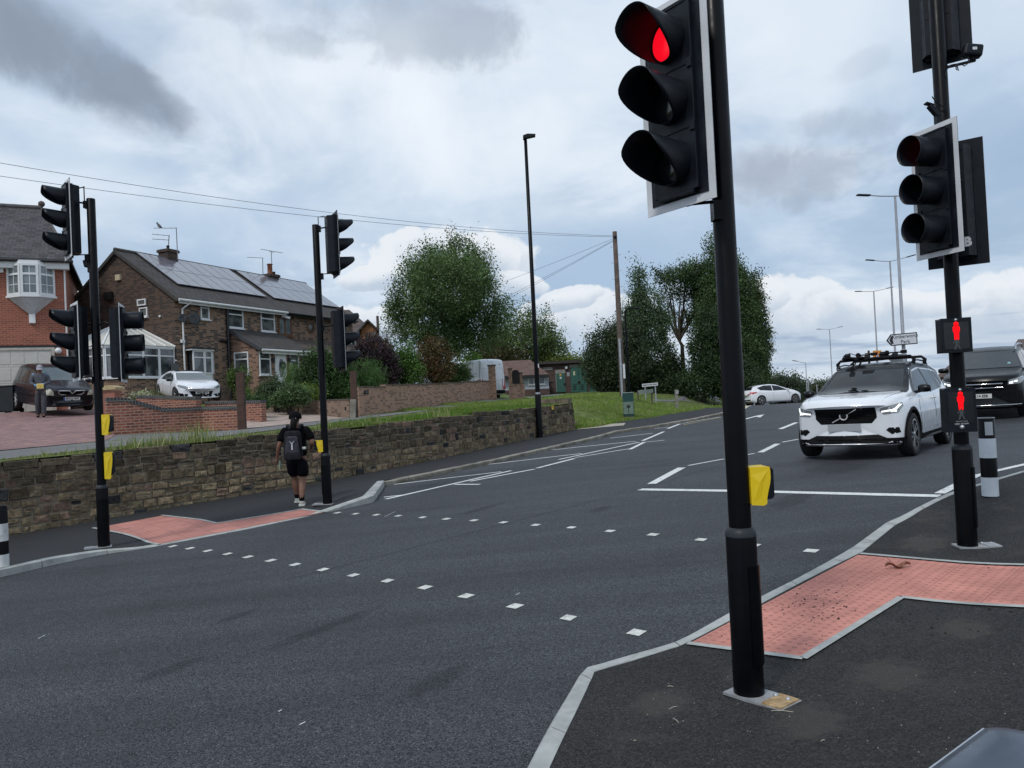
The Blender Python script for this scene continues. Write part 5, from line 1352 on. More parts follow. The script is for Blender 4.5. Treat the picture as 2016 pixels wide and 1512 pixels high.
c1, zc1 = chimney(H1, 314, 347, 489, '', ((0, .22, .07, POTD),)); c2, zc2 = chimney(H2, 518, 546, 538, '', ((-.02, .62, .15, POT), (.30, .2, .09, POTD)))
M_AER = pm('aerial_aluminium', (.24, .24, .26), .5, metal=.6)
def aerial(root, base, top, arms, els=0):
 mb = MB(); mb.tube([Vector(base) - root.location, Vector(top) - root.location], .022, 6)
 for a, b in arms:
  a = Vector(a) - root.location; b = Vector(b) - root.location; mb.tube([a, b], .016, 6); d = (b - a).normalized(); sd = Vector((-.3, 1, 0)).normalized() * .12
  n = int((b - a).length / .22)
  for i in range(1, n): q = a.lerp(b, i / n); mb.tube([q - sd, q + sd], .007, 4)
 return mb.build('aerial', M_AER, root)
Yc = c1.y
aerial(H1, at(350, 512, Yc - .4), at(347, 448, Yc - .4), [(at(303, 449, Yc - .5), at(347, 449, Yc - .4))])
aerial(H1, (c1.x, c1.y, zc1), at(333, 463, Yc), [(at(299, 461, Yc), at(333, 464, Yc)), (at(300, 470.5, Yc), at(333, 472.5, Yc))])
Yc = c2.y
aerial(H2, at(518, 556, Yc - .3), at(517, 507, Yc - .3), [(at(486, 506.5, Yc - .3), at(518, 508, Yc - .3))])
aerial(H2, at(535, 519, Yc), at(534, 494, Yc), [(at(513, 490.5, Yc), at(557, 498, Yc + .4)), (at(530, 495, Yc), at(540, 497, Yc))])
q = at(313.5, 446.6, c1.y - .5); root = thing('bird', q, 'plump grey pigeon perched on the aerial of the left chimney', 'bird')
mb = MB(); mb.tube([(.15, 0, -.06), (.07, 0, .0), (0, 0, .05), (-.05, 0, .12), (-.08, 0, .17)], [.012, .05, .075, .06, .03], 10); mb.sphere((-.09, 0, .19), .045, 8); mb.build('body', pm('pigeon_grey', (.13, .125, .14), .8, var=.3), root)
mb = MB(); mb.tube([(-.12, 0, .19), (-.16, 0, .185)], [.012, .003], 6); mb.build('beak', M_DARK, root)
for sx in (-.015, .015): mb = MB(); mb.tube([(sx, .0, .0), (sx, 0, -.05)], .006, 5); mb.build('leg', POT, root)
window(H1, FP, *FP.rect(394, 596, 411, 629)); window(H1, FP, *FP.rect(447, 607, 478, 646), glassm=M_GLASS); window(H1, FP, *FP.rect(513, 616, 540, 653))
window(H2, FP, *FP.rect(547, 624, 574, 661), fm=M_BRNF, cols=2, top=0, glassm=M_CURT, fw=.11)
mb = MB(); s_, z_ = FP.hit(611.5, 645); Mx = Matrix((A, Z, NF)).transposed()
mb.lathe([(.30, 0), (.30, .06), (.24, .06), (.24, .02)], Vector((CE.x, CE.y, z_)) + A * s_ - H2.location, 24, 0, Mx); w = mb.build('round_window', M_BRNF, H2); mb = MB(); mb.lathe([(.24, .0), (.24, .025), (.001, .025)], Vector((CE.x, CE.y, z_)) + A * s_ - H2.location, 24, 0, Mx); mb.build('pane', M_GLASS, w)
window(H2, FP, *FP.rect(690, 655, 699, 682))
s0, s1, z0, z1 = FP.rect(384, 688, 434, 737)
P2 = FP.off(.38); s0, s1, z0, z1 = P2.rect(380, 688, 428, 736); bo = H1.location
mb = MB(); base = Vector((CE.x, CE.y, 0)) - bo
pl = [(s0 - .02, -.05), (s0 - .02, .36), (s1 - .32, .36), (s1 + .18, -.05)]
def plan(mb, pl, za, zb_, mi=0): mb.prism(pl, base + Z * za, A, NF, Z * (zb_ - za), mi)
def rg(x): return [(a + (0), b) for a, b in x]
plan(mb, pl, z0 - .30, z0 + .02); bw = mb.build('bay', M_UPVC, H1)
mb = MB(); plan(mb, [(s0 - .15, -.02), (s0 - .15, .50), (s1 - .22, .50), (s1 + .32, -.02)], z1, z1 + .07); mb.build('bay_canopy', M_GUTB, bw)
mb = MB(); plan(mb, [(s0 - .13, -.02), (s0 - .13, .47), (s1 - .25, .47), (s1 + .28, -.02)], z1 - .06, z1 - .001); mb.build('canopy_trim', M_UPVC, bw)
window(H1, FP.off(.36), s0, s0 + (s1 - s0) * .46, z0, z1 - .06, cols=1, top=.30, sill=False); window(H1, FP.off(.36), s0 + (s1 - s0) * .46, s1 - .32, z0, z1 - .06, top=.30, sill=False)
ad = (A * .5 - NF * .41).normalized(); an = (A * .41 + NF * .5).normalized()
window(H1, Plane(FP.o + NF * .36 + A * (s1 - .32), ad, an), .0, .60, z0, z1 - .06, top=.30, sill=False)
mb = MB(); plan(mb, [(s0 + .03, 0), (s0 + .03, .33), (s1 - .34, .33), (s1 + .10, 0)], z0, z1 - .06); mb.build('bay_interior', M_DARK, bw)
def fpt(px, py, k=.08, P_=FP): s_, z_ = P_.hit(px, py); return Vector((P_.o.x, P_.o.y, z_)) + P_.d * s_ + P_.n * k
sP, _ = FP.hit(356, 600); zg = ZE - .32 * SLP
pipe(H1, [P3(CE + A * (sP + .25), -.36, zg), P3(CE + A * sP, -.08, zg - .3), P3(CE + A * sP, -.08, ZB)], .045, M_GUTW)
mb = MB(); q = fpt(357, 672) - H1.location; mb.box(q, (.18, .12, .14), math.atan2(A.y, A.x)); mb.build('pipe_hopper', M_GUTW, H1)
sP2, _ = FP.hit(446.5, 660); pipe(H1, [P3(CE + A * sP2, -.09, zg + .02), P3(CE + A * sP2, -.09, ZB)], .075, M_GUTB); pipe(H1, [fpt(432, 671), fpt(446, 673)], .06, M_GUTB)
for px, py, r in ((373, 629, .28), (350, 628, .20)):
 q = fpt(px, py, .25) - H1.location; fx = Vector((.75, -.65, .12)).normalized(); sx = Z.cross(fx).normalized(); ux = fx.cross(sx)
 mb = MB(); mb.lathe([(.001, 0), (r * .5, .02), (r, .09), (r, .10), (r * .5, .035), (.001, .015)], q, 20, 0, Matrix((sx, ux, fx)).transposed()); mb.tube([q, q - NF * .2 - H1.location * 0], .018, 5); mb.tube([q - ux * r * .8, q + fx * .3], .012, 5); mb.box(q + fx * .3, (.05, .05, .07)); mb.build('satellite_dish', pm('dish_grey', (.05, .052, .055), .6), H1)
mb = MB(); q = fpt(343, 723, .05) - H1.location; mb.box(q, (.42, .03, .34), math.atan2(A.y, A.x)); mb.build('meter_box', pm('meter_grey', (.10, .105, .11), .7), H1)
mb = MB(); q = fpt(553, 622, .25) - H2.location; mb.bar(q - NF * .2, q + A * .30 + NF * .1 - Z * .12, .12, .12); mb.build('security_camera', M_GUTW, H2)
s0, s1, z0, z1 = GP.rect(273, 589, 290, 602); window(H1, GP.off(.06), s0, s1, z0, z1, top=0, sill=False); s0, s1, z0, z1 = GP.rect(275, 605, 291, 624); window(H1, GP, s0, s1, z0, z1, top=0)
s0, s1, z0, z1 = GP.rect(230, 541, 239, 552); mb = MB(); slab(mb, GP, s0, s1, z0, z1, 0, .10, H1.location); mb.build('alarm_box', pm('cream_alarm', (.55, .47, .33), .5), H1, bevel=.02)
s0, s1, z0, z1 = GP.rect(209, 575, 224, 591); mb = MB(); slab(mb, GP, s0, s1, z0, z1, .03, .14, H1.location); mb.build('wall_speaker', pm('black_box', (.004, .004, .005), .6), H1)
mb = MB(); q = fpt(316, 623, .04, GP) - H1.location; mb.sphere(q, .055, 8); q2 = fpt(345, 710, .04) - H1.location; mb.sphere(q2, .04, 6); mb.build('wall_lamp', M_UPVC, H1)
PD = 1.7; PF = FP.off(PD)
ps0, _ = PF.hit(508, 700); ps1, zpe = PF.hit(601, 691); _, zpe0 = PF.hit(508, 687)
zpe = (zpe + zpe0) / 2 + .04; _, zpt = FP.hit(455, 652); zpt = min(zpt, zpe + 1.25)
bs_ = Vector((CE.x, CE.y, 0))
def pw(s, k, z): return bs_ + A * s + NF * k + Z * z
mb = MB(); o = H1.location
vs = [pw(ps0, 0, ZB), pw(ps0, PD, ZB), pw(ps0, PD, zpe), pw(ps0, 0, zpt), pw(ps1, 0, ZB), pw(ps1, PD, ZB), pw(ps1, PD, zpe), pw(ps1, 0, zpt)]
mb.add([v - o for v in vs], [(3, 2, 1, 0), (4, 5, 6, 7), (1, 2, 6, 5), (2, 3, 7, 6)]);
M_BRPP = M_BRP; porch = mb.build('porch', M_BRPP, H1)
sp2 = (zpt - zpe) / PD
rf = roof_slab(H1, pw(ps0 - .12, PD + .28, zpe - .28 * sp2 + .1), pw(ps1 + .1, PD + .28, zpe - .28 * sp2 + .1), pw(ps1 + .1, 0, zpt + .1), pw(ps0 - .12, 0, zpt + .1), .09, M_TILE, 'porch_roof')
pipe(H1, [pw(ps0 - .1, PD + .34, zpe - .28 * sp2 + .03), pw(ps1 + .15, PD + .34, zpe - .28 * sp2 + .03)], .055, M_GUTW, 'gutter')
mb = MB(); mb.bar(pw(ps0, PD + .26, zpe - .28 * sp2 - .06) - o, pw(ps1, PD + .26, zpe - .28 * sp2 - .06) - o, .03, .14); mb.build('fascia', M_GUTW, H1)
mb = MB(); mb.bar(pw(ps0 - .13, PD + .3, zpe - .28 * sp2 + .06) - o, pw(ps0 - .13, 0, zpt + .06) - o, .05, .16); mb.build('verge_board', pm('grey_verge', (.05, .055, .062), .6), H1)
pipe(H1, [pw(ps1 + .1, PD + .34, zpe - .28 * sp2 + .03), pw(ps1 - .05, PD + .07, zpe - .55), pw(ps1 - .05, PD + .07, ZB)], .045, M_GUTW)
window(H1, PF, *PF.rect(510, 692, 532, 738)); window(H1, PF, *PF.rect(570, 697, 588, 738))
PS = Plane(bs_ + A * ps0, NF, -A); window(H1, PS, *PS.rect(462, 693, 490, 738))
s0, s1, z0, z1 = PF.rect(541, 694, 563, 758); z0 = z1 - 2.05
mb = MB(); slab(mb, PF, s0, s1, z0, z1, 0, .05, o); slab(mb, PF, s0 + .09, s1 - .09, z0 + .05, z1 - .09, .05, .065, o); dr = mb.build('door', M_UPVC, H1)
mb = MB(); cx = (s0 + s1) / 2; mb.prism([(cx + .18 * math.cos(t) , z0 + 1.32 + .42 * math.sin(t) * (1 if math.sin(t) > 0 else 1.2)) for t in [i * PI / 10 for i in range(20)]], Vector((PF.o.x, PF.o.y, 0)) + PF.n * .066 - o, A, Z, NF * .006); mb.build('door_glass', M_GLASS, dr)
mb = MB(); mb.box(Vector((PF.o.x, PF.o.y, z0 + 1.0)) + A * (s1 - .17) + NF * .08 - o, (.03, .03, .16)); mb.build('handle', M_STEEL, dr)
q = Vector((PF.o.x, PF.o.y, z0 + 1.42)) + A * (cx + .1) + NF * .10 - o; mb = MB(); mb.tube([q + (A * math.cos(t) + Z * math.sin(t)) * .15 for t in [i * PI / 8 for i in range(16)]], .04, 6, closed=True); mb.build('wreath', pm('wreath_green', (.05, .07, .05), .9, var=.4, scale=30), dr)
for px in (536, 567.5):
 q = fpt(px, 709, .09, PF) - o; mb = MB(); mb.box(q, (.10, .10, .24)); mb.build('wall_lantern', M_GUTB, H1)
es0, es1 = ps1 + .12, s_end - .1; zt2, ze2 = zpt - .15, zpe - .05
roof_slab(H2, pw(es0, PD + .1, ze2 - .05), pw(es1, PD + .1, ze2 - .05), pw(es1, 0, zt2), pw(es0, 0, zt2), .09, M_TILEB, 'lean_to_roof')
mb = MB(); o2 = H2.location; vs = [pw(es0, 0, ZB), pw(es0, PD - .15, ZB), pw(es0, PD - .15, ze2 - .05), pw(es0, 0, zt2 - .15), pw(es1, 0, ZB), pw(es1, PD - .15, ZB), pw(es1, PD - .15, ze2 - .05), pw(es1, 0, zt2 - .15)]
mb.add([v - o2 for v in vs], [(3, 2, 1, 0), (4, 5, 6, 7), (1, 2, 6, 5), (2, 3, 7, 6)]); mb.build('lean_to', M_BRPP, H2)
P5 = FP.off(PD - .15); s0, s1, z0, z1 = P5.rect(606, 700, 614, 735); window(H2, P5, s0, s1 + .3, z0, z1, fm=M_BRNF, sill=False)
pipe(H2, [pw(es0, PD + .16, ze2 - .1), pw(es1, PD + .16, ze2 - .1)], .05, M_GUTB, 'gutter')
CW_, CD_ = 3.9, 3.0; o = H1.location
def cw(t, k, z): return bs_ + B * t + NG * k + Z * z
_sd = Plane(bs_ + B * .15, NG, -B); zce = _sd.hit(330, 686)[1]; zcs = _sd.hit(320, 743)[1]; zcr = at(215, 643, cw(1.9, 2.0, 0).y).z
t0, t1 = .15, CW_
mb = MB(); th = .12
mb.prism([(t0, 0), (t1, 0), (t1, CD_ - .5), (t1 - .6, CD_), (t0 + .6, CD_), (t0, CD_ - .5)], bs_ - o + Z * ZB, B, NG, Z * (zcs - ZB)); con = mb.build('conservatory_wall', M_BRB, H1)
corners = [(t0, 0), (t0, CD_ - .5), (t0 + .6, CD_), (t1 - .6, CD_), (t1, CD_ - .5), (t1, 0)]
for (a, b), (c_, d_) in zip(corners, corners[1:]):
 p0 = cw(a, b, 0); p1 = cw(c_, d_, 0); d = (p1 - p0); Lh = d.length; d.normalize(); nn = Vector((-d.y, d.x, 0)); mid = (p0 + p1) / 2
 if nn.dot(mid - cw((t0 + t1) / 2, CD_ / 2, 0)) < 0: nn = -nn
 pl = Plane(p0, d, nn); n = max(1, round(Lh / .72))
 for i in range(n): window(H1, pl, Lh * i / n, Lh * (i + 1) / n, zcs, zce, top=.27, sill=False, fw=.055, glassm=M_GLASS, name='conservatory_window')
mb = MB(); mb.prism([(t0 + .1, 0), (t1 - .1, 0), (t1 - .1, CD_ - .6), (t1 - .65, CD_ - .12), (t0 + .65, CD_ - .12), (t0 + .1, CD_ - .6)], bs_ - o + Z * zcs, B, NG, Z * (zce - zcs - .02)); mb.build('conservatory_interior', pm('dim_interior', (.10, .105, .10), .8, var=.4, scale=2), H1)
mb = MB(); sl_ = []
for (a, b), (c_, d_) in zip(corners, corners[1:]): mb.bar(cw(a, b, zcs - .03) - o, cw(c_, d_, zcs - .03) - o, .16, .06); mb.bar(cw(a, b, zce + .03) - o, cw(c_, d_, zce + .03) - o, .16, .10)
mb.build('conservatory_frame', M_UPVC, H1)
mt = (t0 + t1) / 2; ridge0, ridge1 = cw(mt, 0, zcr), cw(mt, CD_ - 1.35, zcr); M_POLY = pm('cream_polycarbonate', (.56, .55, .49), .4, var=.06, scale=1)
ov_ = .12; cc = [(t0 - ov_, 0), (t0 - ov_, CD_ - .5 + ov_), (t0 + .55, CD_ + ov_), (t1 - .55, CD_ + ov_), (t1 + ov_, CD_ - .5 + ov_), (t1 + ov_, 0)]
ce_ = [cw(a, b, zce + .08) for a, b in cc]
mb = MB(); V_ = [p - o for p in ce_] + [ridge0 - o, ridge1 - o]
fs = [(0, 1, 7, 6), (1, 2, 7), (2, 3, 7), (3, 4, 7), (4, 5, 6, 7)]
fs = [f if (Vector(V_[f[1]]) - Vector(V_[f[0]])).cross(Vector(V_[f[2]]) - Vector(V_[f[0]])).z > 0 else f[::-1] for f in fs]
mb.add(V_, fs); mb.build('conservatory_roof', M_POLY, H1)
mb = MB()
for i, p in enumerate(ce_): mb.bar(p - o + Z * .02, (ridge1 if 0 < i < 5 else ridge0) - o + Z * .03, .06, .05)
for i in range(1, 5):
 for (e0, e1) in ((ce_[0], ce_[1]), (ce_[5], ce_[4])): mb.bar(e0.lerp(e1, i / 5) - o + Z * .02, ridge0.lerp(ridge1, i / 5) - o + Z * .02, .045, .04)
for i in range(1, 4): mb.bar(ce_[2].lerp(ce_[3], i / 4) - o + Z * .02, ridge1 - o + Z * .02, .045, .04)
mb.bar(ridge0 - o + Z * .05, ridge1 - o + Z * .05, .10, .08); mb.build('glazing_bars', M_UPVC, H1)
mb = MB()
for i in range(12): q = ridge0.lerp(ridge1, i / 11) - o; mb.lathe([(.03, .08), (.05, .14), (.02, .18), (.001, .26 if i < 11 else .42)], q, 8)
mb.build('ridge_cresting', M_UPVC, H1)
# red brick house on the left
RD = Vector((.9, .436, 0)).normalized(); RN = Vector((.436, -.9, 0)).normalized(); RB = -RN
rc = at(126, 512, 31.6); ZE3 = rc.z; o3 = Vector((rc.x, rc.y, 0)); zb3 = H(rc.x, rc.y) - .4
root = thing('brick_house', Vector((rc.x, rc.y, zb3)), 'orange-red brick house with a pointed white bay window over the garage, at the left edge', 'house')
H3 = root; o = root.location; LN = 11.0; DP = 7.5
RP = Plane(o3, RD, RN)
mb = MB(); mb.prism([(-LN, 0), (0, 0), (0, DP), (-LN, DP)], o3 - o + Z * zb3, RD, RB, Z * (ZE3 - zb3)); mb.build('wall', M_BRR, root)
ZR3 = at(66, 413, o3.y + 3.2).z; ov = .35
e = [o3 + RD * .28 - RB * ov + Z * (ZE3 - .02), o3 - RD * LN - RB * ov + Z * (ZE3 - .02), o3 - RD * (LN) + RB * 3.9 + Z * ZR3, o3 - RD * 1.08 + RB * 3.9 + Z * ZR3, o3 + RD * .28 + RB * (DP + .3) + Z * (ZE3 - .02), o3 - RD * LN + RB * (DP + .3) + Z * (ZE3 - .02)]
V_ = [p - o for p in e]; mb = MB(); fs = [(1, 0, 3, 2), (0, 4, 3), (4, 5, 2, 3)]
fs = [f if (Vector(V_[f[1]]) - Vector(V_[f[0]])).cross(Vector(V_[f[2]]) - Vector(V_[f[0]])).z > 0 else f[::-1] for f in fs]
mb.add(V_, fs); mb.add([v - Z * .12 for v in V_], [f[::-1] for f in fs]); mb.add(V_ + [v - Z * .12 for v in V_], [(0, 1, 7, 6), (4, 0, 6, 10)]); mb.build('roof', M_SLATE, root)
mb = MB(); mb.tube([V_[2] + Z * .02, V_[3] + Z * .02], .11, 8); mb.tube([V_[3] + Z * .0, V_[0] + Z * .02], .06, 6); rt = mb.build('ridge_tiles', pm('grey_ridge', (.085, .08, .08), .8, var=.3), root)
mb = MB(); mb.lathe([(.05, 0), (.05, .1)], V_[3]); mb.sphere(V_[3] + Z * .2, .14, 8); mb.build('finial', pm('brown_finial', (.09, .065, .06), .8), root)
mb = MB(); slab(mb, RP, -LN, .18, ZE3 - .42, ZE3 - .10, .0, ov - .06, o); mb.build('fascia', M_GUTW, root)
pipe(root, [o3 + RD * .35 + RN * (ov + .03) + Z * (ZE3 - .12), o3 - RD * LN + RN * (ov + .03) + Z * (ZE3 - .12)], .06, M_GUTB, 'gutter')
s0, s1, z0, z1 = RP.off(.45).rect(20, 519, 96, 580); sm = (s0 + s1) / 2; bs3 = o3 - o
pl = [(s0 - .15, 0), (s0 + .35, .5), (s1 - .35, .5), (s1 + .15, 0)]
mb = MB(); mb.prism(pl, bs3 + Z * (z1 - .02), RD, RN, Z * .16); bay = mb.build('bay', M_UPVC, root); mb = MB(); mb.prism([(a + (a - sm) * .10, b * 1.1) for a, b in pl], bs3 + Z * (z0 - .09), RD, RN, Z * .09); mb.build('bay_sill', M_UPVC, bay)
for (a, b), (c_, d_) in zip(pl, pl[1:]):
 p0 = o3 + RD * a + RN * b; p1 = o3 + RD * c_ + RN * d_; d = p1 - p0; L_ = d.length; d.normalize(); nn = Vector((d.y, -d.x, 0)); P_ = Plane(p0, d, nn)
 w = window(root, P_, 0, L_, z0, z1, cols=1 if L_ < 1 else 1, top=.33, sill=False, fw=.085, glassm=M_CURT)
 mb = MB(); m_ = L_ / 2; slab(mb, P_, m_ - .012, m_ + .012, z0 + .08, z1 - .08, .010, .020, o); slab(mb, P_, .08, L_ - .08, z0 + .33 * (z1 - z0), z0 + .33 * (z1 - z0) + .024, .010, .019, o); mb.build('glazing_bars', M_UPVC, w)
mb = MB(); mb.prism([(s0, .0), (s0 + .40, .42), (s1 - .40, .42), (s1, 0)], bs3 + Z * z0, RD, RN, Z * (z1 - z0)); mb.build('bay_interior', pm('dim_interior', (.1, .1, .1), .8), bay)
zt_ = RP.hit(62, 622)[1]; mb = MB(); q = [bs3 + RD * a + RN * b + Z * (z0 - .09) for a, b in pl]; tip = [bs3 + RD * (sm + k) + RN * j + Z * (zt_ + .05) for k, j in ((-.09, 0), (-.08, .1), (.08, .1), (.09, 0))]
mb.add(q + tip, [(0, 1, 5, 4)[::-1], (1, 2, 6, 5)[::-1], (2, 3, 7, 6)[::-1], (4, 5, 6, 7)[::-1]][0:4]); mb.f = [f[::-1] for f in mb.f]
mb.build('bay_corbel', pm('white_render', (.50, .52, .54), .7, var=.08), root); mb = MB(); mb.box(bs3 + RD * sm + RN * .05 + Z * (zt_ - .12), (.22, .12, .36), math.atan2(RD.y, RD.x)); mb.build('corbel_foot', M_UPVC, root)
s0, s1, z0, z1 = RP.rect(-60, 690, 104, 790); z0 = zb3 + .3
mb = MB(); slab(mb, RP, s0, s1, z0, z1, .0, .05, o)
for i in range(1, 4): slab(mb, RP, s0 + .02, s1 - .02, z0 + (z1 - z0) * i / 4 - .008, z0 + (z1 - z0) * i / 4 + .008, .05, .058, o)
gd = mb.build('garage_door', M_GARD, root)
for r in range(4):
 for i in range(6):
  a = s0 + (s1 - s0) * (i + .08) / 6; b = s0 + (s1 - s0) * (i + .92) / 6; zz0 = z0 + (z1 - z0) * (r + .14) / 4; zz1 = z0 + (z1 - z0) * (r + .86) / 4
  mb = MB(); slab(mb, RP, a, b, zz0, zz1, .05, .062, o); mb.build('door_panel', M_GARD, gd)
mb = MB(); slab(mb, RP, s0 - .09, s1 + .10, z1, z1 + .10, 0, .09, o); slab(mb, RP, s1, s1 + .10, z0, z1, 0, .09, o); mb.build('door_frame', pm('cream_frame', (.42, .40, .35), .6), root)
mb = MB(); slab(mb, RP, s0 - .2, s1 + .4, z1 + .10, z1 + .20, 0, .03, o); mb.build('lintel', M_GUTB, root)
s0, s1, z0, z1 = RP.rect(-12, 524, 7, 537); mb = MB(); slab(mb, RP, s0, s1, z0, z1, 0, .1, o); mb.build('alarm_box', M_UPVC, root, bevel=.04)
q = Vector((RP.o.x, RP.o.y, 0)) - o; s_, z_ = RP.hit(121, 691); mb = MB(); mb.sphere(q + RD * (s_ - .1) + RN * .15 + Z * z_, .13, 8); mb.build('wall_lamp', M_UPVC, root)
pipe(root, [o3 + RD * .0 + RN * .05 + Z * (ZE3 - .3), o3 + RD * .0 + RN * .05 + Z * zb3], .035, M_GUTW)
# house with timber dormer behind
Y = 58.0; k = Y / FPX
def P(px, py, Y_): return at(px, py, Y_)
c = P(690, 740, Y); root = thing('brick_house', (c.x, Y, 1.6), 'distant house with a dark tiled roof and an orange timber dormer above the purple bush', 'house'); o = root.location
xa, xb = P(640, 660, Y).x, P(742, 660, Y).x; ze = P(700, 668, Y).z; zr = P(640, 612, Y + 4).z
mb = MB(); mb.box(Vector(((xa + xb) / 2 - 2, Y + 4, (ze + 1.3) / 2)) - o, (xb - xa + 4, 8, ze - 1.3)); mb.build('wall', M_BRP, root)
mb = MB(); q = [Vector((xa - 4, Y - .3, ze)), Vector((P(722, 668, Y).x + .6, Y - .3, ze)), Vector((P(688, 620, Y + 4).x, Y + 4, zr)), Vector((xa - 4, Y + 4, zr)), Vector((P(722, 668, Y).x + .6, Y + 8.3, ze)), Vector((xa - 4, Y + 8.3, ze))]
q = [p - o for p in q]; mb.add(q, [(0, 1, 2, 3), (1, 4, 2), (4, 5, 3, 2)]); mb.build('roof', M_TILEB, root)
dx0, dx1, dxm = P(696, 660, Y - 1).x, P(741, 660, Y - 1).x, P(727, 650, Y - 1).x; dz0, dz1, dza = P(712, 672, Y - 1).z, P(712, 648, Y - 1).z, P(729, 630, Y - 1).z
mb = MB(); xl = P(712, 660, Y - 1).x; xr = P(742, 660, Y - 1).x; xm = (xl + xr) / 2
mb.prism([(xl, dz0 - .5), (xr, dz0 - .5), (xr, dz1), (xm, dza - .12), (xl, dz1)], Vector((0, Y - 1, 0)) - o, (1, 0, 0), Z, (-1.2, 3.5, 0)); dm = mb.build('dormer', pm('orange_timber', (.24, .10, .04), .7, var=.25, scale=4), root)
for sx, nm in ((xl - .25, 'a'), (xr + .25, 'b')):
 mb = MB(); a = Vector((sx, Y - 1.3, dz1 - .15)) - o; b = Vector((xm, Y - 1.3, dza + .05)) - o; e_ = Vector((-1.35, 4.0, 0)); mb.add([a, b, b + e_, a + e_, a - Z * .14, b - Z * .14, b + e_ - Z * .14, a + e_ - Z * .14], [(0, 1, 2, 3), (4, 7, 6, 5), (0, 4, 5, 1), (3, 2, 6, 7)]); mb.build('dormer_roof', M_TILE, dm)
mb = MB(); mb.box(Vector((xm + .1, Y - 1.05, dz0 + (dz1 - dz0) * .30)) - o, ((xr - xl) * .72, .08, (dz1 - dz0) * .8)); mb.build('window', M_GLASS, root)
mb = MB()
for i in range(4): mb.box(Vector((xl + .35 + i * (xr - xl - .6) / 3, Y - 1.1, dz0 + .3)) - o, (.05, .05, .9))
mb.build('window_bars', M_BRNF, root)
# bungalow
Y = 62.0
c = P(1030, 770, Y); root = thing('bungalow', (c.x, Y, 1.4), 'low white bungalow with a red-brown tiled roof behind the rear of the white van', 'house'); o = root.location
x0, x1 = P(940, 740, Y).x, P(1080, 740, Y).x; zb = 1.4; zm = P(1030, 767, Y).z; ze = P(1030, 738, Y).z; zr = P(1030, 709, Y + 3).z
mb = MB(); mb.box(Vector(((x0 + x1) / 2, Y + 3, (zm + ze) / 2)) - o, (x1 - x0, 6, ze - zm)); mb.build('wall', pm('white_render_wall', (.42, .45, .50), .8, var=.06), root)
mb = MB(); mb.box(Vector(((x0 + x1) / 2, Y + 3, (zm + zb) / 2 - .1)) - o, (x1 - x0 + .04, 6.04, zm - zb + .2)); mb.build('plinth', M_BRS, root)
q = [Vector((x0, Y - .5, ze - .05)), Vector((x1, Y - .5, ze - .05)), Vector((P(1044, 709, Y + 3).x, Y + 3, zr)), Vector((x0, Y + 3, zr)), Vector((x1, Y + 6.5, ze)), Vector((x0, Y + 6.5, ze))]
mb = MB(); q = [p - o for p in q]; mb.add(q, [(0, 1, 2, 3), (1, 4, 2), (4, 5, 3, 2), (0, 5, 4, 1)]); mb.build('roof', M_TILER, root)
mb = MB(); mb.box((q[0] + q[1]) / 2 + Vector((0, .05, -.14)), (x1 - x0, .08, .24)); mb.build('fascia', M_GUTB, root)
bp = Plane((0, Y, 0), (1, 0, 0), (0, -1, 0)); s0, s1, z0, z1 = bp.rect(1040, 741, 1063, 757); window(root, bp, s0, s1 + .4, z0, z1, cols=3, top=0)
# substation
Y = 66.0; SP = Plane((P(1065, 740, Y).x, Y, 0), (1, -.04, 0), (-.04, -1, 0))
root = thing('substation', (SP.o.x, Y, 1.5), 'flat roofed dark brick substation with green metal doors', 'building'); o = root.location
s_r = SP.hit(1215, 740)[0]; zt0 = SP.hit(1100, 716)[1]; zb = 1.3
mb = MB(); slab(mb, SP, 0, s_r, zb, zt0, -5, 0, o); mb.build('wall', M_BRS, root)
mb = MB(); slab(mb, SP, -.35, s_r + .3, zt0, zt0 + .22, -5.3, .35, o); mb.build('roof', pm('roof_felt', (.045, .038, .036), .8), root)
def srect(n_, m_, x0, y0, x1, y1, k0=0, k1=.05, parent=None):
 s0, s1, z0, z1 = SP.rect(x0, y0, x1, y1); mb = MB(); slab(mb, SP, s0, s1, z0, z1, k0, k1, o); return mb.build(n_, m_, parent or root)
for r in ((1069, 723, 1088, 729), (1093, 728, 1113, 735), (1121, 717, 1155, 723), (1157, 723, 1178, 728)): srect('lintel', M_LINT, *r)
M_GF = pm('grey_door_frame', (.16, .17, .16), .7)
srect('door_frame', M_GF, 1094, 735, 1113, 772, 0, .04); d1 = srect('door', M_GREEND, 1096, 735, 1112, 772, .04, .08); d2 = srect('door', M_GREEND, 1124, 728, 1139, 772, .02, .07); d3 = srect('door', M_GREEND, 1139.6, 728, 1155, 772, .02, .07); srect('transom', M_GREEND, 1124, 723, 1155, 727.5, .02, .07); d4 = srect('door', M_GREEND, 1160, 728, 1176, 772, .02, .07)
for d_, x, y in ((d2, 1128.5, 731), (d4, 1165, 731)): srect('notice', pm('pale_yellow_notice', (.50, .52, .34), .6), x, y, x + 3.6, y + 8, .07, .08, d_)
srect('notice', pm('sign_amber', (.5, .33, .06), .6), 1101.5, 736, 1105, 740, .08, .09, d1); srect('notice', M_SIGNW, 1102, 742, 1105.5, 746, .08, .09, d1); srect('door_handle', M_DARK, 1110, 754, 1112.5, 758, .08, .12, d1); srect('door_handle', M_DARK, 1137.5, 750, 1142, 755, .08, .12, d3)
for d_, x in ((d2, 1128), (d3, 1143)):
 for y in (757, 760, 763, 766): srect('louvre', M_DARK, x, y, x + 7, y + 1.2, .07, .085, d_)
srect('light', M_SIGNW, 1112.5, 721, 1117, 726, 0, .15); srect('notice', pm('grey_notice', (.30, .31, .33), .6), 1116, 733, 1121.5, 741, 0, .03); srect('vent', M_DARK, 1071, 752, 1090, 754, 0, .03)
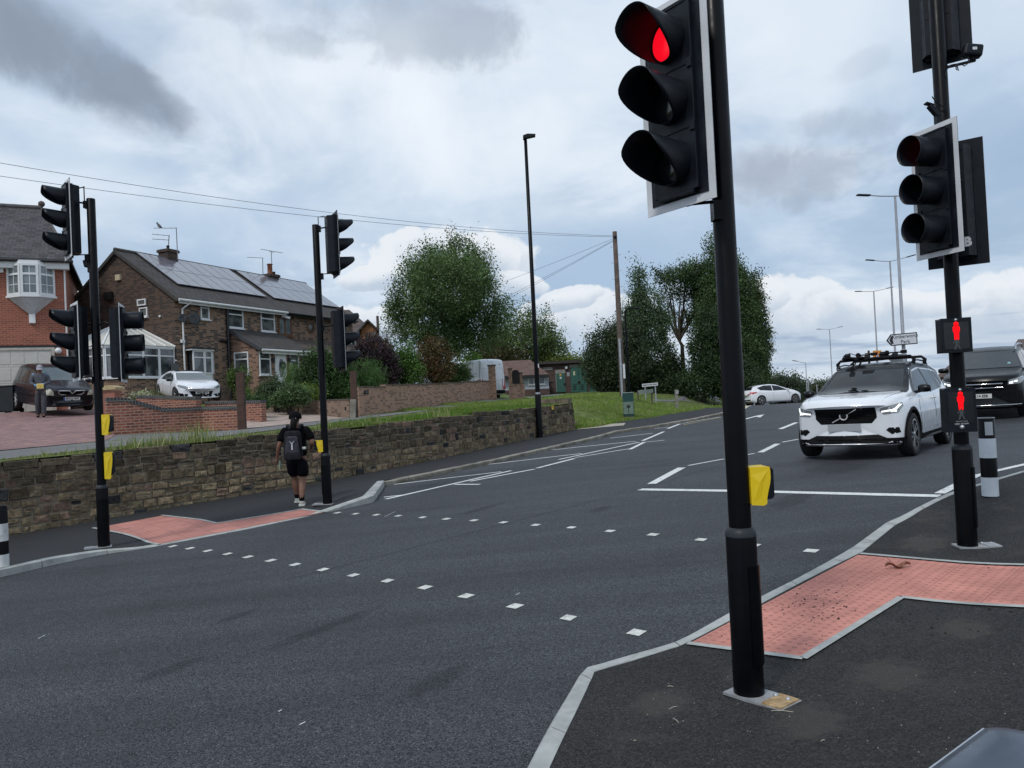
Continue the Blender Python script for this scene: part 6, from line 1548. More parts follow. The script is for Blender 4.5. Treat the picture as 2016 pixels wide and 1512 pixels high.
mb = MB(); mb.tube([SP.o + Vector((-.12, -.15, zb)) - o, SP.o + Vector((-.12, -.15, zt0)) - o], .12, 8); mb.build('downpipe', M_GUTB, root)
# houses at the right edge
def roofhouse(pts, Y, name, lab, mat):
 c = P(pts[0][0], pts[0][1], Y); zb = G(c.x, Y) - .3; root = thing(name, (c.x, Y, zb), lab, 'house'); o = root.location
 e0, e1, r0, r1 = [P(px, py, Y + dy) - o for px, py, dy in pts]
 b0 = 2 * r0 - e0; b0.z = e0.z; b1 = 2 * r1 - e1; b1.z = e1.z
 mb = MB(); mb.add([e0, e1, r1, r0, b0, b1], [(0, 1, 2, 3), (4, 3, 2, 5), (1, 5, 2), (0, 3, 4)]); mb.build('roof', mat, root)
 mb = MB(); i = .3; vs = [e0 + Vector((.2, i, -.03)), e1 + Vector((-.2, i, -.03)), b1 + Vector((-.2, -i, -.03)), b0 + Vector((.2, -i, -.03))]; lo = [Vector((v.x, v.y, 0)) for v in vs]
 mb.add(vs + lo, [(0, 4, 5, 1), (1, 5, 6, 2), (2, 6, 7, 3), (3, 7, 4, 0), (0, 1, 2, 3)]); mb.build('wall', M_BRP, root); return root
roofhouse([(1842, 742, 0), (2060, 752, 0), (1893, 697, 4), (2070, 688, 4)], 48, 'tiled_house', 'house showing only a steep dark brown roof between the white car and the pole', M_TILEB)
roofhouse([(1990, 692, 0), (2120, 690, 0), (2004, 668, 4), (2120, 662, 4)], 40, 'tiled_house', 'house showing only a brown roof corner above the black car at the right edge', M_TILEB)
# garden walls, posts
def gwall(name, lab, pts, tops, th, mat, capm, caph=.06, capo=.03, group='garden walls', foot=.25):
 """pts: world foot points (front face), tops: z"""
 root = thing(name, pts[0], lab, 'wall', group); o = root.location
 nv = []
 for i in range(len(pts)):
  d = (pts[min(i + 1, len(pts) - 1)] - pts[max(i - 1, 0)]); d.z = 0; d.normalize(); nv.append(Vector((-d.y, d.x, 0)))
 mb = MB(); cp = MB()
 for i in range(len(pts) - 1):
  a, b = pts[i] - o, pts[i + 1] - o; za, zb = (tops[i], tops[i + 1]) if not isinstance(tops[i], tuple) else tops[i]
  za -= o.z; zb -= o.z; na, nb = nv[i] * th, nv[i + 1] * th
  vs = [a - Z * foot, b - Z * foot, b + nb - Z * foot, a + na - Z * foot, Vector((a.x, a.y, za)), Vector((b.x, b.y, zb)), Vector((b.x, b.y, zb)) + nb, Vector((a.x, a.y, za)) + na]
  mb.add(vs, [(0, 1, 5, 4), (1, 2, 6, 5), (2, 3, 7, 6), (3, 0, 4, 7), (4, 5, 6, 7)])
  u0, u1 = nv[i] * capo, nv[i + 1] * capo; t = caph
  c0 = [vs[4] - u0, vs[5] - u1, vs[6] + u1, vs[7] + u0]; cp.add(c0 + [v + Z * t for v in c0], [(3, 2, 1, 0), (4, 5, 6, 7), (0, 1, 5, 4), (1, 2, 6, 5), (2, 3, 7, 6), (3, 0, 4, 7)])
 mb.build('brickwork', mat, root); cp.build('coping', capm, root); return root
def zat(px, py, p): return at(px, py, p.y).z
f = [PH(212, 857), PH(250, 855.5), PH(325, 852), PH(400, 848.5), PH(472, 846)]
f = [Vector((p.x, p.y, TERR(p.x, p.y))) for p in f]
tz = [zat(px, py, p) for (px, py), p in zip(((212, 791), (250, 791), (325, 811), (400, 808), (472, 806)), f)]
gwall('brick_wall', 'red brick garden wall with a dark blue coping that dips beside the block paved drive', f, tz, .24, M_BRW, M_BLUEB, .115, .02)
q0 = Vector((-13.2, 27.0, 0)); q1 = Vector((-10.7, 26.0, 0)); q2 = Vector((-8.7, 25.2, 0))
for q in (q0, q1, q2): q.z = TERR(q.x, q.y)
gwall('brick_wall', 'low red brick planter wall behind the dipping wall, nearest the white parked car', [q0, q1], [zat(225, 786, q0), zat(345, 789, q1)], .24, M_BRW, M_BLUEB, .1, .02)
gwall('brick_wall', 'low red brick planter wall with dark coping in front of the number plate of the white parked car', [q1 + Vector((.1, .5, 0)), q2 + Vector((.3, .5, 0))], [zat(372, 797, q1), zat(460, 796, q2)], .24, M_BRW, M_BLUEB, .1, .02)
p = Vector((at(219, 780, 27.6).x, 27.6, 0)); p.z = TERR(p.x, p.y); k = p.y / FPX
root = thing('brick_pier', p, 'reddish pier with a domed yellow stone cap beside the far left traffic light', 'pier'); zt = at(219, 759, 27.6).z - p.z
mb = MB(); mb.box((0, 0, (zt - .15) / 2 - .1), (.50, .50, zt - .05)); mb.build('shaft', pm('pink_render', (.30, .13, .09), .8, var=.15), root); mb = MB(); mb.prism([(-.33, zt - .16), (.33, zt - .16), (.33, zt - .07), (.10, zt), (-.10, zt), (-.33, zt - .07)], (0, -.33, 0), (1, 0, 0), Z, (0, .66, 0)); mb.build('cap', pm('yellow_stone', (.42, .33, .18), .8, var=.15), root)
f = [PH(504, 808.5), PH(560, 812), PH(620, 817), PH(688, 823)]; f = [Vector((p.x, p.y, TERR(p.x, p.y))) for p in f]
tz = [zat(px, py, p) for (px, py), p in zip(((504, 797.5), (560, 793), (620, 789.5), (688, 787)), f)]
w = gwall('brick_wall', 'low dull brown retaining wall with small vent holes under the shrubs', f, tz, .23, M_BRBF, pm('thin_coping', (.09, .07, .06), .8, var=.2), .04, .02)
for px, py in ((545, 803), (588, 803), (681, 797)):
 i = 0 if px < 560 else (1 if px < 620 else 2); a, b = f[i], f[i + 1]; d = (b - a).normalized(); nn = Vector((d.y, -d.x, 0)); pl = Plane(a, d, nn); s_, z_ = pl.hit(px, py); q = Vector((a.x, a.y, z_)) + d * s_ + nn * .003 - w.location
 mb = MB(); mb.box(q, (.08, .03, .12), math.atan2(d.y, d.x)); mb.build('vent_hole', M_DARK, w)
X0, X1 = PH(708, 820), PH(968, 786.5); n = 7; f = [X0.lerp(X1, i / n) for i in range(n + 1)]; f = [Vector((p.x, p.y, TERR(p.x, p.y))) for p in f]
tp = [(708, 763.5), (745, 762.5), (785, 758.5), (835, 757.5), (879, 756), (912, 753.5), (940, 752), (960, 751)]
def pxof(p): v = p - CAMP; return 1008 + FPX * v.dot(RR) / v.dot(RC)
tz = []
for i in range(n):
 xm = (pxof(f[i]) + pxof(f[i + 1])) / 2; yt = np.interp(xm, [a for a, b in tp], [b for a, b in tp]); zc = zat(xm, yt, (f[i] + f[i + 1]) / 2); tz.append((zc, zc))
w = gwall('brick_wall', 'long orange-buff brick wall with a stepped top below the purple and green bushes', f, tz + [tz[-1]], .23, M_BRT, pm('brown_coping', (.10, .085, .06), .85, var=.25), .05, .03)
d = (X1 - X0).normalized(); nn = Vector((d.y, -d.x, 0)); pl = Plane(X0, d, nn); s_, z_ = pl.hit(720, 773); q = Vector((X0.x, X0.y, z_)) + d * s_ + nn * .02 - w.location
mb = MB(); mb.box(q, (.34, .04, .16), math.atan2(d.y, d.x)); mb.build('number_plaque', M_GUTB, w, bevel=.01); mb = MB(); text_mesh(mb, '1', .12, q + nn * .023, d, Z); mb.build('number', M_SIGNW, w)
def pier(px0, px1, pyt, pyb, lab, Yf):
 k = Yf / FPX; c = at((px0 + px1) / 2, pyb, Yf); c.z = TERR(c.x, Yf) ; zt = at((px0 + px1) / 2, pyt, Yf).z - c.z; w_ = (px1 - px0) * k
 r = thing('brick_pier', c, lab, 'pier'); mb = MB(); mb.box((0, 0, zt / 2 - .15), (w_, w_, zt + .3 - .1)); mb.build('shaft', M_BRT, r); mb = MB(); mb.box((0, 0, zt - .04), (w_ + .08, w_ + .08, .08)); mb.build('cap', pm('brown_coping', (.10, .085, .06), .85), r); return r
Yp = f[-1].y
pier(964, 978, 718, 787, 'tall brick gate pier left of the white van', Yp); pier(1003, 1010, 725, 785, 'brick gate pier touching the red tail light side of the white van', Yp + 1.0)
g = thing('garden_gate', at(1018, 780, Yp + 1.3), 'dark arched wooden panel between brick piers right of the white van', 'gate'); k = (Yp + 1.3) / FPX
c = g.location.copy(); q = [((px - 1018) * k, at(px, py, Yp + 1.3).z - c.z) for px, py in ((1010, 755), (1025, 755), (1025, 733), (1022, 729), (1017, 728), (1012, 729), (1010, 733))]
mb = MB(); mb.prism(q, (0, 0, 0), (1, 0, 0), Z, (0, .06, 0)); mb.build('panel', pm('dark_trellis', (.018, .016, .016), .8), g)
q0 = at(1009, 785, Yp + 1.2); q1 = at(1034, 783.5, Yp + 2.0); q0.z = TERR(q0.x, q0.y); q1.z = TERR(q1.x, q1.y)
gwall('brick_wall', 'short orange-buff brick wall right of the white van below the dark arched panel', [q0, q1], [zat(1010, 756, q0), zat(1034, 755, q1)], .23, M_BRT, pm('brown_coping', (.1, .085, .06), .85), .05, .03)
pier(1024, 1030, 733, 784, 'thin brick pier at the right end of the dark arched panel', Yp + 1.8)
def sleeper(px0, px1, pxb, pyt, pyb, lab):
 p = PH(pxb, pyb); p.z = TERR(p.x, p.y); k = p.y / FPX; zt = at((px0 + px1) / 2, pyt, p.y).z - p.z; w_ = (px1 - px0) * k
 r = thing('timber_post', p, lab, 'post', 'brown timber posts'); mb = MB(); mb.prism([(-w_ / 2, -.2), (w_ / 2, -.2), (w_ / 2, zt - .02), (w_ / 2 - .02, zt), (-w_ / 2, zt - .01)], (0, -.07, 0), (1, 0, 0), Z, (0, .16, 0)); mb.build('post', M_DKWOOD, r, bevel=.008); return r
sleeper(462, 476, 477, 732, 846, 'thick dark brown timber post at the end of the red brick wall')
r = sleeper(691, 703, 699, 730, 823, 'thick dark brown timber post between the low brown wall and the long buff wall')
mb = MB(); mb.box((-.03, -.10, .28), (.20, .14, .75), 0, 0, Matrix.Rotation(R(4), 3, 'Y')); mb.build('base_stone', M_KERBO, r, bevel=.02)
for px, lab in ((22, 'black wheelie bin touching the dark people carrier'), (-8, 'black wheelie bin cut off by the left edge of the picture')):
 p = at(px, 800, 29.0); p.z = TERR(p.x, p.y); r = thing('wheelie_bin', p, lab, 'bin', 'wheelie bins'); MBN = pm('bin_plastic', (.010, .014, .016), .5, var=.2)
 mb = MB(); mb.box((0, 0, .52), (.50, .55, .92), 0, 0, None, 1.14); mb.build('body', MBN, r, bevel=.02); mb = MB(); mb.box((0, .02, 1.02), (.62, .72, .06)); mb.box((0, .30, 1.03), (.60, .05, .05)); mb.build('lid', MBN, r, bevel=.02)
 for sx in (-.24, .24): mb = MB(); mb.lathe([(.10, -.03), (.10, .03)], (sx, .25, .10), 14, 0, Matrix.Rotation(R(90), 3, 'Y')); mb.build('wheel', M_TYRE, r)
def pot(px, py, Yv, r_, h_, lab, mat):
 p = at(px, py, Yv); p.z = TERR(p.x, p.y) + .02; t = thing('plant_pot', p, lab, 'plant pot', 'plant pots'); mb = MB(); mb.lathe([(r_ * .72, 0), (r_, h_ - .06), (r_ * 1.08, h_ - .05), (r_ * 1.08, h_), (r_ * .9, h_), (r_ * .85, h_ - .06), (.001, h_ - .07)], n=20); mb.build('pot', mat, t); return p + Z * h_
POTS = [pot(484, 778, 31.6, .34, .42, 'round terracotta pot below the porch side window', POT), pot(304, 778, 29.0, .30, .38, 'terracotta planter between the pier and the white parked car', POT), pot(486, 806, 27.0, .22, .34, 'small terracotta pot at the corner of the lawn beside the buff drive', POT)]
p = at(440, 780, 31.0); p.z = TERR(p.x, p.y); r = thing('garden_bench', p, 'grey wooden garden bench half hidden by the white parked car', 'bench'); ang = math.atan2(A.y, A.x)
mb = MB();
for i in range(4): mb.box(Vector((0, 0, .45)) + NF * (.1 * i - .15), (1.2, .08, .03), ang)
mb.build('seat', M_WOODP, r); mb = MB(); mb.box(Vector((0, 0, .92)) - NF * .22, (1.2, .05, .08), ang)
for i in range(9): mb.box(Vector((0, 0, .70)) - NF * .22 + A * (-.52 + .13 * i), (.05, .03, .40), ang)
mb.build('backrest', M_WOODP, r)
for sa in (-.56, .56):
 for sb in (-.22, .18): mb = MB(); mb.box(Vector((0, 0, .25 if sb > 0 else .45)) + A * sa + NF * sb, (.06, .06, .5 if sb > 0 else .95), ang); mb.build('leg', M_WOODP, r)
# vegetation
M_LEAF = attr_mat('leaf', .55, trans=.30, spec=.35)
M_BARK = pm('bark', (.060, .046, .036), .9, var=.35, scale=6, bmp=.6, bscale=25)
M_BARKD = pm('dark_twig', (.030, .022, .020), .9, var=.3)
rg_ = np.random.default_rng(12)
def leaf_obj(name, C, S, colr, parent=None, droop=.0, asp=.5, mat=None, up=0.0, off=(0, 0, 0), curl=.18):
 """C (n,3) centres, S (n,) half lengths, colr (n,3)"""
 n = len(C); d = rg_.normal(size=(n, 3)); d[:, 2] = d[:, 2] * (1 - abs(droop)) - droop * 1.5 + up * 2.0
 d /= np.linalg.norm(d, axis=1)[:, None]
 e = rg_.normal(size=(n, 3)); e -= (e * d).sum(1)[:, None] * d; e /= np.linalg.norm(e, axis=1)[:, None]
 nn = np.cross(d, e)
 S = S[:, None]; w = S * asp
 a = C - d * S; b = C + e * w + nn * S * curl; c = C + d * S; f = C - e * w + nn * S * curl
 V = np.stack([a, b, c, f], 1).reshape(-1, 3).astype('f') - np.array(off, 'f')
 me = bpy.data.meshes.new(name); me.vertices.add(4 * n); me.vertices.foreach_set('co', V.ravel())
 me.loops.add(4 * n); me.loops.foreach_set('vertex_index', np.arange(4 * n, dtype='i'))
 me.polygons.add(n); me.polygons.foreach_set('loop_start', np.arange(0, 4 * n, 4, dtype='i')); me.polygons.foreach_set('loop_total', np.full(n, 4, 'i'))
 me.update(calc_edges=True)
 ca = me.color_attributes.new('col', 'FLOAT_COLOR', 'POINT')
 cc = np.ones((n, 4), 'f'); cc[:, :3] = colr; ca.data.foreach_set('color', np.repeat(cc, 4, 0).ravel())
 me.materials.append(mat or M_LEAF)
 o = bpy.data.objects.new(name, me); COL.objects.link(o)
 if parent: o.parent = parent
 return o
def clump_points(lobes, ncl, shell=.55):
 """cluster centres in a union of ellipsoids (cx,cy,cz,rx,ry,rz)"""
 vol = np.array([l[3] * l[4] * l[5] for l in lobes]) ** .75; pr = vol / vol.sum(); ids = rg_.choice(len(lobes), ncl, p=pr)
 L = np.array(lobes)[ids]; d = rg_.normal(size=(ncl, 3)); d /= np.linalg.norm(d, axis=1)[:, None]
 r = rg_.uniform(0, 1, ncl) ** (1 / 3 * (1 - shell) + .0) ; r = np.clip(r, .0, 1.0)
 return L[:, :3] + d * r[:, None] * L[:, 3:6], d
def foliage(name, root, lobes, ncl, per, leaf, spread, c1, c2, shell=.6, droop=.1, up=0, asp=.5, extra=None, cvar=.35, spray=None, dirspread=None):
 P_, D_ = clump_points(lobes, ncl, shell)
 if spray:
  k = int(ncl * spray[0]); idx = rg_.choice(ncl, k); P_[idx] += D_[idx] * rg_.uniform(.2, spray[1], k)[:, None]
  P_[idx, 2] += spray[2] * rg_.uniform(.2, 1, k)
 lum = rg_.normal(0, cvar, ncl).clip(-.75, .9); tn = rg_.uniform(0, 1, ncl)
 col = np.array(c1)[None] * (1 - tn[:, None]) + np.array(c2)[None] * tn[:, None]; col *= (1 + lum[:, None])
 col = col * 1.3; n = ncl * per; sp3 = np.array(dirspread if dirspread else (1, 1, 1)) * spread
 C = np.repeat(P_, per, 0) + rg_.normal(size=(n, 3)) * sp3
 cl = np.repeat(col, per, 0) * rg_.uniform(.75, 1.3, n)[:, None]
 S = leaf * rg_.uniform(.6, 1.25, n)
 return leaf_obj(name, C, S, cl.clip(.004, .6), root, droop, asp, up=up, off=(0, 0, 0))
def limbs(root, base_r, trunk, branches, name='trunk', mat=None):
 mb = MB(); n = len(trunk); mb.tube(trunk, [base_r * (1 - .65 * i / max(n - 1, 1)) for i in range(n)], 9)
 for b in branches:
  r0 = b[0]; p = b[1:]; mb.tube(p, [r0 * (1 - .85 * i / (len(p) - 1)) for i in range(len(p))], 6)
 return mb.build(name, mat or M_BARK, root)
def rbranches(o, top, lobes, n, r0, seed=1, bend=.4):
 rr = random.Random(seed); out = []
 for i in range(n):
  l = lobes[rr.randrange(len(lobes))]; t = rr.uniform(.35, 1); s0 = Vector(o).lerp(Vector(top), t)
  d = Vector((rr.gauss(0, 1), rr.gauss(0, 1), rr.gauss(.2, .8))).normalized(); e = Vector(l[:3]) + Vector((d.x * l[3], d.y * l[4], d.z * l[5])) * .85
  m = s0.lerp(e, .5) + Vector((0, 0, (e - s0).length * bend * .3)) + Vector((rr.uniform(-.2, .2), rr.uniform(-.2, .2), 0))
  out.append((r0 * rr.uniform(.4, 1), s0, s0.lerp(m, .5) + Vector((rr.uniform(-.1, .1), 0, .05)), m, e))
 return out
def ptree(px, Y, zb=None):
 """base at column px, depth Y; returns base and function (px,py,dy)->local"""
 p = at(px, 780, Y); p.z = TERR(p.x, Y) if zb is None else zb
 v = p - CAMP; b = p.copy()
 return b, (lambda x, y, dy=0.0: at(x, y, Y + dy) - b)
def lobe(F, k, x, y, rx, ry, dy=0.0, ryd=None):
 c = F(x, y, dy); return (c.x, c.y, c.z, rx * k, (ryd or rx) * k, ry * k)
Y = 44.0; k = Y / FPX; b, F = ptree(892, Y)
T = thing('birch_tree', b, 'big round-crowned birch tree standing alone above the front garden bushes', 'tree')
lb = [lobe(F, k, *a) for a in ((878, 575, 66, 66), (905, 512, 34, 40), (850, 525, 28, 34, -1), (805, 565, 28, 34), (795, 615, 32, 34, 1), (938, 545, 32, 42, 1), (960, 600, 30, 38, -1), (860, 632, 60, 34), (925, 637, 46, 30, 1), (885, 560, 76, 54, -2), (897, 484, 12, 20), (848, 494, 10, 16), (788, 628, 26, 34, 1), (982, 628, 20, 32, -1), (815, 662, 34, 20), (950, 662, 34, 22), (885, 668, 54, 18), (772, 600, 11, 14), (812, 520, 12, 16), (955, 505, 9, 13), (1000, 600, 10, 12), (925, 480, 7, 12))]
foliage('crown', T, lb, 2300, 34, .068, .25, (.050, .088, .032), (.085, .130, .050), .64, .38, cvar=.36, spray=(.16, .5, .1), dirspread=(.85, .85, 1.25))
tr = [Vector((0, 0, -.2)), F(884, 740) , F(880, 700), F(876, 660), F(872, 600), F(880, 520)]
limbs(T, .20, tr, rbranches(tr[2], tr[5], lb, 26, .075, 3) + [(.09, F(883, 705), F(893, 690), F(905, 660), F(930, 610)), (.08, F(880, 700), F(868, 680), F(850, 650), F(820, 600))])
Y = 75.0; k = Y / FPX; b, F = ptree(1040, Y)
T = thing('garden_tree', b, 'spiky-branched green tree between the birch and the tall slim lamp', 'tree')
lb = [lobe(F, k, *a) for a in ((1030, 680, 60, 34), (1015, 645, 22, 30), (1065, 665, 30, 36), (1085, 690, 24, 26), (980, 680, 28, 26), (1040, 625, 8, 14, 0), (1100, 680, 12, 14))]
foliage('crown', T, lb, 620, 30, .12, .36, (.055, .090, .026), (.092, .128, .046), .65, .05, cvar=.3, spray=(.3, 1.2, .9))
limbs(T, .2, [Vector((0, 0, -.2)), F(1040, 730), F(1035, 690), F(1030, 640)], rbranches(F(1040, 740), F(1030, 660), lb, 22, .07, 5, .1))
b, F = ptree(965, 72); k = 72 / FPX; T = thing('garden_tree', b, 'low brownish tree crown behind the roof of the white van', 'tree')
lb = [lobe(F, k, *a) for a in ((965, 700, 34, 22), (1000, 705, 30, 16), (945, 710, 22, 16))]; foliage('crown', T, lb, 240, 24, .13, .34, (.062, .046, .022), (.060, .075, .030), .6, cvar=.3, spray=(.2, .5, .3)); limbs(T, .2, [Vector((0, 0, -.2)), F(965, 715)], [])
b, F = ptree(905, 70); k = 70 / FPX; T = thing('garden_tree', b, 'pale thin tree glimpsed below the crown of the birch', 'tree')
lb = [lobe(F, k, *a) for a in ((905, 680, 16, 20), (890, 690, 12, 12))]; foliage('crown', T, lb, 90, 18, .12, .35, (.10, .13, .06), (.12, .15, .08), .5, cvar=.2, spray=(.3, .5, .3)); limbs(T, .12, [Vector((0, 0, -.2)), F(905, 690)], [])
b, F = ptree(765, 64); k = 64 / FPX; T = thing('bare_tree', b, 'thin sparse twiggy tree right of the timber dormer', 'tree')
lb = [lobe(F, k, *a) for a in ((762, 660, 20, 22), (775, 685, 14, 14))]; foliage('crown', T, lb, 60, 10, .07, .2, (.07, .07, .06), (.09, .09, .07), .3, cvar=.2); limbs(T, .09, [Vector((0, 0, -.2)), F(765, 700), F(760, 650)], rbranches(F(765, 710), F(760, 660), lb, 26, .035, 8, .1))
b, F = ptree(1120, 74); k = 74 / FPX; T = thing('hedge', b, 'bright green leafy hedge top showing above the substation roof', 'hedge')
lb = [lobe(F, k, *a) for a in ((1085, 718, 26, 12), (1110, 714, 26, 12), (1135, 716, 22, 10), (1060, 720, 20, 12))]; foliage('foliage', T, lb, 300, 22, .12, .3, (.10, .135, .030), (.15, .18, .045), .6, cvar=.25, spray=(.2, .5, .4)); limbs(T, .12, [Vector((0, 0, -.2)), F(1120, 722)], [], 'stem')
def gtree(px, Y, lobes, ncl, per, leaf, spread, c1, c2, lab, name='tree', trunk=None, br=0, spray=(.15, .6, .3), up=0, droop=.1, shell=.65, tb=.22, cvar=.3, grp='trees behind the verge', ds=None, extra=()):
 b, F = ptree(px, Y); k = Y / FPX; T = thing(name, b, lab, 'tree', grp); lb = [lobe(F, k, *a) for a in lobes]
 foliage('crown', T, lb, ncl, per, leaf, spread, c1, c2, shell, droop, up=up, cvar=cvar, spray=spray, dirspread=ds)
 tr = [Vector((0, 0, -.4))] + [F(*t) for t in (trunk or [(px, lobes[0][1])])]
 limbs(T, tb, tr, rbranches(tr[-2] if len(tr) > 2 else tr[0], tr[-1], lb, br, tb * .4, int(px)) + [tuple([e[0]] + [F(*q) for q in e[1:]]) for e in extra])
 return T
GD1, GD2 = (.030, .056, .022), (.056, .092, .034)
gtree(1262, 60, ((1262, 620, 20, 56), (1258, 575, 14, 36), (1256, 545, 8, 22), (1284, 640, 26, 40), (1240, 640, 14, 36), (1305, 650, 14, 26)), 470, 34, .085, .27, (.045, .080, .038), (.075, .115, .060), 'slender pale poplar just right of the wooden telegraph pole', 'poplar_tree', trunk=[(1270, 700), (1262, 620), (1257, 560)], br=26, up=.55, droop=0, spray=(.25, .35, .9))
gtree(1345, 62, ((1335, 548, 36, 16), (1365, 532, 30, 14), (1308, 543, 16, 11), (1400, 560, 34, 34), (1350, 585, 14, 9), (1400, 610, 34, 44), (1312, 600, 10, 9), (1390, 570, 28, 24), (1340, 625, 12, 12), (1325, 578, 16, 10), (1308, 625, 14, 16), (1365, 640, 16, 22), (1355, 560, 24, 16), (1372, 600, 14, 18), (1300, 580, 12, 14)), 640, 36, .095, .27, GD1, GD2, 'open-branched tree with sky showing around its bent trunk', 'gnarled_tree', trunk=[(1345, 730), (1343, 680), (1334, 665)], br=16, tb=.26,
  extra=((.13, (1334, 665), (1322, 640), (1315, 610), (1330, 560)), (.11, (1334, 665), (1325, 620), (1318, 580), (1300, 550)), (.14, (1338, 668), (1355, 640), (1372, 600), (1385, 550)), (.10, (1355, 640), (1345, 600), (1350, 560), (1350, 535)), (.08, (1322, 640), (1305, 625), (1300, 600), (1310, 575))))
gtree(1450, 60, ((1440, 610, 40, 100), (1420, 545, 22, 62), (1462, 650, 34, 90), (1448, 560, 18, 40), (1440, 700, 56, 66), (1400, 500, 11, 34), (1410, 620, 38, 80)), 1700, 38, .095, .28, (.034, .062, .024), (.060, .098, .034), 'tallest dense dark green tree, partly hidden by the nearest signal pole', 'dense_tree', up=.25, droop=0, spray=(.15, .35, .6), trunk=[(1450, 740), (1448, 600)])
gtree(1495, 61, ((1490, 650, 17, 80), (1486, 575, 8, 36), (1499, 675, 13, 50), (1482, 715, 22, 34)), 620, 36, .085, .23, (.048, .070, .028), (.075, .100, .042), 'feathery poplar forming the right edge of the tree group', 'poplar_tree', up=.5, droop=0, spray=(.3, .4, .7), trunk=[(1490, 740), (1488, 600)], br=14)
gtree(1190, 58, ((1195, 690, 36, 40), (1225, 670, 30, 34), (1170, 720, 22, 36), (1230, 720, 50, 44), (1205, 750, 36, 26)), 950, 36, .09, .26, (.024, .040, .020), (.046, .064, .030), 'broad dark thorn bush left of the telegraph pole', 'thorn_bush', spray=(.22, .55, .3))
gtree(1290, 59, ((1285, 715, 46, 44), (1318, 742, 32, 34), (1265, 740, 36, 36), (1310, 762, 60, 20)), 900, 36, .09, .26, (.020, .036, .016), (.036, .056, .022), 'dark bush mass right of the telegraph pole', 'thorn_bush', spray=(.15, .4, .2))
gtree(1385, 57, ((1395, 700, 32, 58), (1420, 730, 46, 50), (1375, 755, 44, 24), (1450, 750, 44, 30), (1400, 650, 22, 40)), 1100, 36, .09, .26, (.020, .040, .017), (.040, .066, .024), 'ivy-green bush mass behind the street name plate', 'thorn_bush', spray=(.15, .4, .3))
gtree(1490, 64, ((1490, 735, 20, 24), (1465, 745, 30, 24), (1440, 758, 30, 18)), 420, 26, .10, .24, (.055, .090, .028), (.08, .12, .04), 'lighter green bush behind the white hatchback', 'bush', spray=(.15, .4, .3))
for i, (x, y, rx, ry, lab, c) in enumerate(((1545, 762, 34, 16, 'far dark tree line piece right behind the white hatchback', (.030, .042, .026)), (1530, 756, 22, 12, 'far rounded tree above the roof of the white hatchback', (.045, .060, .036)), (1570, 766, 18, 20, 'far tree beside the shortest grey lamp post', (.036, .052, .030)), (1610, 770, 22, 14, 'far light tree between the two small lamp posts', (.06, .075, .045)), (1640, 765, 18, 18, 'far dark tree just left of the white car', (.026, .040, .024)), (1668, 752, 14, 14, 'far dark tree behind the windscreen of the white car', (.026, .040, .024)), (1700, 760, 30, 20, 'far tree behind the roof of the white car', (.03, .045, .026)))):
 Y = 118 + i * 3; k = Y / FPX; c0 = at(x, y, Y); zb = min(G(c0.x, Y), c0.z - 1); T = thing('distant_tree', (c0.x, Y, zb), lab, 'tree', 'distant trees on the skyline'); lz = Vector((0, 0, c0.z - zb))
 lb = [(0, 0, lz.z, rx * k, rx * k * .6, ry * k), (rx * k * .5, 0, lz.z - ry * k * .3, rx * k * .6, rx * k * .5, ry * k * .8), (-rx * k * .5, 0, lz.z - ry * k * .25, rx * k * .6, rx * k * .5, ry * k * .9), (0, 0, lz.z - ry * k * 1.2, rx * k * 1.1, rx * k * .5, ry * k)]
 foliage('crown', T, lb, 240, 22, .20, .42, c, tuple(a * 1.5 for a in c), .6, cvar=.25, spray=(.2, .7, .4)); mb = MB(); mb.tube([(0, 0, -.3), (0, 0, lz.z)], .2, 6); mb.build('trunk', M_BARK, T)
for px, lab in ((1591, 'slim far white post left of the white car'), (1608, 'thin far pale post beside the far trees')):
 Y = 100; c0 = at(px, 745 if px < 1600 else 757, Y); zb = G(c0.x, Y); r = thing('sign_post', (c0.x, Y, zb - .3), lab, 'post'); mb = MB(); mb.tube([(0, 0, 0), (0, 0, c0.z - zb + .3)], .07, 6); mb.build('post', M_GREYP, r)
Y = 95; c0 = at(1612, 788, Y); r = thing('low_wall', (c0.x, Y, G(c0.x, Y)), 'pale low wall on the far skyline left of the white car', 'wall'); mb = MB(); mb.box((0, 0, (at(1612, 778, Y).z - G(c0.x, Y)) / 2), (2.2, .3, at(1612, 778, Y).z - G(c0.x, Y))); mb.build('panel', pm('pale_far_wall', (.42, .44, .45), .8), r)
def shrub(px, Y, lobes, ncl, per, leaf, spread, c1, c2, lab, name='shrub', up=0.0, droop=.1, asp=.5, spray=(.12, .2, .1), cvar=.3, shell=.65, zb=None, stem=True):
 p = at(px, 780, Y); p.z = TERR(p.x, Y) if zb is None else zb
 T = thing(name, p, lab, 'shrub', 'garden shrubs'); k = Y / FPX; lb = []
 for a in lobes:
  c = at(a[0], a[1], Y + (a[4] if len(a) > 4 else 0)) - p; lb.append((c.x, c.y, c.z, a[2] * k, a[2] * k * .85, a[3] * k))
 foliage('foliage', T, lb, ncl, per, leaf, spread, c1, c2, shell, droop, up=up, asp=asp, cvar=cvar, spray=spray)
 if stem:
  mb = MB();
  for i in range(5): l = lb[i % len(lb)]; mb.tube([(.05 * i - .1, 0, -.1), (l[0] * .5, l[1] * .5, l[2] * .5), (l[0], l[1], l[2])], [.03, .022, .008], 5)
  mb.build('stem', M_BARKD, T)
 return T
shrub(738, 36, ((735, 700, 32, 34), (715, 715, 24, 34), (760, 725, 22, 36), (735, 740, 42, 24)), 620, 26, .055, .13, (.022, .014, .020), (.036, .022, .028), 'rounded dark purple-leaved shrub behind the right-hand timber post', cvar=.25)
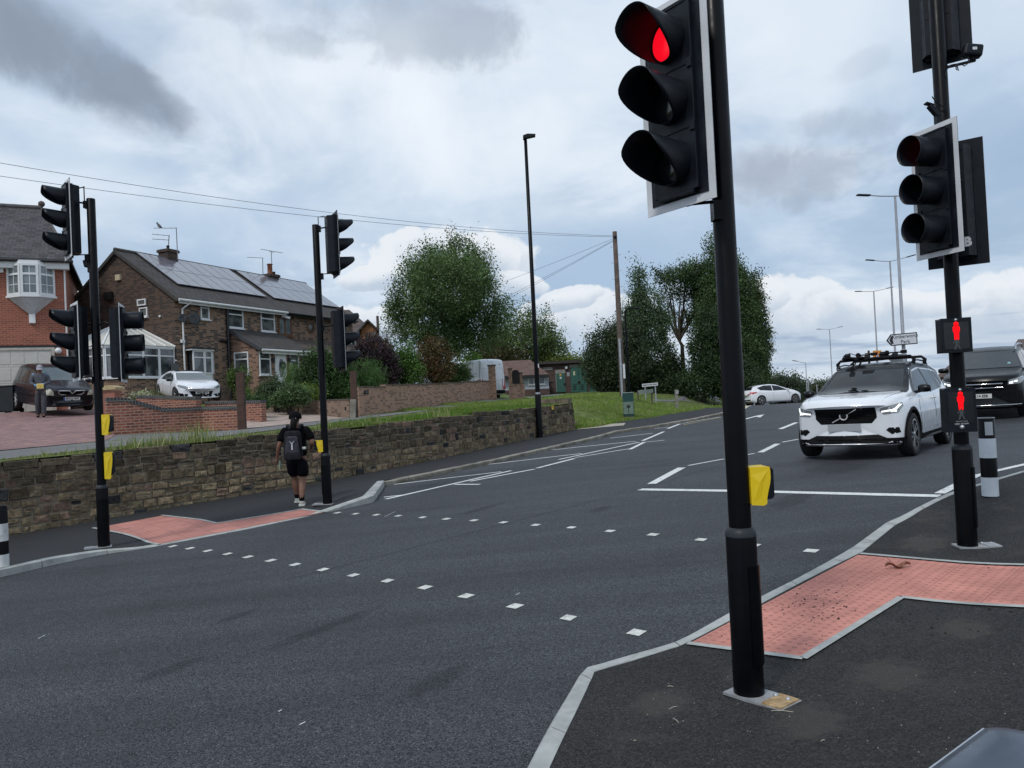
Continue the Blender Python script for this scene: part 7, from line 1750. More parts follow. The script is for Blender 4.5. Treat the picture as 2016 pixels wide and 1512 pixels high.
shrub(797, 37, ((792, 720, 22, 32), (808, 735, 20, 26), (780, 740, 16, 22), (800, 700, 12, 14)), 360, 26, .06, .14, (.050, .105, .022), (.080, .145, .035), 'bright green upright laurel between the purple and the bronze shrubs', up=.2)
shrub(848, 40, ((845, 708, 26, 30), (862, 725, 26, 28), (835, 735, 24, 24), (850, 690, 18, 14)), 460, 24, .06, .15, (.105, .050, .026), (.070, .068, .028), 'bronze-red and green photinia shrub below the birch', spray=(.25, .35, .3))
shrub(890, 44, ((888, 735, 24, 20), (905, 742, 18, 14), (870, 742, 16, 16)), 260, 24, .06, .15, (.042, .080, .024), (.066, .108, .034), 'mid-green shrub low between the bronze shrub and the lime one')
shrub(933, 48.5, ((932, 722, 20, 24), (938, 735, 20, 16), (922, 735, 14, 16)), 320, 26, .055, .13, (.060, .130, .018), (.10, .185, .030), 'lime green rounded shrub in front of the white van', up=.15)
shrub(720, 33, ((722, 752, 22, 22), (735, 745, 16, 22), (700, 760, 14, 16)), 380, 24, .07, .09, (.045, .095, .028), (.070, .135, .040), 'spiky green rosemary-like bush right of the right-hand timber post', asp=.13, up=.9, spray=(.35, .3, .25))
shrub(668, 32, ((668, 755, 18, 26), (680, 762, 14, 22), (655, 768, 16, 18)), 420, 24, .07, .09, (.045, .095, .028), (.070, .135, .040), 'spiky green bush between the middle traffic light and the timber post', asp=.13, up=.9, spray=(.35, .3, .25))
shrub(630, 32, ((628, 725, 26, 30), (650, 740, 24, 34), (612, 750, 24, 30), (640, 765, 40, 18), (670, 725, 18, 22)), 680, 26, .055, .14, (.024, .050, .018), (.046, .085, .026), 'large dark green shrub crossed by the middle traffic light pole', spray=(.22, .3, .2))
shrub(605, 30.5, ((600, 775, 20, 14), (618, 778, 16, 12)), 160, 22, .045, .11, (.085, .125, .025), (.11, .15, .03), 'small yellow-green shrub at the foot of the large dark shrub')
shrub(577, 33, ((577, 735, 11, 18), (572, 752, 12, 14)), 200, 20, .05, .08, (.060, .110, .022), (.085, .150, .030), 'light green feathery bush under the right porch window', up=.8, asp=.15, spray=(.3, .2, .2))
shrub(545, 30, ((540, 770, 17, 11), (528, 776, 18, 10), (555, 779, 16, 8), (546, 757, 7, 6)), 260, 24, .05, .12, (.040, .062, .032), (.065, .092, .048), 'grey-green bushy shrub in front of the white front door')
shrub(570, 29, ((572, 778, 20, 14), (555, 785, 16, 10), (590, 782, 14, 12)), 260, 22, .05, .10, (.040, .080, .028), (.085, .125, .060), 'low pale-tipped shrub right of the grey-green shrub')
shrub(505, 27.5, ((505, 796, 13, 9), (496, 799, 10, 7), (515, 795, 10, 8)), 200, 22, .045, .07, (.022, .050, .018), (.036, .075, .024), 'small dark fern-like plant at the corner of the buff drive')
shrub(470, 33, ((466, 745, 14, 16), (474, 755, 8, 14)), 180, 22, .05, .10, (.045, .085, .022), (.085, .12, .03), 'green plant left of the porch beside the bench')
for p_, r_, lab, c in ((POTS[0], .32, 'small green plant in the terracotta pot below the porch window', (.06, .10, .025)), (POTS[1], .36, 'feathery green plant in the planter beside the white parked car', (.08, .10, .03)), (POTS[2], .2, 'dark trailing plant in the little corner pot', (.03, .06, .02))):
 T = thing('potted_plant', p_, lab, 'plant', 'potted plants'); foliage('foliage', T, [(0, 0, .15, r_, r_, .26)], 70, 18, .045, .08, c, tuple(a * 1.5 for a in c), .6, 0, up=.5, asp=.3)
p = at(278, 781, 27.5); p.z = zat(278, 786, p); T = thing('flowering_plant', p, 'pale succulent-like plant on the planter wall beside the pier', 'plant'); foliage('foliage', T, [(0, 0, .1, .34, .25, .14)], 60, 16, .05, .07, (.20, .22, .14), (.34, .34, .26), .6, 0, up=.3)
M_BLADE = attr_mat('grass_blade', .6, trans=.25, spec=.25)
def blades(name, pts, hts, cols, label, wid=.006, lean=.35):
 n = len(pts); P0 = np.array(pts, 'f'); h = np.array(hts, 'f'); a = rg_.uniform(0, 2 * PI, n); d = np.stack([np.cos(a), np.sin(a), np.zeros(n)], 1)
 ln = rg_.uniform(0.05, lean, n) * h; b = rg_.uniform(0, 2 * PI, n); l = np.stack([np.cos(b), np.sin(b), np.zeros(n)], 1) * ln[:, None]
 w = wid * rg_.uniform(.7, 1.5, n) * (1 + h * 2)
 up = np.zeros((n, 3)); up[:, 2] = h
 v0 = P0 - d * w[:, None]; v1 = P0 + d * w[:, None]; v2 = P0 + d * w[:, None] * .7 + up * .55 + l * .35; v3 = P0 - d * w[:, None] * .7 + up * .55 + l * .35; v4 = P0 + up + l
 V = np.stack([v0, v1, v2, v3, v4], 1).reshape(-1, 3).astype('f')
 me = bpy.data.meshes.new(name); me.vertices.add(5 * n); me.vertices.foreach_set('co', V.ravel())
 base = np.arange(n, dtype='i')[:, None] * 5; idx = np.concatenate([base + np.array([0, 1, 2, 3]), base + np.array([3, 2, 4])], 1).astype('i').ravel()
 me.loops.add(7 * n); me.loops.foreach_set('vertex_index', idx); me.polygons.add(2 * n)
 ls = (np.arange(n)[:, None] * 7 + np.array([0, 4])).ravel().astype('i'); lt = np.tile([4, 3], n).astype('i')
 me.polygons.foreach_set('loop_start', ls); me.polygons.foreach_set('loop_total', lt); me.update(calc_edges=True)
 ca = me.color_attributes.new('col', 'FLOAT_COLOR', 'POINT'); cc = np.ones((n, 4), 'f'); cc[:, :3] = cols; ca.data.foreach_set('color', np.repeat(cc, 5, 0).ravel()); me.materials.append(M_BLADE)
 o = bpy.data.objects.new(name, me); COL.objects.link(o); tag(o, label, 'grass', kind='stuff'); return o
pts, hh, cc = [], [], []; gr = random.Random(4)
E_lo = resample([Vector((q.x, q.y, 0)) for q in low_e], 80)
def wall_to_road(s):
 p, d = wpos(s); n = Vector((-d.y, d.x, 0)); return p, n
for i in range(52000):
 s = gr.uniform(0, WL); p, n = wall_to_road(s); f = s / WL
 wd = .25 + 1.1 * f + 3.6 * max(f - .45, 0) / .55
 t = .12 + wd * gr.random() ** 1.4
 q = p + n * t
 dens = .35 + .65 * sst(f, .1, .45); cl = mnoise.noise((q.x * .8, q.y * .8, 0)) + .5 * mnoise.noise((q.x * 3, q.y * 3, 4))
 if gr.random() > (dens + cl * .6) * (.45 if f < .4 else 1): continue
 zt = H(q.x, q.y, t, s / WL * 4) if t > .4 else ztop(s) - .07
 h = gr.uniform(.025, .060) * (1 + .5 * max(cl, 0))
 if s < WL * .62 and s > WL * .30 and cl > .12 and gr.random() < .35: h *= gr.uniform(1.6, 3.6)
 elif gr.random() < .012: h *= 3
 dry = gr.random() < (.75 - .62 * sst(f, .25, .7))
 c = (.27, .26, .13) if dry else (.060 + gr.uniform(0, .05), .135 + gr.uniform(0, .07), .018)
 pts.append((q.x, q.y, zt)); hh.append(h); v = gr.uniform(.7, 1.3); cc.append(tuple(a * v for a in c))
blades('wall_top_grass', pts, hh, cc, 'uneven green and dry grass growing along the top of the stone wall')
pts, hh, cc = [], [], []
for (px, py, n, hm) in ((395, 868, 110, .55), (380, 870, 80, .45), (340, 873, 90, .38), (300, 874, 120, .40), (292, 874, 60, .34), (318, 874, 60, .3), (430, 866, 70, .3), (100, 896, 60, .22), (232, 884, 50, .3), (160, 890, 20, .3), (520, 853, 40, .25), (660, 838, 80, .26), (890, 812, 60, .35), (880, 813, 40, .4), (750, 826, 40, .3), (740, 828, 24, .4), (480, 860, 40, .22), (1125, 800, 80, .2)):
 w0 = wall_y(px); s = s_of(w0)
 for i in range(int(n * .9)):
  s1 = s + gr.gauss(0, .25); p, nn_ = wall_to_road(s1); t = gr.uniform(.05, .5); q = p + nn_ * t; pts.append((q.x, q.y, ztop(s1) - .06)); hh.append(hm * gr.uniform(.3, 1.0)); v = gr.uniform(.7, 1.35); cc.append(tuple(a * v for a in ((.19, .25, .07) if gr.random() < .55 else (.36, .35, .20))))
blades('weeds', pts, hh, cc, 'tufts of tall pale weeds sprouting from the top of the stone wall', .004, .6)
pts, hh, cc = [], [], []
nm = Vector((-.55, .84, 0))
for i in range(120000):
 f = gr.random(); s = NWALL + f * (len(LINE) - 1 - NWALL - 3.2); j = int(s) ; j = min(j, len(LINE) - 2)
 a, b_ = LINE[j], LINE[j + 1]; q2 = a.lerp(b_, s - j); d = (b_ - a).normalized(); t = gr.random() ** 1.5 * 11; q = q2 + Vector((-d.y, d.x)) * t
 if q.y > 52 or q.y < 26: continue
 tt, ss = side(q.x, q.y)
 if tt < .05: continue
 z = H(q.x, q.y, tt, ss); cl = mnoise.noise((q.x * .5, q.y * .5, 0)); h = gr.uniform(.04, .11) * (1 + .6 * cl) * (1.6 if tt < .6 else 1)
 if gr.random() < .03: h *= 1.8
 c = (.115 + gr.uniform(0, .07), .195 + gr.uniform(0, .08), .040) if gr.random() < .82 - .2 * max(cl, 0) else (.32, .32, .17)
 v = gr.uniform(.75, 1.25) * (1 + .25 * cl); pts.append((q.x, q.y, z - .01)); hh.append(h); cc.append(tuple(a * v for a in c))
blades('verge_grass', pts, hh, cc, 'lush bright green grass of the verge around the telegraph pole', .009)
pts, hh, cc = [], [], []
for i in range(5000):
 x = gr.uniform(-13.5, -9.5); y = gr.uniform(27.2, 32); q = Vector((x, y, TERR(x, y))); px = pxof(q)
 if not (470 < px < 512): continue
 pts.append(tuple(q)); hh.append(gr.uniform(.05, .12)); v = gr.uniform(.7, 1.3); cc.append((.08 * v, .16 * v, .02 * v))
blades('lawn_grass', pts, hh, cc, 'small bright lawn right of the left-hand timber post', .012)
pts, hh, cc = [], [], []
for i in range(1600):
 s = gr.uniform(.2, WL); p, n = wall_to_road(s); cl = mnoise.noise((s * 1.2, 3, 0))
 if cl < .05: continue
 q = p - n * gr.uniform(.03, .09); pts.append((q.x, q.y, far_h(q.x, q.y))); hh.append(gr.uniform(.015, .06)); v = gr.uniform(.6, 1.2); cc.append((.09 * v, .11 * v, .04 * v))
for i in range(900):
 f = gr.random(); j = int(f * (len(OO) - 4)); q = OO[j].lerp(OO[j + 1], gr.random()); cl = mnoise.noise((q.x * 1.3, q.y * 1.3, 7))
 if cl < .12: continue
 pts.append((q.x - .0, q.y - .03, G(q.x, q.y) + .0)); hh.append(gr.uniform(.015, .05)); v = gr.uniform(.6, 1.2); cc.append((.09 * v, .11 * v, .04 * v))
blades('gutter_weeds', pts, hh, cc, 'scattered tiny weeds along the foot of the stone wall and the old kerb', .003, .7)
# vehicles
def paint(name, col, rough=.22, metal=0.0):
 m = pm(name, col, rough, metal, var=.03, scale=2, spec=.4, coat=.8 if col[0] > .1 else .35); return m
P_WHITE = paint('white_car_paint', (.74, .76, .79)); P_DARK = paint('dark_car_paint', (.006, .006, .012), .3); P_BLK = pm('black_car_paint', (.0035, .004, .005), .30, var=.03, spec=.28)
M_CLAD = pm('black_cladding', (.008, .008, .009), .7, var=.1, spec=.12); M_CHROME = pm('chrome', (.60, .61, .62), .15, metal=1.0, var=.03); M_GRILL = pm('grille_black', (.004, .004, .005), .5, spec=.12)
M_ALLOY = pm('alloy', (.42, .43, .44), .3, metal=.8, var=.05); M_ALLOYD = pm('dark_alloy', (.008, .008, .009), .6, spec=.2)
M_HL = pm('headlamp_glass', (.20, .215, .22), .08, spec=.9, coat=.8); M_DRL = pm('daylight_led', (.8, .8, .8), .3, var=.01, emit=(.92, .97, 1.0), es=.9); M_TAIL = pm('tail_lamp', (.42, .012, .012), .15, coat=.6)
M_PLATEW = pm('white_plate', (.62, .62, .60), .5, var=.03); M_PLATEG = pm('grey_blank_plate', (.33, .34, .36), .6, var=.02); M_BLUEP = pm('blue_plate', (.02, .06, .30), .5)
def smooth_interp(pts, xs, sm):
 p = sorted(pts); xa = np.array([a for a, b in p]); ya = np.array([b for a, b in p])
 fine = np.linspace(xa[0], xa[-1], 600); y = np.interp(fine, xa, ya); w = max(1, int(sm / (fine[1] - fine[0])))
 ker = np.hanning(2 * w + 1); ker /= ker.sum(); yp = np.pad(y, w, mode='edge'); ys = np.convolve(yp, ker, 'valid'); return np.interp(xs, fine, ys)
def car_body(sp):
 L = sp['L'] / 2; xs = np.concatenate([[L - .0], np.linspace(L - .03, -L + .03, 74), [-L]])
 top = smooth_interp(sp['top'], xs, sp.get('sm', .05)); sh = smooth_interp(sp['sh'], xs, .10); hw = smooth_interp(sp['hw'], xs, .10); bt = smooth_interp(sp['bt'], xs, .08)
 tb = sp.get('tumble', .30); V = []; rings = []
 for i, x in enumerate(xs):
  zt, zs, w, zb = top[i], min(sh[i], top[i] - .035), hw[i], bt[i]; hc = zt - zs; k = min(1, hc / .25); e = 1.0
  if i in (0, len(xs) - 1): e = .93
  elif i in (1, len(xs) - 2): e = .985
  wr = w * (.95 - tb * min(hc, .6) / .6) if hc > .12 else w * (.93 - .10 * min(hc / .12, 1) * (1 - k))
  half = [(0, zb), (w * .45, zb), (w * .84, zb), (w * .95, zb + .035), (w * .99, zb + .12), (w * 1.0, zb + (zs - zb) * .42), (w * .998, zb + (zs - zb) * .62), (w * .985, zs - (zs - zb) * .20), (w * .972, zs - (zs - zb) * .07), (w * .950, zs - .002)]
  b0 = (w * .93, zs + .008 * k)
  half += [b0] + [(b0[0] + (wr - b0[0]) * f, b0[1] + (zt - .075 * k - b0[1]) * (f ** .92)) for f in (.33, .66, 1.0)] + [(wr * .965, zt - .032 * k - .004), (wr * .88, zt - .010 * k - .002), (wr * .55, zt + .004), (wr * .25, zt + .010), (0, zt + .012)]
  zc = (zb + zt) / 2
  half = [(y * e, zc + (z - zc) * e) for y, z in half]
  bf = sp.get('bendf', .22) * sst(x, L - 1.0, L); br = sp.get('bendr', .14) * sst(-x, L - .9, L)
  ring = [(x - bf * (y / w) ** 2 + br * (y / w) ** 2, y, z) for y, z in half] + [(x - bf * (y / w) ** 2 + br * (y / w) ** 2, -y, z) for y, z in half[-2:0:-1]]
  rings.append(len(V)); V += ring
 n = len(ring); F = []
 for a, b in zip(rings, rings[1:]):
  for j in range(n): j2 = (j + 1) % n; F.append((a + j, a + j2, b + j2, b + j))
 for a, fl in ((rings[0], True), (rings[-1], False)):
  pts = V[a:a + n]; c = tuple(np.mean(pts, 0)); c = (c[0] + (.02 if fl else -.02), 0, c[2]); ci = len(V); V.append(c)
  for j in range(n): j2 = (j + 1) % n; F.append((ci, a + j2, a + j) if fl else (ci, a + j, a + j2))
 return V, F
def ground_matrix(x, y, ang, fn):
 e = .8; n = Vector(((fn(x - e, y) - fn(x + e, y)) / (2 * e), (fn(x, y - e) - fn(x, y + e)) / (2 * e), 1)).normalized()
 f = Vector((math.cos(ang), math.sin(ang), 0)); f = (f - n * f.dot(n)).normalized(); l = n.cross(f)
 return Matrix.Translation((x, y, fn(x, y))) @ Matrix((f, l, n)).transposed().to_4x4()
class Car:
 def __init__(s, name, label, sp, x, y, ang, fn, mat):
  s.sp = sp; s.root = thing(name, (0, 0, 0), label, 'van' if 'van' in name else 'car'); s.root.matrix_world = ground_matrix(x, y, ang, fn); s.mat = mat
  V, F = car_body(sp); me = bpy.data.meshes.new('body'); me.from_pydata(V, [], F)
  bm = bmesh.new(); bm.from_mesh(me); bmesh.ops.recalc_face_normals(bm, faces=bm.faces); bm.to_mesh(me); s.bvh = BVHTree.FromBMesh(bm); bm.free()
  for p in me.polygons: p.use_smooth = True
  me.materials.append(mat); me.materials.append(M_GRILL)
  o = bpy.data.objects.new('body', me); COL.objects.link(o)
  cm = MB(); W_ = sp['W'] / 2; rA = sp['r'] + sp.get('arch', .055)
  for ax in sp['ax']:
   for sg in (-1, 1): cm.lathe([(rA, W_ - .27), (rA, W_ + .3)] if sg > 0 else [(rA, -W_ - .3), (rA, -W_ + .27)], (ax, 0, sp['r'] + .01), 40, 1, Matrix.Rotation(R(-90), 3, 'X'))
  c = cm.build('cut', [mat, M_GRILL]); bm = bmesh.new(); bm.from_mesh(c.data); bmesh.ops.remove_doubles(bm, verts=bm.verts, dist=1e-4); bmesh.ops.recalc_face_normals(bm, faces=bm.faces); bm.to_mesh(c.data); bm.free()
  md = o.modifiers.new('b', 'BOOLEAN'); md.operation = 'DIFFERENCE'; md.object = c; md.solver = 'EXACT'; md.material_mode = 'TRANSFER'
  dg = bpy.context.evaluated_depsgraph_get(); me2 = bpy.data.meshes.new_from_object(o.evaluated_get(dg)); bpy.data.objects.remove(o); bpy.data.objects.remove(c)
  o = bpy.data.objects.new('body', me2); COL.objects.link(o); o.parent = s.root; s.body = o
  me2.materials.clear(); me2.materials.append(mat); me2.materials.append(M_GRILL)
  for p in me2.polygons: p.use_smooth = p.material_index == 0
  try: me2.set_sharp_from_angle(angle=R(50))
  except Exception: pass
 def conf(s, poly, view, mat, name, off=.005, cell=.07, mirror=False, parent=None, th=0):
  outs = []
  for sg in ((1, -1) if mirror else (1,)):
   bm = bmesh.new(); pl = poly if sg == 1 or view == 'side' else [(-a, b) for a, b in poly]
   vs = [bm.verts.new((a, b, 0)) for a, b in pl]; bm.faces.new(vs)
   bmesh.ops.triangulate(bm, faces=bm.faces)
   xs = [p[0] for p in pl]; ys = [p[1] for p in pl]
   for ax, lo, hi in ((0, min(xs), max(xs)), (1, min(ys), max(ys))):
    q = lo + cell
    while q < hi - 1e-3:
     co = [0, 0, 0]; co[ax] = q; no = [0, 0, 0]; no[ax] = 1
     bmesh.ops.bisect_plane(bm, geom=bm.verts[:] + bm.edges[:] + bm.faces[:], plane_co=co, plane_no=no, dist=1e-5); q += cell
   V = []
   for i, v in enumerate(bm.verts):
    a, b = v.co.x, v.co.y
    if view == 'side': o, d = Vector((a, 3 * sg, b)), Vector((0, -sg, 0))
    elif view == 'front': o, d = Vector((6, a, b)), Vector((-1, 0, 0))
    elif view == 'rear': o, d = Vector((-6, a, b)), Vector((1, 0, 0))
    else: o, d = Vector((b, a, 4)), Vector((0, 0, -1))
    h = s.bvh.ray_cast(o, d)
    if h[0] is None: h = s.bvh.find_nearest(o + d * (3 - .6 if view == 'side' else 4));
    p, nn = h[0], h[1]
    if nn.dot(d) > 0: nn = -nn
    v.index = i; V.append(p + nn * off)
   F = [tuple(v.index for v in f.verts) for f in bm.faces]; bm.free()
   mb = MB(); mb.add(V, F, 0, True)
   ob = mb.build(name, mat, parent or s.root)
   bm = bmesh.new(); bm.from_mesh(ob.data); bmesh.ops.remove_doubles(bm, verts=bm.verts, dist=1e-5)
   bmesh.ops.recalc_face_normals(bm, faces=bm.faces); bm.to_mesh(ob.data); bm.free()
   outs.append(ob)
  return outs
 def surf(s, view, a, b):
  o, d = {'front': (Vector((6, a, b)), Vector((-1, 0, 0))), 'rear': (Vector((-6, a, b)), Vector((1, 0, 0))), 'left': (Vector((a, 3, b)), Vector((0, -1, 0))), 'right': (Vector((a, -3, b)), Vector((0, 1, 0))), 'top': (Vector((a, b, 4)), Vector((0, 0, -1)))}[view]
  h = s.bvh.ray_cast(o, d); return h[0] if h[0] is not None else o + d * 2
 def wheels(s, spokes=5, style='split', mats=None, w=.225):
  r = s.sp['r']; mA, mD = mats or (M_ALLOY, M_ALLOYD); W_ = s.sp['W'] / 2
  for ax in s.sp['ax']:
   for sg in (-1, 1):
    c = Vector((ax, sg * (W_ - w / 2 - .012), r)); Mx = Matrix.Rotation(R(-90 * sg), 3, 'X')
    mb = MB(); rr = r * .70; h = w / 2
    mb.lathe([(rr, -h), (r * .94, -h), (r, -h * .72), (r, h * .72), (r * .985, h * .88), (r * .94, h), (rr + .008, h), (rr, h - .012)], c, 40, 0, Mx, True, False); t = mb.build('wheel', M_TYRE, s.root)
    mb = MB(); mb.lathe([(rr, -h * .5), (rr, h - .015), (rr - .018, h - .02), (rr - .03, h - .06), (rr * .3, h - .075), (.001, h - .07)], c, 36, 0, Mx); rim = mb.build('rim', mD, t)
    mb = MB()
    for i in range(spokes):
     for dk in ((-.16, .16) if style == 'split' else (0,)):
      a0 = 2 * PI * i / spokes + dk * .35; a1 = 2 * PI * i / spokes + dk * 1.3
      p0 = Mx @ Vector((math.cos(a0) * .035, math.sin(a0) * .035, h - .022)); p1 = Mx @ Vector((math.cos(a1) * (rr - .012), math.sin(a1) * (rr - .012), h - .016)); mb.bar(c + p0, c + p1, .024 if style == 'split' else .055, .018, up=Mx @ Vector((0, 0, 1)))
    mb.lathe([(rr + .002, h - .018), (rr + .004, h - .002), (rr - .018, h - .006)], c, 36, 0, Mx, True, False); mb.lathe([(.05, h - .03), (.045, h - .008), (.001, h - .006)], c, 14, 0, Mx); mb.build('spokes', mA, rim)
 def mirrors(s, x, z, col=None, size=(.13, .20, .14)):
  for sg in (1, -1):
   y = s.surf('left' if sg > 0 else 'right', x, z).y; c = Vector((x - .02, y + sg * .16, z + .03)); mb = MB()
   prof = [(.005, -size[1] / 2), (.05, -size[1] * .47), (.07, -size[1] * .2), (.07, size[1] * .2), (.05, size[1] * .47), (.005, size[1] / 2)]
   mb.lathe([(max(a, .001), b) for a, b in prof], c, 14, 0, Matrix.Rotation(R(90), 3, 'X') @ Matrix.Diagonal((1.0, 1.0, 1)))
   mb.bar(Vector((x, y - sg * .02, z - .04)), c - Vector((0, sg * .04, .04)), .05, .05); mb.build('wing_mirror', col or M_CLAD, s.root)
 def plate(s, view, z, txt=None, w=.26, h=.056, mat=None, blue=False, y0=0, size=.078, suffix=None):
  sg = 1 if view == 'front' else -1; x = max([sg * s.surf(view, y0 + t, z).x for t in (-w, 0, w)]) * sg + sg * .012
  Y_ = Vector((0, sg, 0)); nx = Vector((sg, 0, 0)); c = Vector((x, y0, z)); mb = MB(); mb.prism([(-w, -h), (w, -h), (w, h), (-w, h)], c, Y_, Z, nx * .008); p = mb.build('number_plate', mat or M_PLATEW, s.root)
  if txt: mb = MB(); text_mesh(mb, txt, size * 1.28, c + nx * .0095 + Y_ * (.02 if blue else 0), Y_, Z, 0, .001, .003, True, .92); mb.build('registration', M_SIGNK, p)
  if blue: mb = MB(); mb.prism([(-w, -h), (-w + .045, -h), (-w + .045, h), (-w, h)], c + nx * .009, Y_, Z, nx * .001); mb.build('blue_band', M_BLUEP, p)
  return p
 def seam(s, pts, view='side', w=.008, mat=None, name='door_seam', mirror=True):
  """thin dark line following the body"""
  for sg in ((1, -1) if mirror else (1,)):
   mb = MB(); P_ = []
   for (a0, b0), (a1, b1) in zip(pts, pts[1:]):
    n = max(1, int(math.hypot(a1 - a0, b1 - b0) / .06))
    for i in range(n): P_.append((a0 + (a1 - a0) * i / n, b0 + (b1 - b0) * i / n))
   P_.append(pts[-1])
   Q = [s.surf(('left' if sg > 0 else 'right') if view == 'side' else view, a * (1 if view == 'side' else (1 if view == 'top' else sg)), b) if view != 'top' else s.surf('top', a, b * sg) for a, b in P_]
   mb.tube(Q, w / 2, 4, caps=False, smooth=False); mb.build(name, mat or M_GRILL, s.root)
w1, w2 = PG(1603, 899), PG(1789, 897); mid = (w1 + w2) / 2; ax_ = (w2 - w1); ax_.z = 0; ax_.normalize()
w3 = PG(1866, 869); hd = (w2 - w3); hd.z = 0; hd.normalize()
hd2 = Vector((ax_.y, -ax_.x, 0));  hd2 = hd2 if hd2.dot(hd) > 0 else -hd2
hd = (hd * .5 + hd2 * .5).normalized(); A1 = math.atan2(hd.y, hd.x)
SUV = dict(L=4.43, W=1.86, r=.362, ax=(1.36, -1.34), arch=.05, bendf=.30, bendr=.18, tumble=.26, sm=.045,
 top=[(2.215, .90), (2.19, .955), (2.10, 1.005), (1.75, 1.055), (1.30, 1.095), (1.02, 1.115), (.30, 1.535), (.10, 1.60), (-.35, 1.635), (-1.2, 1.60), (-1.72, 1.535), (-1.98, 1.20), (-2.14, 1.08), (-2.215, .95)],
 sh=[(2.215, .84), (2.0, .93), (1.0, 1.00), (0, 1.02), (-1.0, 1.05), (-1.6, 1.13), (-2.2, 1.05)], hw=[(2.215, .80), (2.1, .86), (1.7, .915), (1.2, .925), (0, .925), (-1.4, .925), (-2.0, .89), (-2.215, .82)],
 bt=[(2.215, .235), (1.9, .21), (-1.8, .22), (-2.215, .34)])
c1 = Car('car', 'white compact SUV with a black roof and empty bike carriers, waiting at the stop line', SUV, mid.x - hd.x * 1.36, mid.y - hd.y * 1.36, A1, G, P_WHITE)
c1.wheels(5, 'split')
c1.conf([(-.74, .985 + .12), (.74, .985 + .12), (.60, 1.52), (.3, 1.56), (-.3, 1.56), (-.60, 1.52)], 'front', M_CARGLASS, 'windscreen', .006)
c1.conf([(-.60, .25), (-.63, -.1), (-.66, -1.2), (-.55, -1.68), (.55, -1.68), (.66, -1.2), (.63, -.1), (.60, .25), (.3, .30), (-.3, .30)], 'top', P_BLK, 'roof', .010)
c1.conf([(.80, 1.085), (.28, 1.43), (-.28, 1.485), (-.30, 1.05)], 'side', M_CARGLASS, 'side_window', .006, mirror=True)
c1.conf([(-.36, 1.055), (-.34, 1.485), (-1.15, 1.455), (-1.26, 1.11)], 'side', M_CARGLASS, 'side_window', .006, mirror=True)
c1.conf([(-1.32, 1.14), (-1.21, 1.445), (-1.52, 1.40), (-1.60, 1.33), (-1.50, 1.22)], 'side', M_CARGLASS, 'side_window', .006, mirror=True)
c1.conf([(.86, 1.055), (.26, 1.475), (-.3, 1.515), (-1.2, 1.485), (-1.56, 1.42), (-1.66, 1.33), (-1.70, 1.42), (-1.2, 1.56), (-.2, 1.59), (.27, 1.535), (.97, 1.09)], 'side', P_BLK, 'pillar_trim', .0045, mirror=True, cell=.05)
c1.conf([(.70, 1.09), (.80, 1.07), (.72, 1.30), (.66, 1.50), (.585, 1.515)], 'front', P_BLK, 'windscreen_pillar', .008, .05, True)
c1.conf([(-.66, 1.50), (.66, 1.50), (.60, 1.585), (-.60, 1.585)], 'front', P_BLK, 'roof_edge', .008, .05)
c1.conf([(-.88, .25), (.88, .25), (.88, .345), (.74, .30), (-.74, .30), (-.88, .345)], 'front', M_CLAD, 'lower_lip', .009, .05)
c1.conf([(-.30, 1.045), (-.28, 1.49), (-.35, 1.49), (-.365, 1.045)], 'side', M_GRILL, 'door_pillar', .0065, mirror=True)
c1.conf([(-.60, 1.17), (.60, 1.17), (.52, 1.44), (-.52, 1.44)], 'rear', M_CARGLASS, 'rear_window', .006)
c1.conf([(-.47, .845), (.47, .845), (.475, .70), (.40, .612), (-.40, .612), (-.475, .70)], 'front', M_GRILL, 'grille', .006)
c1.conf([(-.49, .862), (.49, .862), (.495, .69), (.412, .596), (-.412, .596), (-.495, .69)], 'front', M_CLAD, 'grille_surround', .003)
for i in range(7):
 z = .635 + i * .031; w_ = .40 if z < .66 else .455; pp = [c1.surf('front', y, z) + Vector((.009, 0, 0)) for y in np.linspace(-w_, w_, 13)]; mb = MB(); mb.tube(pp, .0035, 4); mb.build('grille_bar', pm('grille_bar_grey', (.012, .012, .013), .5, spec=.2), c1.root)
ec = c1.surf('front', 0, .73) + Vector((.016, 0, 0)); mb = MB(); mb.tube([ec + Vector((0, math.cos(t) * .060, math.sin(t) * .060)) for t in [i * PI / 14 for i in range(28)]], .012, 6, closed=True)
em = mb.build('emblem', pm('emblem_silver', (.55, .56, .57), .3, metal=.2), c1.root); mb = MB(); mb.lathe([(.058, 0), (.058, .012), (.001, .014)], ec - Vector((.012, 0, 0)), 24, 0, Matrix.Rotation(R(90), 3, 'Y')); mb.build('emblem_disc', P_BLK, em)
mb = MB(); a_, b_ = c1.surf('front', -.21, .625) + Vector((.014, 0, 0)), c1.surf('front', .215, .838) + Vector((.014, 0, 0)); mb.bar(a_, ec + Vector((0, -.055, -.031)), .010, .014); mb.bar(ec + Vector((0, .055, .031)), b_, .010, .014); mb.build('emblem_bar', pm('emblem_silver', (.55, .56, .57), .3, metal=.2), em)
hl = [(.545, .80), (.56, .84), (.70, .875), (.835, .915), (.850, .86), (.80, .755), (.60, .735)]
for h_ in c1.conf(hl, 'front', M_HL, 'headlight', .007, .04, True): pass
for sg in (1, -1):
 for q in ([(.565, .768), (.72, .785), (.715, .815), (.575, .795)], [(.715, .765), (.775, .80), (.835, .885), (.808, .888), (.752, .825), (.70, .80)], [(.70, .785), (.775, .765), (.785, .785), (.74, .812)]):
  c1.conf([(a * sg, b) for a, b in q], 'front', M_DRL, 'light_strip', .012, .04)
c1.plate('front', .535, None, .265, .058, M_PLATEG)
c1.conf([(-.50, .395), (.50, .395), (.60, .32), (.56, .275), (-.56, .275), (-.60, .32)], 'front', M_GRILL, 'lower_intake', .006)
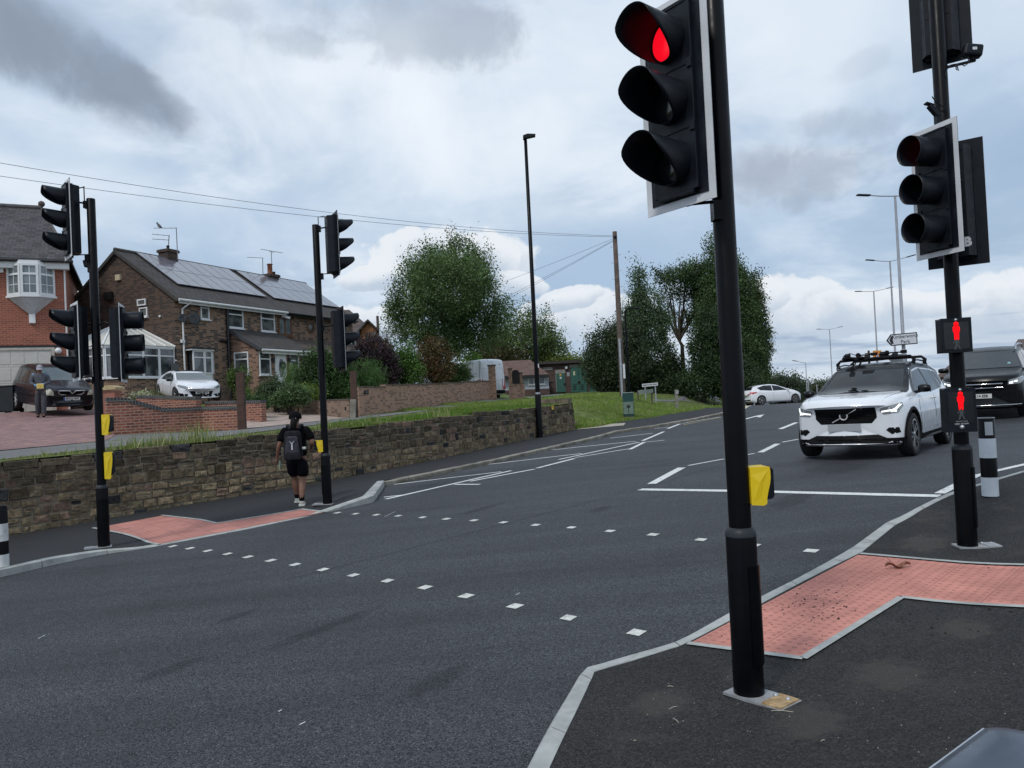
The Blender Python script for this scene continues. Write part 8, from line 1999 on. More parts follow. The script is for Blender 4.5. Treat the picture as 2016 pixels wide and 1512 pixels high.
c1.conf([(-.50, .405), (.50, .405), (.70, .315), (.80, .325), (.865, .37), (.86, .255), (-.86, .255), (-.865, .37), (-.80, .325), (-.70, .315)], 'front', M_CLAD, 'lower_bumper', .004)
for z in (.31, .345, .375): mb = MB(); mb.tube([c1.surf('front', y, z) + Vector((.011, 0, 0)) for y in np.linspace(-.55, .55, 13)], .004, 4); mb.build('intake_bar', M_CLAD, c1.root)
c1.conf([(.615, .475), (.66, .515), (.80, .515), (.815, .43), (.70, .405)], 'front', M_CLAD, 'fog_lamp_recess', .006, .05, True)
c1.conf([(.64, .47), (.67, .497), (.785, .497), (.79, .44), (.71, .425)], 'front', M_GRILL, 'fog_lamp', .010, .05, True)
c1.conf([(.92, .24), (.92, .36), (.75, .345), (-.70, .36), (-.90, .44), (-.93, .24)], 'side', M_CLAD, 'sill_cladding', .006, mirror=True)
for ax in SUV['ax']:
 for sg in (1, -1):
  mb = MB(); vs = []; n = 22; r0, r1 = SUV['r'] + .045, SUV['r'] + .098
  for i in range(n + 1):
   t = R(-22) + (PI + R(44)) * i / n
   for r_ in (r0, r1):
    x_, z_ = ax + math.cos(t) * r_, SUV['r'] + .01 + math.sin(t) * r_; y_ = c1.surf('left', x_, max(z_, .26)).y; vs.append((x_, sg * (min(y_, .94) + .009), z_))
   x_, z_ = ax + math.cos(t) * r0, SUV['r'] + .01 + math.sin(t) * r0; vs.append((x_, sg * .80, z_))
  fs = []
  for i in range(n): a = i * 3; fs += [(a, a + 1, a + 4, a + 3), (a + 2, a, a + 3, a + 5)]
  mb.add(vs, fs if sg > 0 else [f[::-1] for f in fs], 0, False); mb.build('arch_trim', M_CLAD, c1.root)
c1.seam([(.80, .99), (.88, .80), (.84, .40)]); c1.seam([(-.33, 1.04), (-.33, .40)]); c1.seam([(-1.25, 1.10), (-1.12, .80), (-.95, .58)])
c1.seam([(2.0, .60), (1.6, .70), (1.2, .76)], 'top', .007)
for x_ in (.02 - .22, -1.05 - .1):
 for sg in (1, -1): y_ = c1.surf('left', x_, .93).y; mb = MB(); mb.tube([(x_ - .09, sg * (y_ + .008), .93), (x_ - .06, sg * (y_ + .034), .935), (x_ + .06, sg * (y_ + .034), .94), (x_ + .09, sg * (y_ + .008), .935)], .014, 6); mb.build('door_handle', P_WHITE, c1.root)
c1.conf([(.70, .44), (.60, .54), (-.62, .60), (-.78, .50), (-.70, .44)], 'side', pm('shaded_white_paint', (.58, .60, .63), .35, coat=.6), 'door_scallop_shade', .003, mirror=True)  # scallop's shade painted as a greyer patch on the plain door skin
c1.mirrors(.80, 1.09, P_BLK)
for x_ in (-.05, -.95):
 zt = c1.surf('top', x_, 0).z + .10; mb = MB(); mb.tube([(x_, -.66, zt - .14), (x_, -.68, zt - .06), (x_, -.62, zt), (x_, 0, zt + .012), (x_, .62, zt), (x_, .68, zt - .06), (x_, .66, zt - .14)], [.035, .035, .026, .024, .026, .035, .035], 8); mb.build('roof_bar', M_CLAD, c1.root)
for sg in (1, -1): mb = MB(); mb.tube([(.18, sg * .62, c1.surf('top', .18, .62).z), (.10, sg * .65, 1.60), (-.4, sg * .655, 1.655), (-1.2, sg * .63, 1.63), (-1.45, sg * .60, 1.57)], .016, 6); mb.build('roof_rail', P_BLK, c1.root)
for y_, x0 in ((-.40, .30), (.12, -.1)):
 zt = c1.surf('top', -.3, 0).z + .13; mb = MB(); mb.bar((x0, y_, zt), (-1.15, y_, zt), .06, .03); mb.bar((x0, y_, zt + .01), (x0 - .10, y_, zt + .055), .09, .05); mb.bar((-1.0, y_, zt + .01), (-1.14, y_, zt + .055), .09, .05); cr = mb.build('bike_carrier', M_CLAD, c1.root)
 mb = MB(); mb.tube([(-.3 + .0, y_ + .02, zt), (-.32, y_ + .1, zt + .05), (-.30, y_ + .32, zt + .045)], .014, 6); mb.box((-.3, y_ + .34, zt + .05), (.07, .10, .06)); mb.sphere((-.28, y_ + .05, zt + .05), .05, 6); mb.build('clamp_arm', M_CLAD, cr)
mb = MB(); mb.tube([(.1, -.55, 1.75), (.1, -.50, 1.83), (.08, -.40, 1.86), (.08, -.30, 1.82), (.08, -.27, 1.76)], .008, 6); mb.sphere((.08, -.45, 1.76), .075, 7, 0, (1.2, 1.3, .6)); mb.sphere((.05, -.22, 1.76), .05, 6, 0, (1.4, 1.5, .6)); mb.build('carrier_strap', M_CLAD, c1.root)
mb = MB(); mb.tube([(.42, -.28, 1.47), (.20, -.22, 1.60), (.05, -.20, 1.70), (-.1, -.1, 1.74)], .018, 5); mb.tube([(.30, -.42, 1.50), (.1, -.30, 1.66)], .012, 5); mb.build('loose_strap', M_CLAD, c1.root)
c1.conf([(-.09, 1.44), (.09, 1.44), (.11, 1.50), (-.11, 1.50)], 'front', M_GRILL, 'mirror_mount', .009)
BSUV = dict(L=5.1, W=1.95, r=.39, ax=(1.62, -1.45), arch=.05, bendf=.26, bendr=.12, tumble=.24, sm=.05,
 top=[(2.55, .98), (2.50, 1.08), (2.2, 1.14), (1.5, 1.20), (1.22, 1.23), (.45, 1.70), (.2, 1.76), (-.4, 1.80), (-1.6, 1.77), (-2.1, 1.68), (-2.4, 1.20), (-2.55, 1.0)],
 sh=[(2.55, .92), (2.2, 1.02), (1.2, 1.10), (-2.3, 1.14), (-2.55, 1.0)], hw=[(2.55, .84), (2.35, .92), (1.8, .965), (-1.8, .965), (-2.4, .92), (-2.55, .84)], bt=[(2.55, .30), (2.2, .24), (-2.2, .24), (-2.55, .36)])
fc = PG(1935, 823); A2 = A1 + R(2); h2_ = Vector((math.cos(A2), math.sin(A2), 0)); Yb = 19.6; px_ = 1930; fx = at(px_, 790, Yb);
c2 = Car('car', 'black large SUV with lit headlamps queueing behind the white one at the right edge', BSUV, fx.x - h2_.x * 2.5, fx.y - h2_.y * 2.5, A2, G, P_BLK)
c2.wheels(5, 'single')
c2.conf([(-.80, 1.26), (.80, 1.26), (.66, 1.68), (-.66, 1.68)], 'front', pm('pale_windscreen', (.030, .034, .036), .05, spec=.9), 'windscreen', .006)
c2.conf([(.98, 1.19), (.40, 1.60), (-.35, 1.66), (-.35, 1.17)], 'side', M_CARGLASS, 'side_window', .006, mirror=True); c2.conf([(-.42, 1.17), (-.42, 1.66), (-1.6, 1.64), (-1.75, 1.2)], 'side', M_CARGLASS, 'side_window', .006, mirror=True)
c2.seam([(1.02, 1.19), (.38, 1.63), (-1.65, 1.68)], w=.016, mat=M_CHROME, name='window_trim'); c2.seam([(1.02, 1.15), (1.02, .5)]); c2.seam([(-.38, 1.16), (-.38, .5)])
c2.conf([(-.50, .98), (.50, .98), (.56, .80), (.42, .66), (-.42, .66), (-.56, .80)], 'front', M_GRILL, 'grille', .006)
for z in (.80, .90): mb = MB(); mb.tube([c2.surf('front', y, z) + Vector((.02, 0, 0)) for y in np.linspace(-.50, .50, 13)], .022, 6); mb.build('grille_bar', M_CHROME, c2.root)
c2.conf([(.60, .86), (.62, .97), (.80, 1.02), (.93, 1.06), (.94, .98), (.86, .88)], 'front', M_HL, 'headlight', .008, .05, True)
for sg in (1, -1): c2.conf([(sg * .63, .885), (sg * .72, .885), (sg * .72, .945), (sg * .64, .945)], 'front', M_DRL, 'lamp', .014, .04); c2.conf([(sg * .74, .91), (sg * .80, .92), (sg * .80, .965), (sg * .74, .955)], 'front', M_DRL, 'lamp', .014, .04)
c2.conf([(.58, .66), (.88, .70), (.90, .48), (.66, .44)], 'front', M_GRILL, 'side_intake', .006, .06, True)
mb = MB(); mb.tube([c2.surf('front', y, .36) + Vector((.012, 0, 0)) for y in np.linspace(-.86, .86, 17)], .014, 6); mb.build('chrome_lip', M_CHROME, c2.root)
c2.plate('front', .60, 'YK14 EEB', .26, .056, None, size=.072)
for sg in (1, -1): mb = MB(); mb.tube([(.30, sg * .66, 1.70), (.20, sg * .67, 1.82), (-.4, sg * .675, 1.86), (-1.7, sg * .66, 1.83), (-1.9, sg * .65, 1.74)], .020, 6); mb.build('roof_rail', M_CHROME, c2.root)
c2.mirrors(.92, 1.22, P_BLK, (.13, .26, .18))
mb = MB(); mb.lathe([(.001, .002), (.04, .001), (.04, 0)][::-1], c2.surf('front', .55, 1.36) + Vector((.02, 0, .0)), 14, 0, Matrix.Rotation(R(60), 3, 'Y')); mb.build('tax_disc', pm('pale_blue_disc', (.25, .45, .5), .5), c2.root)
MPV = dict(L=4.30, W=1.74, r=.315, ax=(1.30, -1.39), arch=.04, bendf=.28, bendr=.10, tumble=.24, sm=.06,
 top=[(2.15, .76), (2.08, .84), (1.8, .93), (1.35, 1.04), (1.10, 1.10), (.15, 1.57), (-.2, 1.64), (-1.0, 1.67), (-1.8, 1.60), (-2.0, 1.40), (-2.12, .95), (-2.15, .8)],
 sh=[(2.15, .70), (1.8, .84), (1.1, .94), (-2.0, 1.0), (-2.15, .8)], hw=[(2.15, .74), (2.0, .80), (1.6, .86), (-1.6, .87), (-2.15, .80)], bt=[(2.15, .24), (1.9, .19), (-1.9, .19), (-2.15, .28)])
def place(pxf, Yf, f, dx):
 p = at(pxf, 795, Yf); return p.x - f.x * dx, p.y - f.y * dx
f = Vector((.73, -.68, 0)).normalized(); X_, Y_ = place(143, 26.9, f, 2.15)
DRV = lambda x, y: TERR(x, y) + .022
c3 = Car('car', 'dark people carrier with a white V-shaped grille parked in front of the garage', MPV, X_, Y_, math.atan2(f.y, f.x), lambda x, y: DRV(x, y) + .12, P_DARK)
c3.wheels(5, 'single', (pm('wheel_trim', (.50, .51, .52), .4, metal=.3), M_ALLOYD), .2)
c3.conf([(-.70, 1.10), (.70, 1.10), (.58, 1.53), (-.58, 1.53)], 'front', pm('bluish_windscreen', (.045, .065, .070), .06, spec=.9), 'windscreen', .006)
for q in ([(.98, 1.03), (.30, 1.42), (-.20, 1.50), (-.20, 1.0)], [(-.26, 1.0), (-.26, 1.50), (-1.10, 1.50), (-1.10, 1.02)], [(-1.18, 1.03), (-1.18, 1.50), (-1.72, 1.46), (-1.86, 1.10)]): c3.conf(q, 'side', pm('tinted_side_glass', (.05, .06, .055), .07, spec=.8), 'side_window', .006, mirror=True)
c3.conf([(.53, .60), (.55, .73), (.66, .80), (.80, .79), (.83, .68), (.80, .62)], 'front', pm('old_headlamp', (.52, .53, .44), .12, coat=.6), 'headlight', .008, .05, True)
gp = [(-.40, .76), (-.10, .76), (0, .66), (.10, .76), (.40, .76), (.40, .70), (.33, .635), (-.33, .635), (-.40, .70)]
c3.conf(gp, 'front', M_GRILL, 'grille', .006, .04); mb = MB(); pp = [(-.41, .765), (-.10, .765), (0, .655), (.10, .765), (.41, .765), (.41, .70), (.33, .625), (-.33, .625), (-.41, .70)]
mb.tube([c3.surf('front', a, b) + Vector((.014, 0, 0)) for a, b in pp], .016, 6, closed=True); mb.build('grille_trim', pm('pale_trim', (.60, .61, .62), .35, metal=.2), c3.root)
c3.conf([(-.84, .56), (.84, .56), (.84, .42), (-.84, .42)], 'front', M_CLAD, 'bumper_strip', .004); c3.plate('front', .485, 'MV53 NPZ', .26, .056, None, True)
c3.conf([(-.5, .35), (.5, .35), (.5, .25), (-.5, .25)], 'front', M_GRILL, 'lower_intake', .006); c3.seam([(.95, 1.0), (1.0, .75), (.92, .3)]); c3.seam([(-.23, 1.0), (-.23, .3)]); c3.seam([(1.8, .62), (1.3, .70)], 'top', .01); c3.mirrors(.90, 1.06, P_DARK)
c3.conf([(.9, .52), (.9, .58), (-1.0, .60), (-1.0, .54)], 'side', M_CLAD, 'rubbing_strip', .008, mirror=True)
CUP = dict(L=4.49, W=1.81, r=.325, ax=(1.30, -1.31), arch=.045, bendf=.42, bendr=.2, tumble=.34, sm=.08,
 top=[(2.245, .62), (2.15, .74), (1.8, .85), (1.3, .96), (1.05, 1.00), (.10, 1.36), (-.2, 1.41), (-.8, 1.38), (-1.4, 1.18), (-1.9, 1.08), (-2.245, .85)],
 sh=[(2.245, .58), (1.9, .76), (1.1, .88), (-1.4, .95), (-2.245, .82)], hw=[(2.245, .70), (2.0, .82), (1.6, .885), (-1.5, .90), (-2.0, .84), (-2.245, .74)], bt=[(2.245, .20), (1.9, .16), (-1.9, .17), (-2.245, .3)])
f = Vector((.61, -.79, 0)).normalized(); X_, Y_ = place(405, 27.7, f, 2.245)
c4 = Car('car', 'white coupe with a dark roof parked in front of the brown brick house', CUP, X_, Y_, math.atan2(f.y, f.x), lambda x, y: DRV(x, y) + .50, P_WHITE); c4.root.scale = (.90, .90, .78)
c4.wheels(5, 'split'); c4.conf([(-.72, 1.0), (.72, 1.0), (.56, 1.31), (-.56, 1.31)], 'front', pm('bluish_windscreen', (.045, .065, .070), .06, spec=.9), 'windscreen', .006)
c4.conf([(-.52, .05), (-.54, -.9), (.54, -.9), (.52, .05)], 'top', P_BLK, 'roof', .008); c4.conf([(.80, .95), (.22, 1.22), (-.30, 1.30), (-.9, 1.22), (-1.05, .98)], 'side', M_CARGLASS, 'side_window', .006, mirror=True)
c4.conf([(.42, .62), (.50, .70), (.72, .76), (.84, .78), (.80, .68), (.62, .60)], 'front', pm('dark_headlamp', (.22, .23, .25), .1, coat=.8), 'headlight', .008, .05, True)
c4.conf([(-.46, .50), (.46, .50), (.36, .24), (-.36, .24)], 'front', M_GRILL, 'grille', .006); c4.conf([(.50, .36), (.80, .40), (.78, .26), (.56, .24)], 'front', M_GRILL, 'fog_lamp_recess', .006, .06, True)
c4.plate('front', .43, 'MF60 MYA', .26, .056); c4.mirrors(.72, .95, P_BLK, (.1, .18, .12)); c4.seam([(.80, .90), (.78, .3)]); c4.seam([(-.55, .94), (-.5, .3)])
e_ = c4.surf('front', 0, .62) + Vector((.012, 0, 0)); mb = MB(); q = [(0, .055), (.042, 0), (0, -.055), (-.042, 0)]; mb.tube([e_ + Vector((0, a, b)) for a, b in q], .010, 5, closed=True); mb.build('emblem', M_CHROME, c4.root)
HAT = dict(L=4.36, W=1.82, r=.33, ax=(1.38, -1.27), arch=.045, bendf=.3, bendr=.2, tumble=.30, sm=.08,
 top=[(2.18, .66), (2.05, .80), (1.6, .93), (1.25, 1.02), (1.0, 1.07), (.05, 1.42), (-.4, 1.47), (-1.2, 1.42), (-1.75, 1.30), (-2.0, 1.05), (-2.14, .95), (-2.18, .7)],
 sh=[(2.18, .62), (1.7, .82), (1.0, .92), (-1.5, 1.0), (-2.18, .85)], hw=[(2.18, .72), (1.9, .84), (1.4, .90), (-1.6, .90), (-2.18, .78)], bt=[(2.18, .22), (1.8, .18), (-1.8, .18), (-2.18, .30)])
f = Vector((.975, .22, 0)).normalized(); q = at(1518, 775, 55)
c5 = Car('car', 'white hatchback crossing the far junction seen from its side', HAT, q.x, q.y, math.atan2(f.y, f.x), lambda x, y: max(TERR(x, y), EYE - .0264 * y + .0) if False else G(x, y) + .0, P_WHITE)
c5.wheels(5, 'split')
c5.conf([(.86, 1.0), (.20, 1.30), (-.30, 1.38), (-.30, .98)], 'side', M_CARGLASS, 'side_window', .006, mirror=True); c5.conf([(-.36, .98), (-.36, 1.38), (-.95, 1.37), (-1.5, 1.22), (-1.3, 1.05)], 'side', M_CARGLASS, 'side_window', .006, mirror=True)
c5.conf([(.45, .80), (.83, .95), (.88, .86), (.50, .74)], 'rear', M_TAIL, 'tail_light', .008, .06, True); c5.conf([(-1.72, .86), (-2.0, .98), (-1.98, .84), (-1.85, .78)], 'side', M_TAIL, 'tail_light', .008, .06, mirror=True)
c5.conf([(-.6, 1.08), (.6, 1.08), (.5, 1.32), (-.5, 1.32)], 'rear', M_CARGLASS, 'rear_window', .006); c5.plate('rear', .78, 'YS65 KXA', .26, .056, pm('yellow_plate', (.6, .45, .05), .5)); c5.conf([(-.7, .42), (.7, .42), (.7, .26), (-.7, .26)], 'rear', M_CLAD, 'bumper_lower', .005)
c5.conf([(-.72, 1.08), (.72, 1.08), (.56, 1.36), (-.56, 1.36)], 'front', M_CARGLASS, 'windscreen', .006); c5.seam([(.95, .95), (.9, .3)]); c5.seam([(-.33, .97), (-.33, .3)]); c5.mirrors(.80, 1.0, P_WHITE)
VAN = dict(L=5.99, W=2.05, r=.34, ax=(2.05, -1.98), arch=.05, bendf=.3, bendr=.05, tumble=.10, sm=.07,
 top=[(2.99, 1.0), (2.8, 1.15), (2.2, 1.40), (1.45, 2.10), (1.15, 2.42), (.6, 2.52), (-2.7, 2.52), (-2.92, 2.46), (-2.99, 2.3)],
 sh=[(2.99, .9), (2.2, 1.25), (1.5, 1.35), (-2.99, 1.35)], hw=[(2.99, .9), (2.6, .99), (-2.9, 1.02), (-2.99, 1.0)], bt=[(2.99, .3), (2.5, .25), (-2.8, .28), (-2.99, .38)])
f = Vector((-.60, .80, 0)).normalized(); q = at(972, 775, 47.5); zv = TERR(q.x, q.y)
c6 = Car('van', 'white high-roofed panel van parked behind the long brick wall', VAN, q.x + f.x * 3.0, q.y + f.y * 3.0, math.atan2(f.y, f.x), lambda x, y: at(990, 786, 47.5).z, P_WHITE)
c6.wheels(5, 'single')
c6.conf([(.86, .62), (1.0, .62), (1.0, 1.30), (.90, 1.30), (.86, 1.0)], 'rear', M_TAIL, 'tail_light', .010, .08, True); c6.conf([(-1.0, .58), (1.0, .58), (1.0, .38), (-1.0, .38)], 'rear', M_CLAD, 'bumper', .012)
c6.conf([(-2.96, .60), (-2.96, 1.28), (-2.86, 1.2), (-2.88, .60)], 'side', M_TAIL, 'tail_light', .010, .06, mirror=True)
c6.seam([(0, 2.35), (0, .6)], 'rear', .02, mirror=False); c6.seam([(.10, 1.95), (.78, 1.95), (.78, 1.2), (.10, 1.2), (.10, 1.95)], 'rear', .014, pm('panel_line', (.35, .36, .37), .5)); mb = MB(); mb.box(c6.surf('rear', -.06, 1.15) + Vector((-.03, 0, 0)), (.06, .06, .16)); mb.build('door_handle', M_CLAD, c6.root)
c6.seam([(-.2, 2.3), (-2.6, 2.3), (-2.6, 1.5), (-.2, 1.5), (-.2, 2.3)], w=.014, mat=pm('panel_line', (.35, .36, .37), .5)); c6.conf([(2.2, 1.42), (1.5, 2.0), (.9, 2.0), (.9, 1.42)], 'side', M_CARGLASS, 'side_window', .006, mirror=True); c6.conf([(-.85, 1.5), (.85, 1.5), (.8, 2.1), (-.8, 2.1)], 'front', M_CARGLASS, 'windscreen', .006)
# people
def skin_mesh(name, chains, mat, parent, levels=1, rootp=None):
 """chains: lists of (point, radius); shared points merge"""
 idx = {}; V = []; E = []; Rr = []
 for ch in chains:
  prev = None
  for p, r in ch:
   k = tuple(round(c, 4) for c in p)
   if k not in idx: idx[k] = len(V); V.append(p); Rr.append(r)
   if prev is not None and prev != idx[k]: E.append((prev, idx[k]))
   prev = idx[k]
 me = bpy.data.meshes.new(name); me.from_pydata([tuple(v) for v in V], E, []); o = bpy.data.objects.new(name, me); COL.objects.link(o)
 md = o.modifiers.new('s', 'SKIN'); md.use_smooth_shade = True; md.branch_smoothing = .3
 for i, sv in enumerate(me.skin_vertices[0].data): r = Rr[i]; sv.radius = r if isinstance(r, tuple) else (r, r); sv.use_root = (i == 0)
 sb = o.modifiers.new('u', 'SUBSURF'); sb.levels = levels; sb.render_levels = levels
 dg = bpy.context.evaluated_depsgraph_get(); m2 = bpy.data.meshes.new_from_object(o.evaluated_get(dg)); bpy.data.objects.remove(o)
 for p in m2.polygons: p.use_smooth = True
 m2.materials.clear(); m2.materials.append(mat); o = bpy.data.objects.new(name, m2); COL.objects.link(o); o.parent = parent; return o
def hand_chains(w, d, side_, curl=.4, pr=.017):
 """w wrist, d direction of the hand; five fingers"""
 w = Vector(w); d = Vector(d).normalized(); s_ = Vector(side_).normalized(); n_ = d.cross(s_)
 palm = w + d * .055; ch = [[(w, .022), (palm, (.026, .018))]]
 for i, (o_, l) in enumerate(((-.027, .060), (-.009, .072), (.010, .068), (.027, .055))):
  b = palm + d * .030 + s_ * o_; m = b + d * l * .5 - n_ * l * curl * .25; e = b + d * l * .82 - n_ * l * curl * .8; ch.append([(palm, (.026, .018)), (b, .0095), (m, .0085), (e, .007)])
 b = palm - d * .02 - s_ * .035; ch.append([(palm, (.026, .018)), (b, .011), (b + d * .035 - s_ * .014 - n_ * .01, .0095), (b + d * .06 - s_ * .012 - n_ * .02, .008)]); return ch
V3 = Vector
M_SKIN = pm('warm_skin', (.20, .098, .062), .55, var=.08); M_BCLOTH = pm('black_cloth', (.004, .004, .005), .95, spec=.1, var=.3, scale=10, bmp=.3, bscale=30); M_BSHORT = pm('black_shorts', (.006, .006, .010), .9, spec=.1, var=.3, scale=8); M_HAIR = pm('black_hair', (.004, .0035, .0035), .7, spec=.15, bmp=.4, bscale=90)
p = FHR(588, 994); rdir = Vector((-.20, 1, 0)).normalized()
W1 = thing('person', p, 'woman in black T-shirt, shorts and cap walking away with a grey rucksack', 'person', rz=math.atan2(rdir.y, rdir.x) - PI / 2)
S = 1.0
hipL, hipR = V3((-.085, 0, .84)), V3((.085, 0, .84)); kR, aR = V3((.075, .03, .46)), V3((.055, -.10, .095)); kL, aL = V3((-.055, .20, .47)), V3((-.035, .26, .11))
eR, wR = V3((.245, -.05, 1.05)), V3((.215, .12, .97)); eL, wL = V3((-.245, -.03, 1.04)), V3((-.285, .05, .84))
sR, sL = V3((.165, .02, 1.30)), V3((-.165, .02, 1.30)); pel, spn, chs, nk, hb = V3((0, 0, .88)), V3((0, .01, 1.05)), V3((0, .02, 1.22)), V3((0, .03, 1.345)), V3((0, .04, 1.42))
ch = [[(pel, (.14, .10)), (spn, (.12, .09)), (chs, (.14, .10)), (nk, .055), (hb, .05), (V3((0, .055, 1.50)), (.082, .098)), (V3((0, .05, 1.56)), (.06, .07))],
  [(chs, (.14, .10)), (sR, .05), (eR, .037), (wR, .024)], [(chs, (.14, .10)), (sL, .05), (eL, .037), (wL, .024)],
  [(pel, (.14, .10)), (hipR, .085), (kR, .055), (V3((.066, -.035, .30)), .056), (aR, .036), (V3((.06, .03, .05)), .035)], [(pel, (.14, .10)), (hipL, .085), (kL, .055), (V3((-.046, .215, .31)), .056), (aL, .036), (V3((-.03, .36, .06)), .035)]]
ch += hand_chains(wR, (-.05, .9, -.35), (0, .3, .9)) + hand_chains(wL, (-.05, .2, -1), (.1, 1, .1))
skin_mesh('body', ch, M_SKIN, W1, 2)
tz_ = lambda r, k: tuple(x + k for x in r) if isinstance(r, tuple) else r + k
skin_mesh('t_shirt', [[(V3((0, 0, .80)), (.178, .125)), (V3((0, 0, .92)), (.175, .122)), (spn, (.155, .115)), (chs, (.172, .125)), (V3((0, .03, 1.325)), (.085, .07))], [(chs, (.172, .125)), (sR + V3((0, 0, -.005)), .082), (sR.lerp(eR, .45), .074), (sR.lerp(eR, .80), .078)], [(chs, (.172, .125)), (sL + V3((0, 0, -.005)), .082), (sL.lerp(eL, .45), .074), (sL.lerp(eL, .80), .078)]], M_BCLOTH, W1, 2)
skin_mesh('shorts', [[(V3((0, 0, .92)), (.16, .115)), (pel, (.168, .12)), (hipR + V3((0, 0, -.05)), .112), (V3((.085, .02, .62)), .098), (kR + V3((0, 0, -.005)), .096)], [(pel, (.168, .12)), (hipL + V3((0, 0, -.05)), .112), (V3((-.07, .12, .63)), .098), (kL + V3((0, 0, -.0)), .096)]], M_BSHORT, W1, 2)
for a, k, nm in ((aR, kR, 1), (aL, kL, 2)):
 skin_mesh('sock', [[(a + V3((0, 0, -.03)), .042), (a.lerp(k, .22), .045), (a.lerp(k, .36), .049)]], M_BCLOTH, W1)
 t = V3((0, .06, -.055)); sh = skin_mesh('shoe', [[(a + V3((0, -.035, -.045)), (.042, .042)), (a + V3((0, .03, -.050)), (.046, .044)), (a + V3((.002, .12, -.063)), (.046, .030)), (a + V3((.004, .165, -.068)), (.036, .022))]], pm('pale_trainer', (.42, .41, .37), .6, var=.2, scale=20), W1)
 mb = MB(); mb.prism([(-.042, -.075), (.042, -.075), (.048, .05), (.042, .17), (.0, .205), (-.040, .17), (-.046, .05)], a + V3((0, .0, -.098)), (1, 0, 0), (0, 1, 0), (0, 0, .026)); mb.build('sole', pm('white_sole', (.6, .6, .57), .6), sh)
mb = MB(); hc_ = V3((0, .052, 1.515)); prof = []
for i in range(9): t = i / 8 * PI * .5; prof.append((max(.104 * math.cos(t), .001), .102 * math.sin(t)))
mb.lathe([(.103, -.035)] + prof, hc_, 26, 0, Matrix.Diagonal((.93, 1.08, 1))); cp = mb.build('cap', M_BCLOTH, W1)
mb = MB(); pk = [];
vs = [V3((math.sin(t) * .10, .05 + .11 + .075 * math.cos(t * .9), 1.50 - .015 * math.cos(t))) for t in np.linspace(-1.2, 1.2, 9)]; vi = [V3((math.sin(t) * .088, .06 + math.cos(t) * .09, 1.505)) for t in np.linspace(-1.2, 1.2, 9)]
mb.add(vs + vi, [(i, i + 1, 9 + i + 1, 9 + i) for i in range(8)], 0, True); mb.build('cap_peak', M_BCLOTH, cp)
mb = MB(); mb.tube([V3((-.018, -.058, 1.492)), V3((.018, -.058, 1.492))], .012, 6); mb.build('cap_clip', pm('white_clip', (.7, .7, .7), .4), cp)
skin_mesh('hair', [[(V3((0, .03, 1.50)), (.085, .085)), (V3((-.01, -.04, 1.46)), .055), (V3((-.02, -.085, 1.41)), .055), (V3((-.025, -.095, 1.34)), .045), (V3((-.025, -.09, 1.27)), .025)]], M_HAIR, W1, 2)
M_BAG = pm('charcoal_fabric', (.015, .015, .019), .9, spec=.15, var=.35, scale=18, bmp=.4, bscale=60); M_BAGL = pm('grey_fabric', (.045, .045, .056), .9, var=.25, scale=18, spec=.15)
W1.scale = (1.14, 1.08, 1.0)
BG = thing('rucksack', p, 'charcoal rucksack with grey panels worn by the walking woman', 'rucksack', rz=W1.rotation_euler[2])
BG.scale = (1.18, 1.08, 1.0)
def rbox(c, d, sg, nm, mat, par, b=.03): mb = MB(); mb.box(c, d, 0, 0, None, sg); return mb.build(nm, mat, par, bevel=b)
rbox(V3((-.03, -.185, 1.06)), (.28, .16, .46), .80, 'main_bag', M_BAG, BG, .05)
rbox(V3((-.035, -.275, 1.05)), (.21, .07, .30), .75, 'front_pocket', M_BAGL, BG, .03); rbox(V3((-.035, -.27, .855)), (.24, .10, .12), .95, 'lower_pocket', M_BAG, BG, .03); rbox(V3((-.03, -.235, 1.235)), (.17, .09, .10), .7, 'top_pocket', M_BAG, BG, .03)
mb = MB(); mb.box(V3((-.035, -.315, 1.02)), (.018, .006, .10)); mb.prism([(-.035, 1.12), (-.03, 1.12), (0, 1.08), (.03, 1.12), (.035, 1.12), (.0, 1.06)], V3((-.035, -.313, 0)), (1, 0, 0), Z, (0, -.006, 0)); mb.build('logo_strip', pm('reflective_strip', (.55, .56, .58), .4), BG)
rbox(V3((.125, -.20, .985)), (.055, .06, .04), 1, 'bottle_top', pm('white_bottle', (.55, .57, .52), .5), BG, .008)
for sx in (-.105, .085): mb = MB(); mb.tube([V3((sx * .6, -.15, 1.31)), V3((sx * .9, -.06, 1.375)), V3((sx * 1.1, .05, 1.375)), V3((sx * 1.25, .135, 1.28)), V3((sx * 1.4, .13, 1.12)), V3((sx * 1.5, .02, .98)), V3((sx * 1.3, -.12, .93))], .022, 6); mb.build('strap', M_BAG, BG)
mb = MB(); c_ = wL + V3((-.01, .03, -.12)); mb.prism([(-.05, -.09), (.05, -.06), (.045, .05), (-.03, .06)], c_, (.25, 1, 0), Z, (.012, 0, 0)); lo = mb.build('leaflet', pm('pale_green_paper', (.42, .50, .36), .7), None, 0, label='pale green leaflet held in the left hand of the walking woman', cat='leaflet'); lo.location = p; lo.rotation_euler = (0, 0, W1.rotation_euler[2])
p = PH(82, 823); p.z = TERR(p.x, p.y) + .02; rdir = Vector((.5, -1, 0)).normalized()
W2 = thing('person', p, 'man in a grey cap, grey jacket and blue gloves walking down the block paved drive', 'person', rz=math.atan2(rdir.y, rdir.x) - PI / 2)
K = 1.02; q = lambda x, y, z: V3((x * K, y * K, z * K))
pel, spn, chs, nk, hb = q(0, 0, .93), q(0, .01, 1.12), q(0, .02, 1.32), q(0, .03, 1.47), q(0, .06, 1.53)
sR, sL = q(.18, .02, 1.42), q(-.18, .02, 1.42); eR, wR = q(.27, .04, 1.16), q(.13, .24, 1.07); eL, wL = q(-.27, .04, 1.16), q(-.12, .25, 1.10)
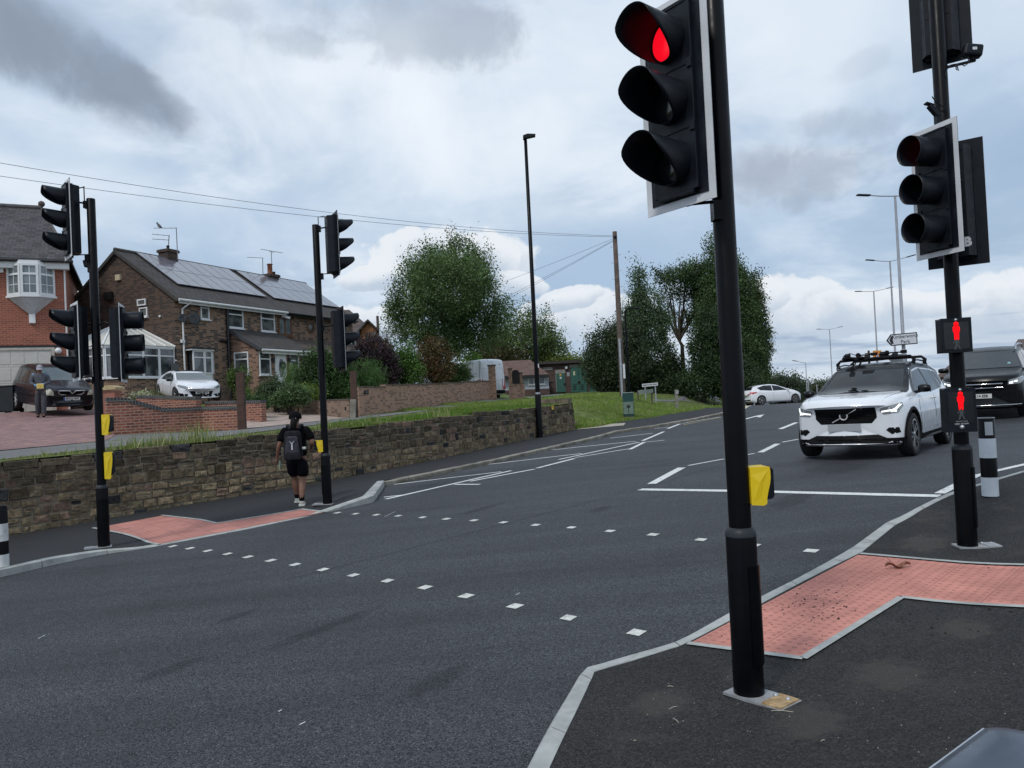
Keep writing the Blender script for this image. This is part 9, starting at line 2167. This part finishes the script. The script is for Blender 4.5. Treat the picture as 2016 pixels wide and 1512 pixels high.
hR, hL = q(.09, 0, .90), q(-.09, 0, .90); kR, aR = q(.10, .03, .50), q(.10, -.06, .10); kL, aL = q(-.09, .10, .51), q(-.08, .13, .09)
M_SK2 = pm('tanned_skin', (.16, .075, .05), .55, var=.08); M_JKT = pm('grey_jacket', (.075, .082, .10), .8, var=.2, scale=8, bmp=.3, bscale=25); M_TRS = pm('dark_trousers', (.045, .048, .055), .85, var=.25, scale=8); M_GLV = pm('blue_glove', (.11, .30, .52), .6)
ch = [[(pel, (.14, .11)), (spn, (.13, .10)), (chs, (.16, .11)), (nk, .06), (hb, .055), (q(0, .085, 1.60), (.075, .092)), (q(0, .09, 1.68), (.07, .08)), ], [(hb, .055), (q(0, .15, 1.585), .028), (q(0, .185, 1.60), .010)],
  [(chs, (.16, .11)), (sR, .055), (eR, .042), (wR, .028)], [(chs, (.16, .11)), (sL, .055), (eL, .042), (wL, .028)],
  [(pel, (.14, .11)), (hR, .09), (kR, .06), (aR, .04), (q(.10, .08, .05), .035)], [(pel, (.14, .11)), (hL, .09), (kL, .06), (aL, .04), (q(-.08, .27, .05), .035)]]
skin_mesh('body', ch, M_SK2, W2, 2)
skin_mesh('glove', [c_ for c_ in [[(wR.lerp(eR, .2), .034), (wR, .032)]] + [[(a, tz_(r, .007)) for a, r in c_] for c_ in hand_chains(wR, (-.7, .5, -.1), (0, .3, .9))]], M_GLV, W2, 2)
skin_mesh('glove', [c_ for c_ in [[(wL.lerp(eL, .2), .034), (wL, .032)]] + [[(a, tz_(r, .007)) for a, r in c_] for c_ in hand_chains(wL, (.7, .5, -.1), (0, .3, .9))]], M_GLV, W2, 2)
skin_mesh('jacket', [[(q(0, 0, .88), (.19, .145)), (pel, (.185, .14)), (spn, (.175, .135)), (chs, (.20, .14)), (q(0, .03, 1.46), (.10, .085))], [(chs, (.20, .14)), (sR, .088), (sR.lerp(eR, .6), .072), (eR, .066), (eR.lerp(wR, .85), .050)], [(chs, (.20, .14)), (sL, .088), (sL.lerp(eL, .6), .072), (eL, .066), (eL.lerp(wL, .85), .050)]], M_JKT, W2, 2)
for s0_, e0_ in ((sR, eR), (sL, eL)): skin_mesh('shoulder_panel', [[(s0_ + V3((-.05 if s0_.x > 0 else .05, 0, .035)), .070), (s0_ + V3((0, 0, .012)), .088), (s0_.lerp(e0_, .25), .085)]], pm('pale_blue_panel', (.13, .20, .28), .8), W2)
skin_mesh('trousers', [[(q(0, 0, .97), (.16, .13)), (pel, (.168, .135)), (hR + V3((0, 0, -.04)), .11), (kR, .088), (kR.lerp(aR, .6), .080), (aR + V3((0, 0, -.02)), .078)], [(pel, (.168, .135)), (hL + V3((0, 0, -.04)), .11), (kL, .088), (kL.lerp(aL, .6), .080), (aL + V3((0, 0, -.02)), .078)]], M_TRS, W2, 2)
for a in (aR, aL): skin_mesh('shoe', [[(a + V3((0, -.04, -.045)), (.048, .045)), (a + V3((0, .04, -.05)), (.05, .045)), (a + V3((0, .14, -.062)), (.05, .034)), (a + V3((0, .19, -.068)), (.038, .024))]], M_BCLOTH, W2)
hc_ = q(0, .085, 1.655); mb = MB(); mb.lathe([(.103, -.03)] + prof, hc_, 26, 0, Matrix.Rotation(R(-14), 3, 'X') @ Matrix.Diagonal((.93, 1.08, 1))); CG = pm('light_grey_cap', (.33, .32, .36), .8, var=.15); cp = mb.build('cap', CG, W2)
mb = MB(); vs = [hc_ + V3((math.sin(t) * .092, .085 + .09 * math.cos(t), -.055 - .02 * math.cos(t))) for t in np.linspace(-1.3, 1.3, 9)]; vi = [hc_ + V3((math.sin(t) * .09, math.cos(t) * .095, -.022)) for t in np.linspace(-1.3, 1.3, 9)]; mb.add(vs + vi, [(i, i + 1, 9 + i + 1, 9 + i) for i in range(8)], 0, True); mb.build('cap_peak', CG, cp)
skin_mesh('face_shadow', [[(q(0, .125, 1.575), (.05, .03)), (q(0, .14, 1.555), (.045, .03))]], pm('face_shadow_brown', (.03, .02, .018), .8), W2)  # dark mass standing for the shadow on the lower face
mb = MB(); mb.box(q(-.02, .33, 1.03), (.20, .05, .17)); pk = mb.build('yellow_packet', pm('yellow_packet', (.75, .58, .16), .5, var=.1), None, bevel=.012, label='bright yellow packet held in the blue gloved hands of the man', cat='packet'); pk.location = p; pk.rotation_euler = (0, 0, W2.rotation_euler[2])
for i in range(3): mb = MB(); mb.box(q(-.07 + .05 * i, .36, 1.03), (.012, .004, .13)); mb.build('stripe', pm('dull_amber', (.45, .30, .05), .6), pk)
